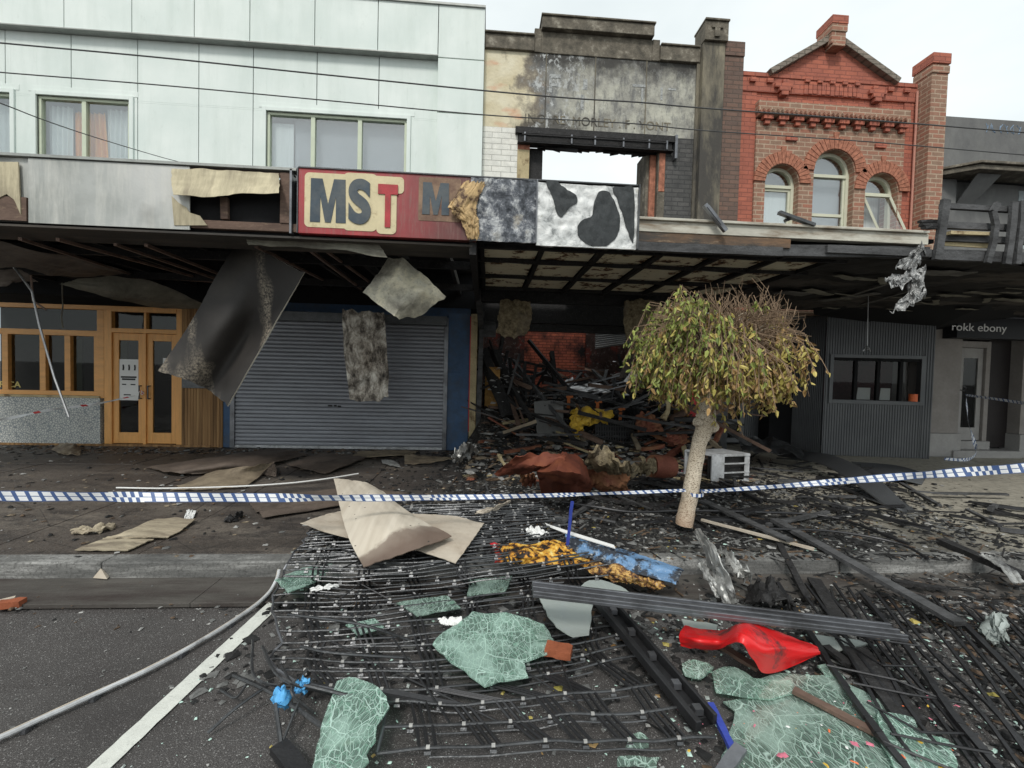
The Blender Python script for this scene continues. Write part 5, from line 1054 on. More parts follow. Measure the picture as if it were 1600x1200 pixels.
# ================= DEBRIS =================
random.seed(33)
mt['fire_board'] = simple('pale_scorched_board', (.50, .44, .36), .12, 3, .75, c2=(.38, .31, .24), thr=(.5, .75), bump=.15, dirt=(.33, .27, .2))
m = Mt('scorched_pale_sheet', .75); x = m.noise(1.7, 4, m.map((1, 1, 1)))
r = m.ramp(m.noise(2, 6, m.map((9, .6, .6), (0, 0, .5))), [(.3, (.47, .41, .33)), (.7, (.60, .54, .45))]); A0 = PZ(567, 887, .28); B0 = PZ(715, 836, .34); dl = (B0-A0).normalized()
dn = m.math('ADD', m.math('MULTIPLY', m.math('SUBTRACT', m.sep(0), A0.x), -dl.y), m.math('MULTIPLY', m.math('SUBTRACT', m.sep(1), A0.y), dl.x))
dn = m.math('SUBTRACT', dn, m.math('MULTIPLY', m.math('SUBTRACT', m.sep(0), A0.x), .12)); dn = m.math('ADD', dn, m.math('MULTIPLY', m.math('SUBTRACT', m.noise(5, 6, None, .65), .5), .22))
r = m.mix(m.ramp(dn, [(.0, .95), (.12, .75), (.17, 0.)]), r, (.13, .09, .07))
r = m.mix(m.ramp(m.vor(11), [(.06, 1.), (.1, 0.)]), r, (.05, .045, .04)); m.col(r).bump(m.noise(25, 5), .15); mt['sheetA'] = m
mt['board_brown'] = simple('soaked_brown_board', (.135, .105, .085), .25, 3, .7, c2=(.07, .055, .045), bump=.25, dirt=(.2, .17, .14))
mt['board_tan'] = simple('tan_ceiling_board', (.27, .22, .155), .3, 3, .75, c2=(.14, .11, .08), bump=.25, dirt=(.10, .08, .06))
mt['ply'] = simple('delaminated_plywood', (.42, .36, .26), .3, 5, .8, c2=(.20, .16, .12), bump=.3, dirt=(.1, .09, .08), stretch=(.5, 3, 1))
m = Mt('rusted_steel_sheet', .75, .2, .4); r = m.ramp(m.noise(2.4, 8, None, .68), [(.3, (.065, .02, .013)), (.5, (.16, .045, .025)), (.65, (.21, .065, .03)), (.8, (.30, .13, .045))]); m.col(r).bump(m.noise(30, 6), .35, .01); mt['rust'] = m
mt['rust2'] = simple('dark_rusted_steel', (.17, .055, .035), .45, 5, .75, c2=(.28, .14, .07), bump=.5)
m = Mt('burnt_printed_banner', .6); r = m.ramp(m.noise(13, 9, None, .72, 0), [(.42, (.015, .013, .012)), (.48, (.07, .035, .02)), (.51, (.55, .24, .03)), (.58, (.70, .42, .07)), (.68, (.80, .68, .30))], 'LINEAR')
r = m.mix(m.ramp(m.math('ADD', m.sep(0), m.math('MULTIPLY', m.noise(8, 4), .12)), [(.18, 1.), (.24, 0.)]), r, (.62, .035, .05)); m.col(r).bump(m.noise(20, 6), .6, .02); mt['banner'] = m
m = Mt('burnt_banner_scraps', .75); r = m.ramp(m.noise(22, 9, None, .78, 0), [(.42, (.02, .018, .018)), (.5, (.25, .12, .05)), (.56, (.65, .40, .10)), (.64, (.5, .38, .33)), (.72, (.6, .22, .22))]); m.col(r).bump(m.noise(40, 6), .8, .02); mt['banner2'] = m
mt['redmetal'] = simple('glossy_red_metal', (.72, .012, .012), .12, 2, .3, 0, .6, bump=.04, dirt=None)
m = Mt('scorched_red_panel', .36, 0, .5); r = m.mix(m.ramp(m.noise(3.3, 8, None, .75), [(.57, 0.), (.66, .9)]), (.66, .014, .016), (.05, .03, .03)); r = m.mix(m.ramp(m.noise(60, 5, None, .7), [(.62, 0.), (.68, .8)]), r, (.10, .04, .035)); m.col(r).bump(m.noise(8, 4), .08); mt['redpanel'] = m
mt['bluebeam'] = simple('sooty_blue_fascia', (.13, .24, .40), .35, 9, .55, c2=(.025, .03, .04), thr=(.46, .53), dirt=(.55, .6, .64)); mt['bluebright'] = simple('bright_blue_plastic', (.035, .06, .33), .15, 5, .4, spec=.5)
mt['skyblue'] = simple('light_blue_glove', (.10, .36, .66), .15, 8, .6); mt['palemetal'] = simple('crushed_pale_metal', (.46, .46, .44), .3, 7, .45, .45, .5, c2=(.15, .15, .15), bump=.3)
mt['chipw'] = simple('pale_fragment', (.34, .335, .32), .45, 20, .8); mt['chipg'] = simple('grey_fragment', (.14, .14, .135), .4, 20, .8); mt['chipb'] = simple('char_fragment', (.018, .018, .018), .5, 20, .75); mt['chipo'] = simple('brown_fragment', (.11, .075, .05), .6, 20, .8)
mt['chipp'] = simple('pink_fragment', (.55, .16, .22), .4, 20, .8)
mt['mound'] = simple('burnt_rubble', (.025, .022, .02), .6, 7, .85, bump=1, bscale=24, c2=(.10, .075, .055), thr=(.55, .68), dirt=(.30, .27, .23))
mt['yellow'] = simple('melted_yellow_plastic', (.62, .40, .05), .25, 9, .5, c2=(.14, .07, .02), thr=(.56, .66), bump=.4)
mt['brickred'] = simple('terracotta_fragment', (.28, .085, .04), .3, 9, .85)
def crackglass(name, tint, crack, sc, alpha):
    m = bpy.data.materials.new(name); m.use_nodes = True; h = Mt.__new__(Mt); h.m = m; h.nt = m.node_tree; h.nt.nodes.clear(); nt = h.nt
    h.tc = N(nt, 'ShaderNodeTexCoord'); h.co = h.tc.outputs['Object']; h.h = None
    dv = N(nt, 'ShaderNodeMixRGB', blend_type='ADD'); dv.inputs[0].default_value = .05; nz = N(nt, 'ShaderNodeTexNoise'); nz.inputs['Scale'].default_value = 7; nt.links.new(h.co, nz.inputs[0]); nt.links.new(h.co, dv.inputs[1]); nt.links.new(nz.outputs['Color'], dv.inputs[2])
    V = dv.outputs[0]; V2 = N(nt, 'ShaderNodeMapping'); V2.inputs['Scale'].default_value = (1, .45, 1); V2.inputs['Rotation'].default_value = (0, 0, .6); nt.links.new(V, V2.inputs[0]); V2 = V2.outputs[0]
    l1 = h.ramp(h.vor(sc*.3, 'DISTANCE_TO_EDGE', V), [(.0, .9), (.012, 0.)]); l2 = h.ramp(h.vor(sc*1.1, 'DISTANCE_TO_EDGE', V2), [(0., .9), (.03, 0.)]); l3 = h.ramp(h.vor(sc*2.6, 'DISTANCE_TO_EDGE', V2), [(0., .75), (.06, 0.)]); l4 = h.ramp(h.vor(sc*6, 'DISTANCE_TO_EDGE', V2), [(0., .6), (.12, 0.)]); big = h.ramp(h.noise(3.1, 3), [(.35, .3), (.65, 1.)]); l2 = h.math('MULTIPLY', l2, big)
    patch = h.ramp(h.noise(5, 5), [(.4, 0.), (.62, 1.)]); l4 = h.math('MULTIPLY', l4, patch); f = h.math('MAXIMUM', l1, h.math('MAXIMUM', l2, l3)); f = h.math('MAXIMUM', f, l4); f = h.math('MAXIMUM', f, h.math('MULTIPLY', patch, .38)); f = h.math('MAXIMUM', f, 1-alpha)
    o = N(nt, 'ShaderNodeOutputMaterial'); t = N(nt, 'ShaderNodeBsdfTransparent'); t.inputs[0].default_value = (*tint, 1); p = N(nt, 'ShaderNodeBsdfPrincipled'); p.inputs['Base Color'].default_value = (*crack, 1); p.inputs['Roughness'].default_value = .35
    x = N(nt, 'ShaderNodeMixShader'); nt.links.new(f, x.inputs[0]); nt.links.new(t.outputs[0], x.inputs[1]); nt.links.new(p.outputs[0], x.inputs[2])
    g = N(nt, 'ShaderNodeBsdfGlossy'); g.inputs['Roughness'].default_value = .12; y = N(nt, 'ShaderNodeMixShader'); y.inputs[0].default_value = .07; nt.links.new(x.outputs[0], y.inputs[1]); nt.links.new(g.outputs[0], y.inputs[2]); nt.links.new(y.outputs[0], o.inputs[0]); return wrap(m)
mt['glass_g'] = crackglass('shattered_green_glass', (.55, .72, .64), (.66, .88, .78), 15, .84)
mt['glass_d'] = crackglass('shattered_dim_glass', (.6, .72, .66), (.52, .68, .60), 13, .86)
mt['glass_w'] = crackglass('frosted_grey_glass', (.6, .64, .62), (.50, .55, .52), 12, .35)
def shard(name, px, z, mat, label, tilt=0, th=.008, jag=.012, wr=.0, cat='glass shard', group=None, parent=None, hz=None):
    """flat fragment on the ground: outline in photo pixels laid on height z, sagging a little"""
    pts = [PZ(x, y, z) for x, y in px]; L = len(pts); P2 = []
    for i in range(L):
        a, b = pts[i], pts[(i+1) % L]; n = max(2, int((b-a).length/.04))
        for t in range(n):
            p = a.lerp(b, t/n); P2.append(p+Vector((noise.noise(p*23), noise.noise(p*24+Vector((4, 4, 4))), 0))*jag)
    bm = bmesh.new(); vs = [bm.verts.new(p) for p in P2]; f = bm.faces.new(vs); bmesh.ops.triangulate(bm, faces=[f], ngon_method='EAR_CLIP')
    for _ in range(3): 
        ed = [e for e in bm.edges if e.calc_length() > .09]
        if ed: bmesh.ops.subdivide_edges(bm, edges=ed, cuts=1); bmesh.ops.triangulate(bm, faces=bm.faces[:])
    c = sum(P2, Vector())/len(P2)
    for v in bm.verts:
        v.co.z += wr*noise.noise(v.co*2.3+Vector((0, 0, z*9)))+tilt*(v.co.x-c.x)
        if hz: v.co.z += hz(v.co)
    r_ = bmesh.ops.extrude_face_region(bm, geom=bm.faces[:])
    for v in [g for g in r_['geom'] if isinstance(g, bmesh.types.BMVert)]: v.co.z -= th
    bmesh.ops.recalc_face_normals(bm, faces=bm.faces); me = bpy.data.meshes.new(name); bm.to_mesh(me); bm.free(); me.materials.append(mt[mat].m)
    o = bpy.data.objects.new(name, me); C.objects.link(o); 
    if parent: o.parent = parent; o.location = -Vector(parent['_org'])
    return tag(o, label, cat, group)
# ---- boards on the left footpath ----
def lay(name, mat, rows, label, cat='board', **k):
    k.setdefault('th', .008); k.setdefault('wr', .02); k.setdefault('nu', 20); k.setdefault('nv', 14); k.setdefault('jag', .012)
    return sheet(name, mat, [[PZ(*p) for p in r] for r in rows], label, cat, **k)
lay('fallen_board', 'board_brown', [[(430, 701, .17), (455, 705, .2), (481, 711, .14)], [(330, 715, .25), (365, 722, .28), (400, 728, .2)], [(227, 731, .14), (262, 737, .2), (300, 741, .16)]], 'long brown ceiling board lying below the shutter at the cafe end', seed=2)
lay('fallen_board', 'board_tan', [[(330, 737, .15), (385, 729, .3), (427, 722, .24)], [(300, 752, .14), (350, 746, .2), (408, 742, .17)], [(266, 766, .14), (320, 765, .14), (384, 762, .14)]], 'tan ceiling board propped under the long brown one near the shutter', seed=3)
lay('fallen_board', 'board_brown', [[(428, 722, .22), (430, 728, .22), (432, 733, .22)], [(400, 740, .14), (416, 743, .14), (432, 745, .14)]], 'small folded board flap beside the tan ceiling board', seed=4)
lay('fallen_board', 'board_brown', [[(500, 708, .14), (540, 712, .15), (575, 714, .16)], [(475, 716, .16), (510, 722, .2), (550, 724, .18)], [(448, 726, .15), (480, 734, .17), (508, 741, .15)]], 'dark brown board lying flat at the middle of the shutter base', seed=5)
lay('fallen_board', 'board_tan', [[(560, 706, .15), (610, 704, .18), (655, 705, .16)], [(545, 716, .14), (600, 713, .18), (640, 711, .15)]], 'narrow tan board strip lying against the shutter bottom rail', seed=6)
lay('fallen_board', 'board_tan', [[(632, 711, .2), (660, 712, .22), (706, 716, .16)], [(632, 726, .14), (665, 724, .16), (707, 718, .15)]], 'tan board wedge lying below the blue shutter jamb', seed=7)
lay('fallen_board', 'palemetal', [[(596, 719, .15), (610, 719, .17), (622, 724, .15)], [(598, 724, .14), (612, 727, .16), (626, 731, .14)]], 'small crushed pale strip lying before the shutter', seed=8)
lay('fallen_board', 'board_brown', [[(486, 768, .14), (560, 764, .22), (640, 771, .15)], [(430, 775, .14), (490, 780, .2), (560, 785, .16)], [(388, 784, .14), (396, 796, .15), (412, 809, .16)]], 'dark brown board poking out from under the crossed pale boards', seed=9)
P_ = [PZ(*p) for p in ((182, 762, .15), (260, 763, .15), (370, 760, .16), (450, 755, .16), (510, 748, .17), (560, 740, .17))]
tag(MB().tube([interp(P_, i/30) for i in range(31)], .010, 6).build('conduit', 'white'), 'thin white conduit curving along the left footpath behind the tape', 'conduit')
lay('plywood_sheet', 'ply', [[(195, 833, .15), (245, 812, .16), (306, 811, .15)], [(178, 838, .15), (215, 830, .17), (285, 828, .15)], [(160, 842, .14), (210, 840, .17), (262, 841, .14)]], 'stained plywood sheet lying on the left footpath, upper of two', seed=3, wr=.01)
lay('plywood_sheet', 'ply', [[(165, 842, .14), (205, 842, .15), (241, 843, .14)], [(140, 851, .14), (180, 851, .16), (220, 852, .14)], [(116, 860, .14), (160, 861, .14), (200, 861, .14)]], 'pale peeling plywood sheet at the kerb side of the other plywood sheet', seed=4, wr=.01)
lay('cardboard_scrap', 'ply', [[(110, 829, .15), (150, 822, .17), (180, 818, .15)], [(113, 834, .14), (150, 830, .16), (178, 825, .14)]], 'crumpled cardboard scrap lying left of the plywood sheets', 'scrap', jag=.05, wr=.05)
lay('paper_scrap', 'paper', [[(292, 797, .15), (307, 798, .15)], [(287, 811, .14), (301, 812, .14)]], 'small dirty paper scrap behind the plywood sheets', 'paper', th=.002)
lay('corrugated_scrap', 'board_tan', [[(95, 693, .2), (115, 694, .24), (128, 700, .16)], [(80, 703, .14), (100, 710, .15), (125, 711, .14)]], 'small corrugated scrap lying at the foot of the tiled dado', 'scrap', wr=.03)
lay('charred_lump', 'char', [[(352, 812, .15), (368, 804, .2), (378, 798, .18)], [(350, 815, .14), (366, 813, .15), (378, 806, .14)]], 'small charred lump lying alone on the left footpath', 'lump', wr=.05)
c = PZ(158, 903, .02); mb = MB(); mb.add([c+Vector((-.06, 0, 0)), c+Vector((.06, -.02, 0)), c+Vector((.03, .05, 0)), c+Vector((-.01, .01, .07))], [(0, 2, 1), (0, 1, 3), (1, 2, 3), (2, 0, 3)]); tag(mb.build('plaster_chunk', 'fire_board'), 'pointed cream plaster chunk standing in the gutter at the left', 'rubble chunk')
mb = MB(); c = PZ(14, 944, .02); mb.bar(c+Vector((-.07, 0, 0)), c+Vector((.07, .02, 0)), .06, .04, jit=.2, segs=3); tag(mb.build('brick_chip', 'brickred'), 'orange brick chip lying at the left edge of the gutter', 'rubble chunk')
mb = MB(); mb.bar(PZ(-20, 945, .02), PZ(24, 934, .03), .03, .02); tag(mb.build('timber_sliver', 'fire_board'), 'pale timber sliver beside the orange brick chip', 'stick')
# ---- crossed pale boards ----
lay('fallen_sheet', 'fire_board', [[(548, 796, .26), (640, 803, .28), (700, 806, .30), (757, 818, .28)], [(508, 805, .27), (600, 825, .28), (680, 838, .30), (738, 845, .27)], [(469, 818, .3), (530, 838, .27), (640, 858, .28), (712, 881, .25)]], 'flat pale board with a pointed left end, under the other crossed board', nu=40, nv=30, wr=.008, seed=11, jag=.012, th=.006)
lay('fallen_sheet', 'sheetA', [[(521, 748, .44), (545, 750, .45), (572, 755, .45), (598, 768, .40)], [(532, 795, .38), (568, 792, .43), (604, 789, .45), (634, 798, .40)], [(545, 842, .33), (585, 836, .38), (630, 828, .42), (670, 820, .38)], [(568, 887, .28), (612, 872, .31), (660, 856, .34), (706, 838, .34)]], 'large curled pale board with a scorched lower edge, on top of the pile of two', nu=48, nv=48, wr=.014, ws=4, seed=12, jag=.008, th=.006)
# ---- big fallen roller grille ----
gr = thing('roller_grille', 'huge collapsed black roller grille sprawling over the kerb and road in the centre', 'security grille', PZ(780, 950, 0))
rows = [(.00, [(522, 786), (650, 772), (745, 774), (815, 778)]), (.10, [(500, 815), (640, 800), (760, 796), (850, 792)]), (.2, [(478, 842), (620, 832), (760, 822), (880, 812)]), (.3, [(458, 868), (600, 862), (760, 848), (905, 835)]), (.4, [(440, 895), (600, 893), (760, 878), (930, 855)]),
        (.5, [(430, 922), (600, 920), (780, 902), (945, 875)]), (.58, [(425, 948), (600, 945), (800, 920), (955, 905)]), (.64, [(435, 972), (590, 970), (790, 945), (965, 928)]), (.7, [(440, 1000), (600, 985), (790, 970), (975, 955)]), (.76, [(420, 1035), (620, 1042), (800, 1030), (990, 998)]), (.82, [(470, 1075), (640, 1088), (830, 1066), (1010, 1030)]),
        (.87, [(600, 1092), (740, 1096), (880, 1082), (1045, 1058)]), (.92, [(600, 1125), (760, 1118), (900, 1104), (1075, 1095)]), (.96, [(590, 1158), (790, 1148), (930, 1138), (1100, 1126)]), (1.0, [(585, 1192), (820, 1170), (960, 1172), (1135, 1168)])]
def gz(px, py): return .13 if py < 905 else .03
def grow(t):
    for k in range(len(rows)-1):
        if rows[k][0] <= t <= rows[k+1][0]: break
    f = (t-rows[k][0])/(rows[k+1][0]-rows[k][0]); out = []
    for a, b in zip(rows[k][1], rows[k+1][1]): out.append((a[0]+(b[0]-a[0])*f, a[1]+(b[1]-a[1])*f))
    return out
NR = 42; rods = []
for k in range(NR):
    t = k/(NR-1); t = t**1.4
    # even spacing on the ground rather than in the picture
    d = 5.2+(1.86-5.2)*t; ypx = 586+1.62*FPX/d*.97; 
    t2 = max(0, min(1, (ypx-786)/(1185-786)));
    # map picture height to table parameter using the middle column
    for q in range(200):
        g_ = grow(min(1, q/199))
        if g_[1][1] >= ypx*1.0: break
    t2 = q/199
    g_ = grow(t2); P = []
    for x, y in g_: P.append(PZ(x+random.uniform(-5, 5), y+random.uniform(-2, 2), gz(x, y)+random.uniform(.015, .06)+(.06 if y < 900 else 0)))
    pts = [interp(P, i/26) for i in range(27)]
    for i in range(27): pts[i].z += .02*noise.noise(Vector((i*.22, k*.9, 0))); pts[i].y += .010*noise.noise(Vector((i*.25, k*.8, 5)))
    if True:
        b_ = MB(); b_.tube(pts, .0068, 6); b_.tube([p+Vector((.01, -.028, -.016)) for p in pts[3:23]], .0045, 5)
        for i in range(1+k % 3, 26, 4): c = pts[i]; b_.tube([c+Vector((-.008, 0, .002)), c+Vector((.008, 0, .002))], .0085, 6, 1); b_.tube([c+Vector((-.014, -.01, -.015)), c+Vector((.014, -.01, -.015))], .010, 5)
        b_.build('rod', ['steel', 'chipw'], gr, smooth=False); rods.append(pts)
for j in (3, 7, 11, 15, 19, 23):
    for s_ in (-1, 0, 1):
        b_ = MB(); 
        L_ = [r_[j]+Vector((s_*.035, 0, -.004)) for r_ in rods]; b_.tube(L_, .008, 5); b_.build('link', 'iron', gr)
for j, sk in ((4, 5), (9, -4), (14, 4), (20, -3)):
    for a_ in range(4, NR-5, 5):
        b_ = MB(); b_.tube([rods[a_][j], rods[min(NR-1, a_+6)][max(0, min(26, j+sk))]], .005, 5); b_.build('link', 'iron', gr)
b_ = MB(); b_.tube([r_[0] for r_ in rods], .008, 6); b_.build('side_chain', 'alu', gr)
# twisted rod ends at the left of the grille
for (a_, b2, c2, w_) in (((410, 1010, .12), (440, 1060, .2), (520, 1085, .04), .010), ((365, 1055, .05), (430, 1085, .1), (510, 1140, .03), .013), ((325, 1145, .02), (370, 1105, .08), (420, 1070, .1), .009), ((345, 1078, .03), (368, 1090, .04), (385, 1070, .1), .008), ((395, 1000, .1), (400, 1060, .14), (470, 1075, .05), .009), ((430, 1100, .12), (436, 1140, .08), (440, 1170, .04), .012), ((470, 1010, .1), (520, 1020, .14), (640, 1028, .05), .010), ((450, 960, .14), (560, 975, .2), (640, 1000, .06), .010), ((475, 1070, .16), (560, 1090, .1), (620, 1100, .04), .010), ((480, 1045, .16), (455, 1080, .14), (490, 1115, .03), .009), ((440, 1040, .12), (460, 1070, .15), (480, 1045, .18), .008), ((490, 1060, .12), (470, 1090, .1), (430, 1190, .03), .008)):
    P = [PZ(*a_), PZ(*b2), PZ(*c2)]; b_ = MB(); b_.tube([interp(P, i/10) for i in range(11)], w_*.8, 6); b_.build('bent_rod', 'steel', gr)
b_ = MB(); b_.bar(PZ(436, 1165, .05), PZ(485, 1230, .03), .07, .03, jit=.1, segs=3); b_.build('bottom_bar', 'iron', gr)
# heavy guide rail at its right end
b_ = MB(); b_.bar(PZ(935, 930, .10), PZ(1102, 1128, .05), .11, .05); b_.bar(PZ(928, 935, .15), PZ(1092, 1136, .10), .03, .05); b_.bar(PZ(948, 930, .15), PZ(1118, 1124, .10), .02, .05); b_.build('guide_rail', 'iron', gr, bevel=.004)
for f in (.2, .4, .6, .8, .95):
    c = PZ(935, 930, .13).lerp(PZ(1102, 1128, .08), f); MB().box(c.x-.02, c.x+.02, c.y-.02, c.y+.02, c.z, c.z+.03).build('bracket', 'alu', gr)
# ---- second grille ----
g2 = thing('roller_grille', 'second burnt grille of long black bars lying diagonally in the bottom right corner', 'security grille', PZ(1450, 1050, 0))
for k in range(22):
    x0 = 1215+k*22; y0 = 905+k*3+random.uniform(-8, 8); x1 = x0+ (235-k*1.2); y1 = 1235+random.uniform(-10, 10)-k*4
    P = [PZ(x0, y0, .05), PZ(x0+(x1-x0)*.33+random.uniform(-9, 9), y0+(y1-y0)*.33, .07), PZ(x0+(x1-x0)*.66+random.uniform(-11, 11), y0+(y1-y0)*.66, .05+random.uniform(0, .05)), PZ(x1, y1, .05)]
    b_ = MB(); pts = [interp(P, i/14) for i in range(15)]; w_ = .008 if k % 6 else .015
    for i in range(14): b_.bar(pts[i], pts[i+1], w_*2.1, w_*1.5, jit=.25)
    b_.build('rod', 'iron', g2)
for k in range(7):
    y = 960+k*34; MB().tube([PZ(1235+k*24+random.uniform(0, 60), y+random.uniform(-10, 20), .085), PZ(1360+k*20, y+34+random.uniform(-15, 15), .085), PZ(1440+k*22, y+50+random.uniform(-15, 25), .08)], .006, 5).build('link', 'iron', g2)
MB().bar(PZ(1335, 1015, .06), PZ(1420, 1125, .05), .14, .03, jit=.1, segs=5).build('bottom_bar', 'char', g2)
# ---- glass ----
gg = 'sheets of shattered laminated glass'
shard('glass_sheet', [(675, 1005), (690, 990), (722, 972), (738, 958), (760, 962), (790, 958), (826, 966), (850, 975), (857, 1000), (856, 1022), (818, 1032), (824, 1056), (780, 1062), (758, 1070), (735, 1052), (700, 1028)], .10, 'glass_g', 'bright green crazed glass sheet on top of the grille in the centre', wr=.03)
shard('glass_sheet', [(826, 966), (850, 975), (866, 1000), (840, 998)], .12, 'glass_d', 'thin clear glass flap at the right corner of the central green glass sheet', wr=.01)
shard('glass_sheet', [(528, 1054), (545, 1050), (565, 1055), (585, 1068), (604, 1092), (608, 1108), (590, 1135), (587, 1160), (572, 1182), (578, 1195), (560, 1215), (480, 1230), (503, 1120)], .14, 'glass_g', 'tall green crazed glass sheet leaning at the bottom left of the grille', wr=.02, tilt=.1)
shard('glass_sheet', [(838, 925), (862, 922), (900, 932), (926, 942), (924, 965), (920, 990), (895, 994), (878, 985), (858, 965)], .13, 'glass_w', 'frosted grey glass sheet caught under the long ribbed beam', wr=.02)
shard('glass_sheet', [(902, 916), (920, 905), (940, 905), (970, 918), (990, 932), (930, 926)], .17, 'glass_w', 'small grey glass piece just above the long ribbed beam', wr=.02)
shard('glass_sheet', [(1113, 1048), (1130, 1040), (1150, 1040), (1178, 1058), (1235, 1062), (1242, 1082), (1200, 1092), (1160, 1088), (1120, 1080)], .06, 'glass_g', 'green glass sheet just below the red panel', wr=.02)
shard('glass_sheet', [(1180, 1060), (1215, 1050), (1260, 1056), (1300, 1060), (1365, 1090), (1435, 1112), (1432, 1140), (1475, 1150), (1500, 1195), (1490, 1260), (1100, 1260), (1125, 1190), (1150, 1110), (1130, 1095), (1165, 1090)], .045, 'glass_d', 'very large dull green glass sheet filling the bottom right foreground', wr=.02)
shard('glass_sheet', [(1370, 1110), (1430, 1118), (1438, 1142), (1480, 1152), (1500, 1195), (1480, 1230), (1400, 1200), (1375, 1150)], .075, 'glass_g', 'brighter folded corner of the large dull glass sheet at its right end', wr=.03)
for k, (px, l_) in enumerate((([(1065, 1036), (1085, 1030), (1108, 1036), (1116, 1042), (1095, 1060), (1070, 1054)], 'small rounded glass piece between the guide rail and the red panel'), ([(1276, 1040), (1298, 1038), (1312, 1052), (1322, 1062), (1290, 1058)], 'small glass sliver lying right of the red panel'), ([(985, 1152), (1002, 1143), (1014, 1155), (1014, 1168), (978, 1168)], 'triangular glass piece between grille rods at the bottom'), ([(965, 1182), (1030, 1182), (1026, 1198), (963, 1197)], 'flat glass strip at the bottom edge below the triangular piece'), ([(1270, 990), (1340, 1000), (1358, 1006), (1310, 1016), (1285, 1008)], 'whitish glass piece at the far right under the long ribbed beam'), ([(1065, 968), (1120, 975), (1122, 984), (1100, 986), (1070, 982)], 'grey glass piece between the long ribbed beam and the red panel'), ([(430, 905), (470, 888), (520, 880), (500, 905), (450, 925)], 'green glass sliver under the upper left rods of the grille'), ([(540, 975), (585, 965), (600, 980), (560, 992)], 'green glass piece under the middle rods of the grille'), ([(620, 940), (700, 930), (720, 950), (650, 962)], 'thin green glass piece left of the grey paper scrap'), ([(735, 905), (800, 900), (790, 925), (730, 930)], 'dim glass piece under the grille left of the ribbed beam'))):
    shard('glass_piece', px, .05+.004*k if k not in (6,) else .15, ['glass_g', 'glass_d', 'glass_w'][(0, 0, 1, 1, 2, 2, 0, 0, 1, 1)[k]], l_, wr=.01)
# ---- long ribbed beam, blue fascia, banner, red panel ----
rbm = MB(); a_, b2 = PZ(832, 922, .40), PZ(1404, 990, .20); d = (b2-a_).normalized(); s_ = d.cross(Vector((0, 0, 1))).normalized()
for o_, h_, w_ in ((0, 0, .135), (-.055, .018, .02), (0, .018, .022), (.055, .018, .02)): rbm.bar(a_+s_*o_+Vector((0, 0, h_)), b2+s_*o_+Vector((0, 0, h_)), w_, .02)
tag(rbm.build('ribbed_beam', 'alu', bevel=.003), 'long grey ribbed metal beam lying across the grille above the red panel', 'beam')
lay('blue_fascia', 'bluebeam', [[(882, 834, .24), (940, 850, .25), (1000, 869, .24), (1068, 892, .2)], [(884, 841, .26), (938, 857, .27), (998, 877, .26), (1064, 898, .21)], [(886, 862, .2), (936, 878, .2), (996, 899, .19), (1056, 913, .17)]], 'long blue fascia strip lying between the tree and the burnt banner', 'fascia', wr=.004, nu=50, sharp=True, jag=.006)
lay('white_strip', 'white', [[(852, 817, .24), (880, 828, .27), (960, 853, .29)], [(856, 822, .23), (884, 834, .265), (962, 858, .285)]], 'short white metal strip leading into the blue fascia strip', 'strip', wr=.0)
tag(MB().bar(PZ(886, 858, .2), PZ(886, 862, .2)+Vector((.03, 0, .42)), .025, .012, jit=.2, segs=5).build('blue_stake', 'bluebright'), 'thin dark blue strip standing upright beside the blue fascia', 'strip')
lay('burnt_banner', 'banner', [[(763, 847, .2), (800, 852, .22), (850, 846, .26), (888, 848, .22), (905, 860, .18)], [(775, 866, .2), (820, 864, .28), (860, 862, .25), (895, 866, .22), (925, 876, .16)], [(772, 880, .17), (812, 880, .2), (850, 882, .2), (905, 886, .18), (955, 896, .15)]], 'scorched yellow and orange printed banner crumpled on the grille', 'banner', nu=60, nv=24, wr=.03, ws=6, jag=.03, th=.003)
lay('burnt_banner', 'banner2', [[(900, 868, .18), (960, 878, .2), (1035, 903, .16)], [(912, 888, .16), (970, 896, .2), (1040, 915, .14)], [(955, 908, .12), (1000, 915, .12), (1032, 920, .1)]], 'blackened scrap of printed banner right of the yellow one', 'banner', nu=40, nv=24, wr=.035, ws=7, jag=.08, th=.003)
rp = lay('red_panel', 'redpanel', [[(1070, 978, .14), (1095, 984, .15), (1125, 986, .14), (1160, 974, .26), (1200, 982, .22), (1240, 997, .14), (1276, 1010, .1)], [(1062, 992, .13), (1090, 1000, .18), (1125, 1002, .18), (1158, 988, .32), (1194, 1012, .26), (1235, 1016, .17), (1280, 1018, .09)], [(1064, 1010, .07), (1090, 1013, .09), (1120, 1014, .10), (1156, 1004, .3), (1176, 1030, .2), (1200, 1052, .08), (1282, 1022, .07)]], 'bright red buckled metal panel lying in the right foreground', 'panel', nu=70, nv=30, wr=.01, th=.004, jag=.006)
# ---- crushed pale flashing by the kerb ----
lay('crushed_flashing', 'palemetal', [[(1085, 832, .3), (1094, 826, .35)], [(1100, 862, .3), (1118, 858, .4)], [(1112, 890, .2), (1134, 890, .3)], [(1122, 920, .15), (1146, 922, .2)], [(1132, 945, .08), (1154, 944, .1)]], 'crushed pale metal flashing standing by the kerb below the tree', 'flashing', wr=.05, nu=14, nv=40)
lay('crushed_flashing', 'palemetal', [[(1090, 884, .2), (1100, 878, .22)], [(1104, 905, .16), (1112, 900, .2)], [(1120, 935, .08), (1128, 930, .1)]], 'thin curled metal strip left of the crushed pale flashing', 'flashing', wr=.03)
lay('crumpled_wrap', 'palemetal', [[(1122, 860, .2), (1140, 866, .22)], [(1140, 880, .2), (1160, 888, .2)], [(1150, 900, .14), (1178, 906, .16)]], 'crumpled whitish wrapping lying over the kerb right of the pale flashing', 'wrapping', wr=.09, jag=.05)
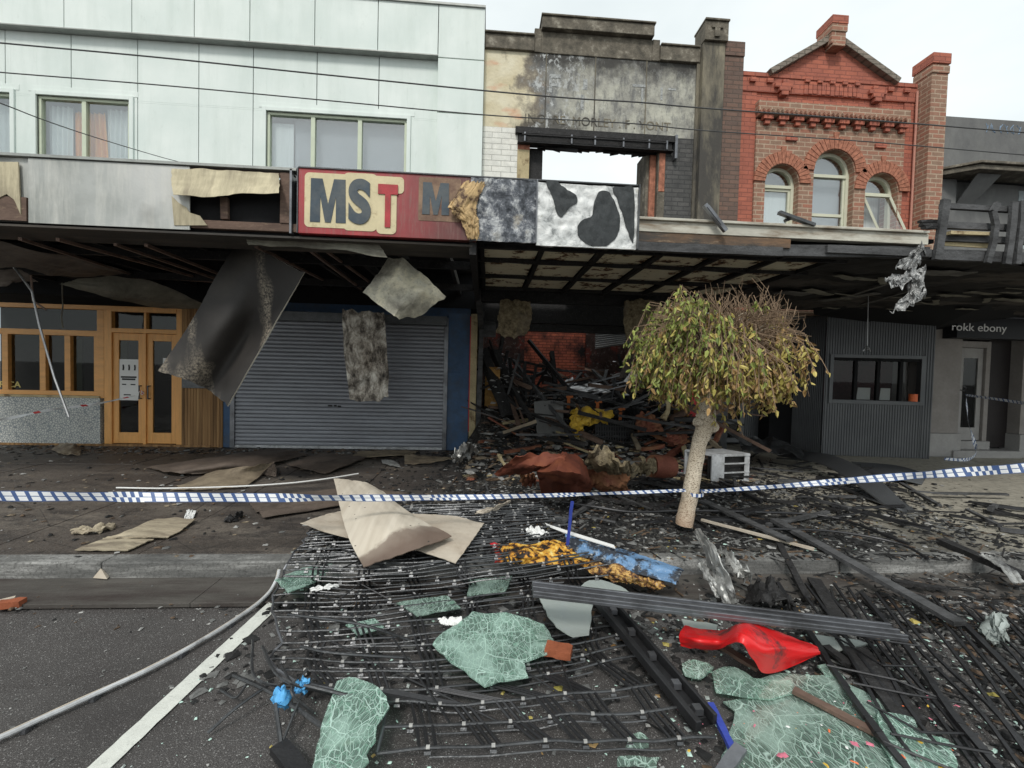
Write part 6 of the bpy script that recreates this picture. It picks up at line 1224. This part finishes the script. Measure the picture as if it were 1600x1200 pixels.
lay('pale_scrap', 'palemetal', [[(1530, 868, .2), (1548, 868, .2)], [(1560, 885, .18), (1580, 888, .18)], [(1582, 912, .12), (1604, 912, .12)]], 'flat pale metal strip lying on the kerb at the right edge', 'strip')
lay('clear_wrap', 'glass_w', [[(1545, 965, .1), (1575, 960, .12)], [(1535, 985, .08), (1570, 990, .14)], [(1550, 1005, .05), (1575, 1003, .05)]], 'crumpled clear plastic wrapping near the right edge', 'wrapping', wr=.08, jag=.05)
lay('tarpaulin_heap', 'char', [[(1170, 922, .06), (1200, 905, .2), (1220, 930, .14)], [(1165, 945, .04), (1200, 940, .16), (1245, 950, .06)]], 'low heap of blackened cloth in the gutter beyond the ribbed beam', 'heap', wr=.08, jag=.05)
# ---- rusty sheets, insulation and air conditioner in front of the shop ----
lay('rusted_sheet', 'rust', [[(805, 714, .75), (850, 708, .8), (885, 712, .8)], [(790, 725, .62), (840, 728, .68), (880, 726, .7)], [(772, 742, .45), (810, 740, .5), (860, 736, .6)]], 'orange-brown rusted steel sheet, the left one of the overlapping pair', 'metal sheet', sharp=True, nu=30, wr=.03, jag=.02)
lay('rusted_sheet', 'rust', [[(866, 716, .75), (884, 706, .8), (905, 716, .7), (915, 728, .6)], [(838, 738, .6), (870, 735, .7), (905, 742, .62), (922, 752, .4)], [(842, 750, .45), (868, 752, .5), (898, 760, .4), (926, 762, .25)], [(845, 772, .2), (870, 774, .22), (900, 776, .2), (920, 770, .16)]], 'large dark red rusted steel sheet behind the tape in front of the shop', 'metal sheet', sharp=True, nu=30, nv=30, wr=.03, jag=.012, seed=5)
lay('rusted_sheet', 'rust2', [[(812, 742, .5), (835, 738, .5)], [(816, 760, .3), (838, 756, .32)]], 'narrow folded rusty flap between the two large rusted sheets', 'metal sheet', wr=.06, jag=.04)
lay('rusted_sheet', 'rust2', [[(915, 735, .5), (945, 728, .55), (985, 745, .45)], [(920, 752, .3), (950, 755, .35), (980, 760, .3)], [(925, 762, .2), (950, 768, .2), (985, 768, .2)]], 'crumpled rusty sheet right of the large dark red one', 'metal sheet', wr=.06, ws=5, jag=.05, sharp=True, nu=40, nv=30)
lay('insulation_blanket', 'insul', [[(920, 706, .8), (945, 698, .85), (968, 718, .75)], [(918, 722, .6), (945, 722, .68), (968, 738, .5)], [(922, 735, .5), (950, 733, .5), (975, 745, .4)]], 'curled yellow-brown insulation blanket above the crumpled rusty sheet', 'insulation', th=.03, wr=.08, jag=.04)
lay('insulation_blanket', 'insul', [[(958, 722, .6), (975, 722, .65), (995, 730, .5)], [(970, 745, .4), (985, 742, .42), (1003, 738, .4)]], 'smaller scrap of insulation blanket right of the curled one', 'insulation', th=.03, wr=.08, jag=.04)
lay('insulation_blanket', 'insul', [[(1000, 722, .6), (1012, 718, .6), (1024, 716, .55)], [(1000, 735, .4), (1010, 738, .4), (1022, 738, .4)]], 'insulation scrap wrapped at the end of the rusty drum', 'insulation', th=.03, wr=.06, jag=.04)
mb = MB(); a_, b2 = PZ(1018, 728, .45), PZ(1050, 730, .42); mb.tube([a_, a_.lerp(b2, .5), b2], [.15, .16, .14], 14); tag(mb.build('rusty_drum', 'rust2', smooth=True), 'dented dark red drum lying between the tree and the insulation scraps', 'drum')
def W_(x, y, z): return PZ(x, y, z)
ac_ = thing('air_conditioner', 'burnt white outdoor air conditioner casing tipped over behind the tree trunk', 'air conditioner', PZ(1130, 752))
A = PZ(1112, 754, .13); B = PZ(1170, 751, .13); D = PZ(1070, 744, .13); h = Vector((0, 0, .40)); e = D-A; f = B-A
mb = MB(); t = .02
mb.prism([A+h, B+h, B+e+h, D+h], (0, 0, .012)); mb.prism([A, A+f*.32, A+f*.32+h, A+h], e.normalized()*.012); mb.prism([A+f*.88, B, B+h, A+f*.88+h], e.normalized()*.012); mb.prism([D, D+f*.2, D+f*.2+h, D+h], e.normalized()*.012); mb.bar(A+e*.02+f*.3+h*.97, B+h*.97, .02, .03); mb.bar(A+f*.3, B, .02, .04)
mb.bar(A, A+e*.0+h, .03, .03); mb.bar(D, D+h, .03, .03); mb.bar(B+e, B+e+h, .03, .03); mb.bar(A+h, D+h, .03, .03); mb.build('casing', 'greywhite', ac_)
mb = MB(); 
for k in range(1, 3): mb.bar(A+f*.3+h*(k/3), B+h*(k/3), .015, .02)
mb.build('grille_bars', 'greywhite', ac_); MB().prism([A+e*.15, B+e*.15, B+e*.15+h*.95, A+e*.15+h*.95], (0, .02, 0)).build('inner_panel', 'char', ac_)
# ---- shop interior mound ----
def mh(x, y):
    b = max(0, min(1, (y-6.3)/2.4)); s_ = b*b*(3-2*b); ed = .25*math.exp(-((x-.1)/.5)**2)+.25*math.exp(-((x-4.1)/.6)**2)
    h = s_*(.42+.55*max(0, min(1, (y-8.2)/2.2)))+ed*s_*1.4+.16*s_*noise.noise(Vector((x*1.3, y*1.1, 2)))+.10*noise.noise(Vector((x*4, y*4, 3)))*min(1, s_*2)+.05*noise.noise(Vector((x*11, y*11, 3)))*min(1, s_*2)
    return h*max(0, min(1, (x+.45)/.5))
mb = MB(); mb.grid(lambda u, v: (-.6+4.84*u if v < .33 else max(.0, -.6+4.84*u), 6.1+6.85*v, ZP-.03+mh(-.6+4.84*u, 6.1+6.85*v)), 110, 120, .02); tag(mb.build('rubble_mound', 'mound'), 'blackened mound of collapsed roof rubble filling the burnt shop', 'rubble', kind='stuff')
# recognisable wreckage inside
def stick(name, p, q, w, mat, label, group=None, cat='timber', h=None, jit=.15, segs=5):
    return tag(MB().bar(p, q, w, h or w, jit=jit, segs=segs).build(name, mat), label, cat, group)
stick('grey_pole', PY(802, 563, 9.5), PY(888, 672, 7.6), .055, 'charlight', 'grey pole leaning diagonally across the grey panel in the shop', cat='pole', jit=.02)
stick('charred_beam', PY(884, 668, 7.6), PY(912, 712, 7.3), .07, 'char', 'charred beam continuing down from the foot of the grey pole', cat='beam')
stick('charred_beam', PY(826, 532, 10), PY(897, 618, 9.2), .08, 'char', 'charred beam slanting in front of the small doorway in the back wall', cat='beam')
stick('charred_beam', PY(753, 545, 8.9), PY(794, 650, 8.3), .24, 'char', 'thick charred beam fallen along the left wall of the shop', cat='beam', h=.1)
stick('charred_beam', PY(772, 548, 9.2), PY(810, 640, 8.6), .16, 'char', 'second charred beam fallen beside the thick one at the left wall', cat='beam', h=.1)
stick('charred_beam', PY(748, 692, 7.9), PY(838, 660, 7.7), .09, 'char', 'charred plank pointing up to the right at the left end of the shop opening', cat='beam')
stick('grey_plank', PY(786, 676, 7.65), PY(838, 658, 7.6), .05, 'board_tan', 'short pale-topped plank lying on the charred plank', cat='plank')
stick('charred_beam', PY(862, 550, 10), PY(868, 610, 9.5), .1, 'char', 'upright charred stump before the doorway in the back wall', cat='beam')
stick('charred_beam', PY(1030, 560, 9.5), PY(1022, 640, 9.0), .1, 'char', 'upright charred stump at the right side inside the shop', cat='beam')
for k, (p, q, w_, l_) in enumerate((((920, 599, 9.8), (1003, 578, 9.2), .03, 'upper thin steel rod slanting up to the right inside the shop'), ((912, 612, 9.4), (1000, 590, 9.0), .03, 'middle thin steel rod slanting up to the right inside the shop'), ((900, 622, 9.2), (985, 600, 8.8), .025, 'lower thin steel rod slanting up to the right inside the shop'), ((1004, 587, 9.0), (986, 634, 8.4), .025, 'pale steel rod standing near the tree crown inside the shop'), ((962, 590, 9.0), (956, 625, 8.9), .02, 'short thin upright rod in the middle of the shop'), ((850, 597, 9.4), (962, 628, 8.9), .05, 'long dark batten lying over the wreckage in the middle of the shop'), ((855, 606, 9.2), (1010, 640, 8.6), .04, 'brownish batten lying below the long dark one'))):
    stick('steel_rod' if k < 5 else 'batten', PY(*p), PY(*q), w_, 'zinc' if k == 3 else ('alu' if k < 5 else 'charlight'), l_, cat='rod' if k < 5 else 'batten', jit=.05)
sheet('scorched_board', 'dark_render', [PYs((834, 628, 8.2), (858, 626, 8.2), (880, 628, 8.2)), PYs((836, 655, 8.1), (858, 655, 8.1), (880, 656, 8.1)), PYs((840, 684, 8.0), (860, 683, 8.0), (882, 680, 8.0))], 'upright dark grey panel in the shop opening behind the leaning pole', 'panel', th=.02, wr=.01)
sheet('fallen_roof_sheet', 'zinc', [PYs((880, 604, 9.8), (915, 598, 9.9), (940, 600, 9.8)), PYs((900, 612, 9.3), (935, 612, 9.3), (965, 618, 9.2))], 'flat grey roof sheet lying on top of the wreckage in the shop', 'roof sheet', wr=.03)
sheet('fallen_roof_sheet', 'zinc', [PYs((873, 600, 10), (895, 589, 10.2)), PYs((880, 604, 9.9), (897, 599, 10))], 'small ribbed grey roof piece below the doorway in the back wall', 'roof sheet', wr=.03)
mb = MB(); mb.grid(lambda u, v: PY(930+(977-930)*u+(27*v*u), 514+(31*v)-(3*u)-8*v*u, 11.6)+Vector((0, -.03*math.sin(v*9*6.28), 0)), 14, 90, .004); tag(mb.build('corrugated_sheet', 'zinc'), 'shiny corrugated sheet hanging below the header beside the right insulation slab', 'roof sheet')
sheet('slatted_panel', 'white', [PYs((999, 563, 8.8), (1009, 572, 8.8)), PYs((974, 596, 8.8), (984, 599, 8.8))], 'small white slatted panel standing near the tree crown inside the shop', 'panel', wr=.01)
sheet('tan_sheet', 'sag', [PYs((980, 560, 9.4), (999, 545, 9.2)), PYs((964, 592, 9.5), (976, 590, 9.2))], 'dull tan sheet leaning beside the white slatted panel', 'panel', wr=.03)
sheet('melted_plastic', 'yellow', [PYs((895, 646, 8.1), (915, 642, 8.2), (955, 646, 8.2)), PYs((892, 655, 7.9), (918, 650, 7.8), (956, 652, 7.9)), PYs((898, 662, 7.8), (912, 660, 7.8), (930, 657, 7.8))], 'melted yellow plastic lump lying behind the black crate', 'plastic', th=.05, wr=.12, ws=7, nu=30, nv=20)
sheet('melted_plastic', 'yellow', [PYs((893, 664, 7.8), (904, 662, 7.8)), PYs((896, 678, 7.6), (908, 676, 7.6))], 'small burnt yellow lump left of the black crate', 'plastic', th=.05, wr=.1)
cr_ = thing('crate', 'black slatted crate sitting on the rubble in the middle of the shop', 'crate', PY(960, 690, 7.9))
mb = MB(); 
for z in range(5): mb.bar(PY(931, 690-z*8, 7.8), PY(990, 691-z*8, 7.8), .02, .02)
for i in range(16): mb.bar(PY(931+i*3.9, 690, 7.79), PY(931+i*3.9, 656, 7.79), .015, .015)
mb.bar(PY(931, 656, 7.8), PY(935, 652, 8.2), .03, .03); mb.bar(PY(990, 657, 7.8), PY(988, 653, 8.2), .03, .03); mb.build('slats', 'iron', cr_); MB().prism(PYs((931, 692, 7.9), (990, 692, 7.9), (990, 660, 7.9), (931, 660, 7.9)), (0, .03, 0)).build('back_panel', 'char', cr_)
sheet('rusty_case', 'rust2', [PYs((993, 650, 7.9), (1012, 644, 8.0), (1030, 655, 7.9)), PYs((994, 666, 7.7), (1012, 664, 7.7), (1034, 668, 7.8)), PYs((998, 680, 7.7), (1014, 676, 7.6), (1038, 676, 7.7))], 'crumpled brown rusty casing right of the black crate', 'casing', th=.01, wr=.08, jag=.03)
sheet('rusty_case', 'rust2', [PYs((1040, 678, 7.4), (1062, 676, 7.6), (1078, 682, 7.7)), PYs((1045, 690, 7.3), (1062, 696, 7.4), (1078, 694, 7.6))], 'dark rusty flap lying against the red jamb of the shop', 'casing', th=.01, wr=.06, jag=.03)
for k, (x, y, l_) in enumerate(((889, 628, 'left'), (934, 636, 'middle'), (970, 647, 'right'))):
    b_ = MB(); b_.bar(PY(x, y-8, 8.4), PY(x-1, y+10, 8.3), .06, .05); b_.bar(PY(x-4, y-8, 8.4), PY(x+6, y-8, 8.4), .05, .04); tag(b_.build('chair_back', simple('orange_chair_wood', (.38, .11, .03), .3, 6, .6) if k == 0 else bpy.data.materials and wrap(bpy.data.materials['orange_chair_wood'])), l_+'most of the three burnt orange chair tops in the shop wreckage', 'chair')
P_ = [PY(x, y, 7.8) for x, y in ((1036, 655), (1044, 640), (1042, 625))]; tag(MB().tube([interp(P_, i/8) for i in range(9)], [.07, .06, .05, .05, .04, .04, .05, .05, .03], 8).build('twisted_scrap', 'plaster_old'), 'pale twisted scrap standing by the right wall of the shop', 'scrap')
lay('curled_scrap', 'palemetal', [[(705, 715, .5), (718, 700, .6), (735, 690, .8)], [(715, 722, .3), (730, 712, .5), (748, 705, .5)]], 'curled scorched scrap heaped at the foot of the left jamb', 'scrap', wr=.12, jag=.05)
# ---- long planks and sticks on the right footpath ----
def gstick(p, q, w, mat, label, h=.02, group=None, cat='timber', jit=.1, segs=6, name='charred_plank'):
    return tag(MB().bar(PZ(*p), PZ(*q), w, h, jit=jit, segs=segs).build(name, mat), label, cat, group)
gstick((1098, 782, .22), (1235, 845, .2), .10, 'charlight', 'wide grey charred plank lying just right of the tree foot', cat='plank')
gstick((1210, 812, .2), (1500, 975, .1), .09, 'charlight', 'very long grey charred plank running from the tree down to the road at the right', cat='plank', h=.03)
gstick((1096, 812, .18), (1272, 858, .17), .035, 'fire_board', 'narrow white batten lying right of the tree foot', cat='batten', name='batten')
gstick((840, 760, .2), (1060, 800, .18), .04, 'char', 'thin charred stick lying left of the tree foot', cat='stick', name='charred_stick')
P_ = [PZ(*p) for p in ((878, 784, .2), (930, 792, .22), (990, 800, .2), (1065, 798, .2), (1180, 800, .2), (1300, 808, .18), (1420, 850, .17))]
tag(MB().tube([interp(P_, i/40) for i in range(41)], .014, 6).build('black_conduit', 'iron'), 'long black conduit running across the footpath behind the tree foot', 'conduit')
P_ = [PZ(*p) for p in ((1190, 826, .2), (1300, 830, .2), (1400, 848, .18), (1450, 872, .16))]
tag(MB().tube([interp(P_, i/30) for i in range(31)], .011, 6).build('black_conduit', 'iron'), 'short black conduit below the ash heap on the right footpath', 'conduit')
gstick((1218, 850, .16), (1262, 935, .05), .05, 'char', 'charred stick hanging over the kerb under the long plank', cat='stick', name='charred_stick')
gstick((1272, 905, .05), (1312, 970, .05), .09, 'char', 'thick charred plank end lying at the kerb left of the second grille', cat='plank')
gstick((1470, 845, .16), (1610, 905, .14), .1, 'char', 'charred beam lying on the footpath edge at the far right', cat='beam', h=.05)
gstick((1395, 908, .06), (1480, 920, .05), .05, 'char', 'charred stick lying along the gutter at the right', cat='stick', name='charred_stick')
gstick((1290, 1010, .06), (1330, 1040, .05), .05, 'char', 'short charred stick lying right of the red panel tip', cat='stick', name='charred_stick')
gstick((1240, 1078, .07), (1378, 1150, .06), .045, 'rustwood', 'brown timber batten lying on the large dull glass sheet', cat='batten', name='batten')
gstick((1120, 1005, .08), (1185, 1045, .06), .05, 'rustwood', 'brown timber batten poking out under the red panel', cat='batten', name='batten')
gstick((1110, 1100, .08), (1150, 1182, .08), .03, 'bluebright', 'bright blue plastic strip standing at the end of the guide rail', cat='strip', name='blue_strip', h=.02)
gstick((1158, 1168, .1), (1105, 1240, .05), .05, 'alu', 'grey metal end piece below the bright blue plastic strip', cat='beam', name='metal_end')
gstick((853, 1012, .1), (893, 1020, .1), .09, 'brickred', 'ribbed terracotta piece lying on the grille right of the central glass', cat='rubble chunk', name='terracotta_piece', h=.04)
lay('white_offcut', 'fire_board', [[(745, 800, .3), (775, 790, .35), (797, 782, .3)], [(742, 804, .28), (772, 797, .3), (797, 784, .28)]], 'narrow white offcut lying on the grille right of the crossed boards', 'offcut')
lay('white_offcut', 'white', [[(822, 828, .25), (838, 824, .28), (852, 832, .24)], [(824, 838, .2), (840, 838, .22), (855, 838, .2)]], 'small crumpled white scrap lying above the burnt banner', 'offcut', wr=.05)
lay('paper_scrap', 'paper', [[(684, 967, .1), (722, 963, .12)], [(690, 976, .08), (722, 978, .09)]], 'white paper scrap lying on the grille above the central glass', 'paper', th=.002)
lay('paper_scrap', 'paper', [[(484, 920, .18), (510, 914, .2), (528, 913, .18)], [(486, 924, .16), (510, 920, .18), (530, 917, .16)]], 'thin white scrap caught in the upper left rods of the grille', 'paper', th=.002)
bg_ = lay('glove', 'skyblue', [[(428, 1080, .12), (442, 1074, .14), (455, 1082, .12)], [(426, 1092, .08), (440, 1096, .12), (452, 1098, .08)], [(432, 1100, .05), (444, 1102, .06), (450, 1102, .05)]], 'crumpled light blue glove caught in the twisted rod ends', 'glove', wr=.03, ws=6, jag=.05)
lay('glove', 'skyblue', [[(462, 1072, .16), (478, 1062, .18)], [(464, 1082, .12), (480, 1072, .14)]], 'small light blue scrap above the crumpled blue glove', 'glove', wr=.05, jag=.05)
# corrugated black cladding sheets lying by the servery
def corrsheet(P, label, seedv=0):
    rows_ = [[PZ(*p) for p in r] for r in P]; base = ctrl(rows_); mb = MB(); mb.grid(lambda u, v: base(u, v)+Vector((0, 0, .012*math.sin(v*14*6.28))), 24, 84, .004); return tag(mb.build('corrugated_sheet', 'corr'), label, 'metal sheet')
corrsheet([[(1232, 704, .3), (1300, 712, .45), (1365, 745, .4), (1425, 800, .14)], [(1215, 712, .2), (1280, 724, .35), (1335, 755, .3), (1390, 795, .14)]], 'bent black corrugated sheet arching across the footpath before the servery')
corrsheet([[(1330, 722, .15), (1400, 728, .16), (1450, 742, .14)], [(1350, 738, .14), (1400, 748, .2), (1440, 757, .14)]], 'flat black corrugated sheet lying against the servery wall')
corrsheet([[(1340, 765, .15), (1400, 780, .17), (1432, 800, .14)], [(1320, 766, .15), (1380, 788, .17), (1415, 800, .14)]], 'narrow black corrugated offcut lying in the open footpath at the right')
sheet('dark_sheet', 'steel', [PYs((1155, 690, 7.4), (1200, 684, 7.8), (1250, 700, 7.6)), PYs((1160, 706, 7.0), (1210, 708, 7.0), (1260, 716, 7.0))], 'dark buckled sheet lying in the recessed entry of the brick building', 'metal sheet', wr=.08)
# repeated charred sticks: two groups that nothing tells apart
random.seed(90)
def scatter_sticks(n, reg, lab, grp, Lr=(.3, 1.1), wr_=(.015, .05), zf=None, mats=('char', 'char', 'charlight', 'iron'), bias=None, up=.06):
    k = 0
    while k < n:
        x = random.uniform(reg[0], reg[1]); y = random.uniform(reg[2], reg[3])
        if bias and random.random() > bias(x, y): continue
        L = random.uniform(*Lr); a = random.gauss(-.5, .8) if random.random() < .7 else random.uniform(0, 3.14)
        z0 = (zf(x, y) if zf else ZP)+.02; d = Vector((math.cos(a), math.sin(a), 0))*L
        z1 = (zf(x+d.x, y+d.y) if zf else ZP)+.02+random.uniform(0, up)
        p = Vector((x, y, z0+random.uniform(0, up))); q = Vector((x+d.x, y+d.y, z1)); w = random.uniform(*wr_)
        if zf is None and min(p.y, q.y) < 3.8: continue
        mb = MB(); mb.bar(p, q, w, w*random.uniform(.4, 1), jit=.25, segs=4); tag(mb.build('charred_stick', random.choice(mats)), lab, 'stick', grp); k += 1
scatter_sticks(150, (-.2, 6.2, 3.9, 7.8), 'thin charred stick lying in the black ash on the footpath around the tree', 'charred sticks on the footpath around the tree', bias=lambda x, y: .3+.7*(x > 1))
inz = lambda x, y: ZP+mh(max(.1, min(4.1, x)), min(12.5, y))
scatter_sticks(135, (.2, 3.9, 7.2, 11.5), 'blackened timber piece tangled in the rubble inside the burnt shop', 'timbers tangled in the shop rubble', (.4, 1.7), (.02, .09), inz, up=.75, mats=('char', 'char', 'charlight', 'rustwood'))
scatter_sticks(40, (.1, 4.1, 6.5, 8.4), 'short board end poking from the front edge of the shop rubble', 'board ends at the front of the shop rubble', (.2, .7), (.03, .08), inz, up=.15, mats=('board_tan', 'rust2', 'charlight', 'rustwood', 'plaster_old'))
# ---- uncountable fragments ----
def chips(name, n, fn, size, mats, label, cat):
    mb = MB(); k = 0
    while k < n:
        r_ = fn()
        if r_ is None: continue
        p = Vector(r_); s_ = size[0]*.7+(size[1]*1.4-size[0]*.7)*random.random()**3; a = random.uniform(0, 6.28); mi = random.randrange(len(mats))
        sx, sy, sz = s_, s_*random.uniform(.35, 1), s_*random.uniform(.12, .5); ca, sa = math.cos(a), math.sin(a); vs = []
        for X, Y, Z in ((-1, -.7, 0), (.9, -1, 0), (1, .8, 0), (-.7, 1, 0), (-.5, -.4, 1), (.6, -.3, .8), (.2, .6, 1.1)):
            X += random.uniform(-.3, .3); Y += random.uniform(-.3, .3); vs.append(p+Vector((ca*X*sx-sa*Y*sy, sa*X*sx+ca*Y*sy, Z*sz+random.uniform(0, .3)*sz)))
        mb.add(vs, [(3, 2, 1, 0), (0, 1, 5, 4), (1, 2, 6, 5), (2, 3, 6), (3, 0, 4, 6), (4, 5, 6)], mi); k += 1
    o = mb.build(name, mats); o['kind'] = 'stuff'; o['label'] = label; o['category'] = cat; return o
def zg(x, y):
    if y > 6.2 and -.5 < x < 4.2: return ZP+mh(x, y)-.015
    return ZP if y > 3.5 else .004
def region(x0, x1, y0, y1, dens):
    def f():
        x = random.uniform(x0, x1); y = random.uniform(y0, y1); d = dens(x, y)*(1+1.1*noise.noise(Vector((x*1.7, y*1.7, 7))))
        return (x, y, zg(x, y)) if random.random() < d else None
    return f
def burn(x, y):
    b = 1/(1+math.exp(-(x+.2)*2.2))/(1+math.exp((x-4.6-(5.5-y)*.25)*1.6)); return b
chips('ash_fragments', 19000, region(-1.5, 8, 3.75, 8.2, burn), (.008, .028), ['chipb', 'chipb', 'chipb', 'chipg', 'char'], 'black ash and char fragments covering the footpath before the shop', 'ash')
chips('ash_fragments', 9000, region(.3, 5.5, 1.2, 3.6, lambda x, y: min(1, max(.05, (x-.6)*.35+.1))), (.006, .026), ['chipb', 'chipb', 'chipb', 'chipg', 'chipb', 'chipo'], 'black ash fragments scattered over the road at the right', 'ash')
chips('plaster_fragments', 4600, region(-.6, 7, 3.6, 8.2, burn), (.006, .024), ['chipw', 'chipg', 'chipg', 'paper' if False else 'chipw', 'chipo', 'chipg'], 'pale plaster flakes scattered through the ash', 'rubble')
chips('plaster_fragments', 4200, region(.2, 5.5, 1.2, 3.6, lambda x, y: min(1, max(.06, (x-.4)*.35))), (.004, .014), ['chipw', 'chipg', 'chipw'], 'pale flakes scattered over the road at the right', 'rubble')
chips('rubble_pieces', 5200, region(0, 4.15, 6.4, 11.5, lambda x, y: 1 if y < 8.6 else .5), (.02, .07), ['chipb', 'chipo', 'chipg', 'chipb', 'rustwood', 'chipb', 'chipw'], 'broken rubble pieces lying over the mound in the shop', 'rubble')
chips('brick_chips', 900, region(2.7, 4.2, 6.6, 8.2, lambda x, y: 1), (.012, .04), ['chipp', 'chipw', 'chipb', 'chipo'], 'pinkish rubble scattered at the right side of the shop opening', 'rubble')
chips('ash_under_grille', 6500, region(-1.5, 1.4, 2.2, 5.3, lambda x, y: .35+.65*(y > 3)), (.006, .03), ['chipb', 'chipb', 'char', 'chipb', 'chipg'], 'black ash lying under the big roller grille', 'ash')
chips('rubble_pieces', 1300, region(-.2, 4.2, 6.1, 7.6, lambda x, y: 1), (.03, .09), ['plaster_old', 'chipg', 'chipo', 'chipw', 'rust2', 'chipb', 'board_tan'], 'larger broken pieces along the front of the shop rubble', 'rubble')
chips('footpath_litter', 2200, region(-8, .5, 3.6, 8.1, lambda x, y: 1), (.004, .024), ['chipw', 'chipg', 'board_tan', 'chipb', 'chipb', 'chipo'], 'small pale litter flakes on the left footpath', 'litter')
chips('wall_foot_litter', 1500, region(-9, -.5, 7.5, 8.3, lambda x, y: (y-7.4)*1.2), (.01, .04), ['chipb', 'chipo', 'board_brown', 'chipg'], 'dark litter gathered along the foot of the shopfronts', 'litter')
chips('gutter_litter', 900, region(-8, 6, 2.75, 3.48, lambda x, y: 1), (.004, .014), ['chipg', 'chipo', 'chipb', 'chipw'], 'grit and litter lying along the gutter', 'litter')
chips('road_grit', 1500, region(-6, 3, 1.0, 3.1, lambda x, y: 1), (.003, .007), ['chipg', 'chipw', 'chipg'], 'fine grit scattered over the road', 'grit')
mt['crumb'] = simple('mint_glass_crumb', (.50, .68, .60), .3, 20, .25, spec=.6)
chips('glass_crumbs', 3800, region(-1.6, 3.5, 1.2, 4.2, lambda x, y: .25+.75*(x > .9 and y < 2.9)), (.003, .012), ['crumb', 'crumb', 'glass_w', 'chipg'], 'crumbs of broken glass scattered around the grille', 'glass')
fl_ = ['chipp', 'paper', 'yellow', 'chipp', 'orange']
chips('petal_scraps', 70, lambda: tuple(PZ(random.uniform(1040, 1500), random.uniform(1090, 1215), .07)), (.004, .012), fl_, 'pink, white and orange paper scraps lying on the large glass sheet', 'scraps')
def splin():
    f = region(-.5, 6.5, 1.6, 7.8, lambda x, y: burn(x, y) if y > 3.5 else min(1, max(.05, (x-.8)*.4)))
    return f()
mb = MB(); k = 0
while k < 3800:
    r_ = splin()
    if r_ is None: continue
    p = Vector(r_)+Vector((0, 0, .006)); a = random.gauss(-.5, 1); L = .03+.16*random.random()**2; d = Vector((math.cos(a), math.sin(a), random.uniform(-.05, .25)))*L; mb.bar(p, p+d, random.uniform(.004, .016), random.uniform(.003, .009), mi=random.randrange(6)); k += 1
o = mb.build('charcoal_splinters', ['chipb', 'chipb', 'char', 'chipb', 'chipg', 'chipo']); o['kind'] = 'stuff'; o['label'] = 'black charcoal splinters strewn over the footpath and road at the right'; o['category'] = 'splinters'
chips('ceiling_flakes', 900, lambda: (lambda x, y: (x, y, ZP+mh(x, y)+random.random()**2*.9))(random.choice((random.uniform(.05, .6), random.uniform(3.3, 4.0), random.uniform(.1, 4))), random.uniform(8.2, 11)), (.015, .05), ['chipw', 'greywhite', 'chipg', 'chipw'], 'pale flakes of ceiling lining caught in the tangled wreckage', 'flakes')
for k in range(26):
    x = random.uniform(.1, 1.1) if k % 2 else random.uniform(2.9, 3.9); y = random.uniform(8.6, 10.5); z0 = ZP+mh(x, y); tag(MB().bar((x, y, z0), (x+random.uniform(-.5, .5), y+random.uniform(-.4, .5), z0+random.uniform(.5, 1.2)), random.uniform(.03, .09), random.uniform(.02, .05), jit=.25, segs=5).build('charred_stick', random.choice(('char', 'char', 'charlight'))), 'blackened timber piece tangled in the rubble inside the burnt shop', 'stick', 'timbers tangled in the shop rubble')
# ---- hose on the road at the left ----
P_ = [PZ(*p) for p in ((-60, 1180, .03), (0, 1153, .03), (110, 1102, .03), (220, 1052, .03), (320, 998, .03), (400, 945, .03), (428, 915, .05), (436, 890, .14))]
hs = thing('conduit_pair', 'pair of pale conduits snaking across the road at the left up to the grille', 'conduit', P_[3])
c_ = [interp(P_, i/60) for i in range(61)]
MB().tube([p+Vector((.012*noise.noise(Vector((i*.2, 0, 0))), 0, 0)) for i, p in enumerate(c_)], .012, 8).build('pipe', 'greywhite', hs)
MB().tube([p+Vector((-.02, .035, -.012)) for p in c_], .007, 6).build('cable', 'fire_board', hs)
for i in (12, 20, 31, 38, 46): MB().box(c_[i].x-.012, c_[i].x+.012, c_[i].y-.018, c_[i].y+.035, .003, .026).build('clip', 'alu', hs)
# leaves under the tree / loose leaves
chips('fallen_leaves', 160, region(-1, 5, 1.6, 5, lambda x, y: .6), (.012, .026), ['leafy', 'leafb'], 'dry fallen leaves around the tree and grille', 'leaves')
# ---- tidy helper properties ----
for o in list(bpy.data.objects):
    for k in ('_org', '_empty'):
        if k in o: del o[k]
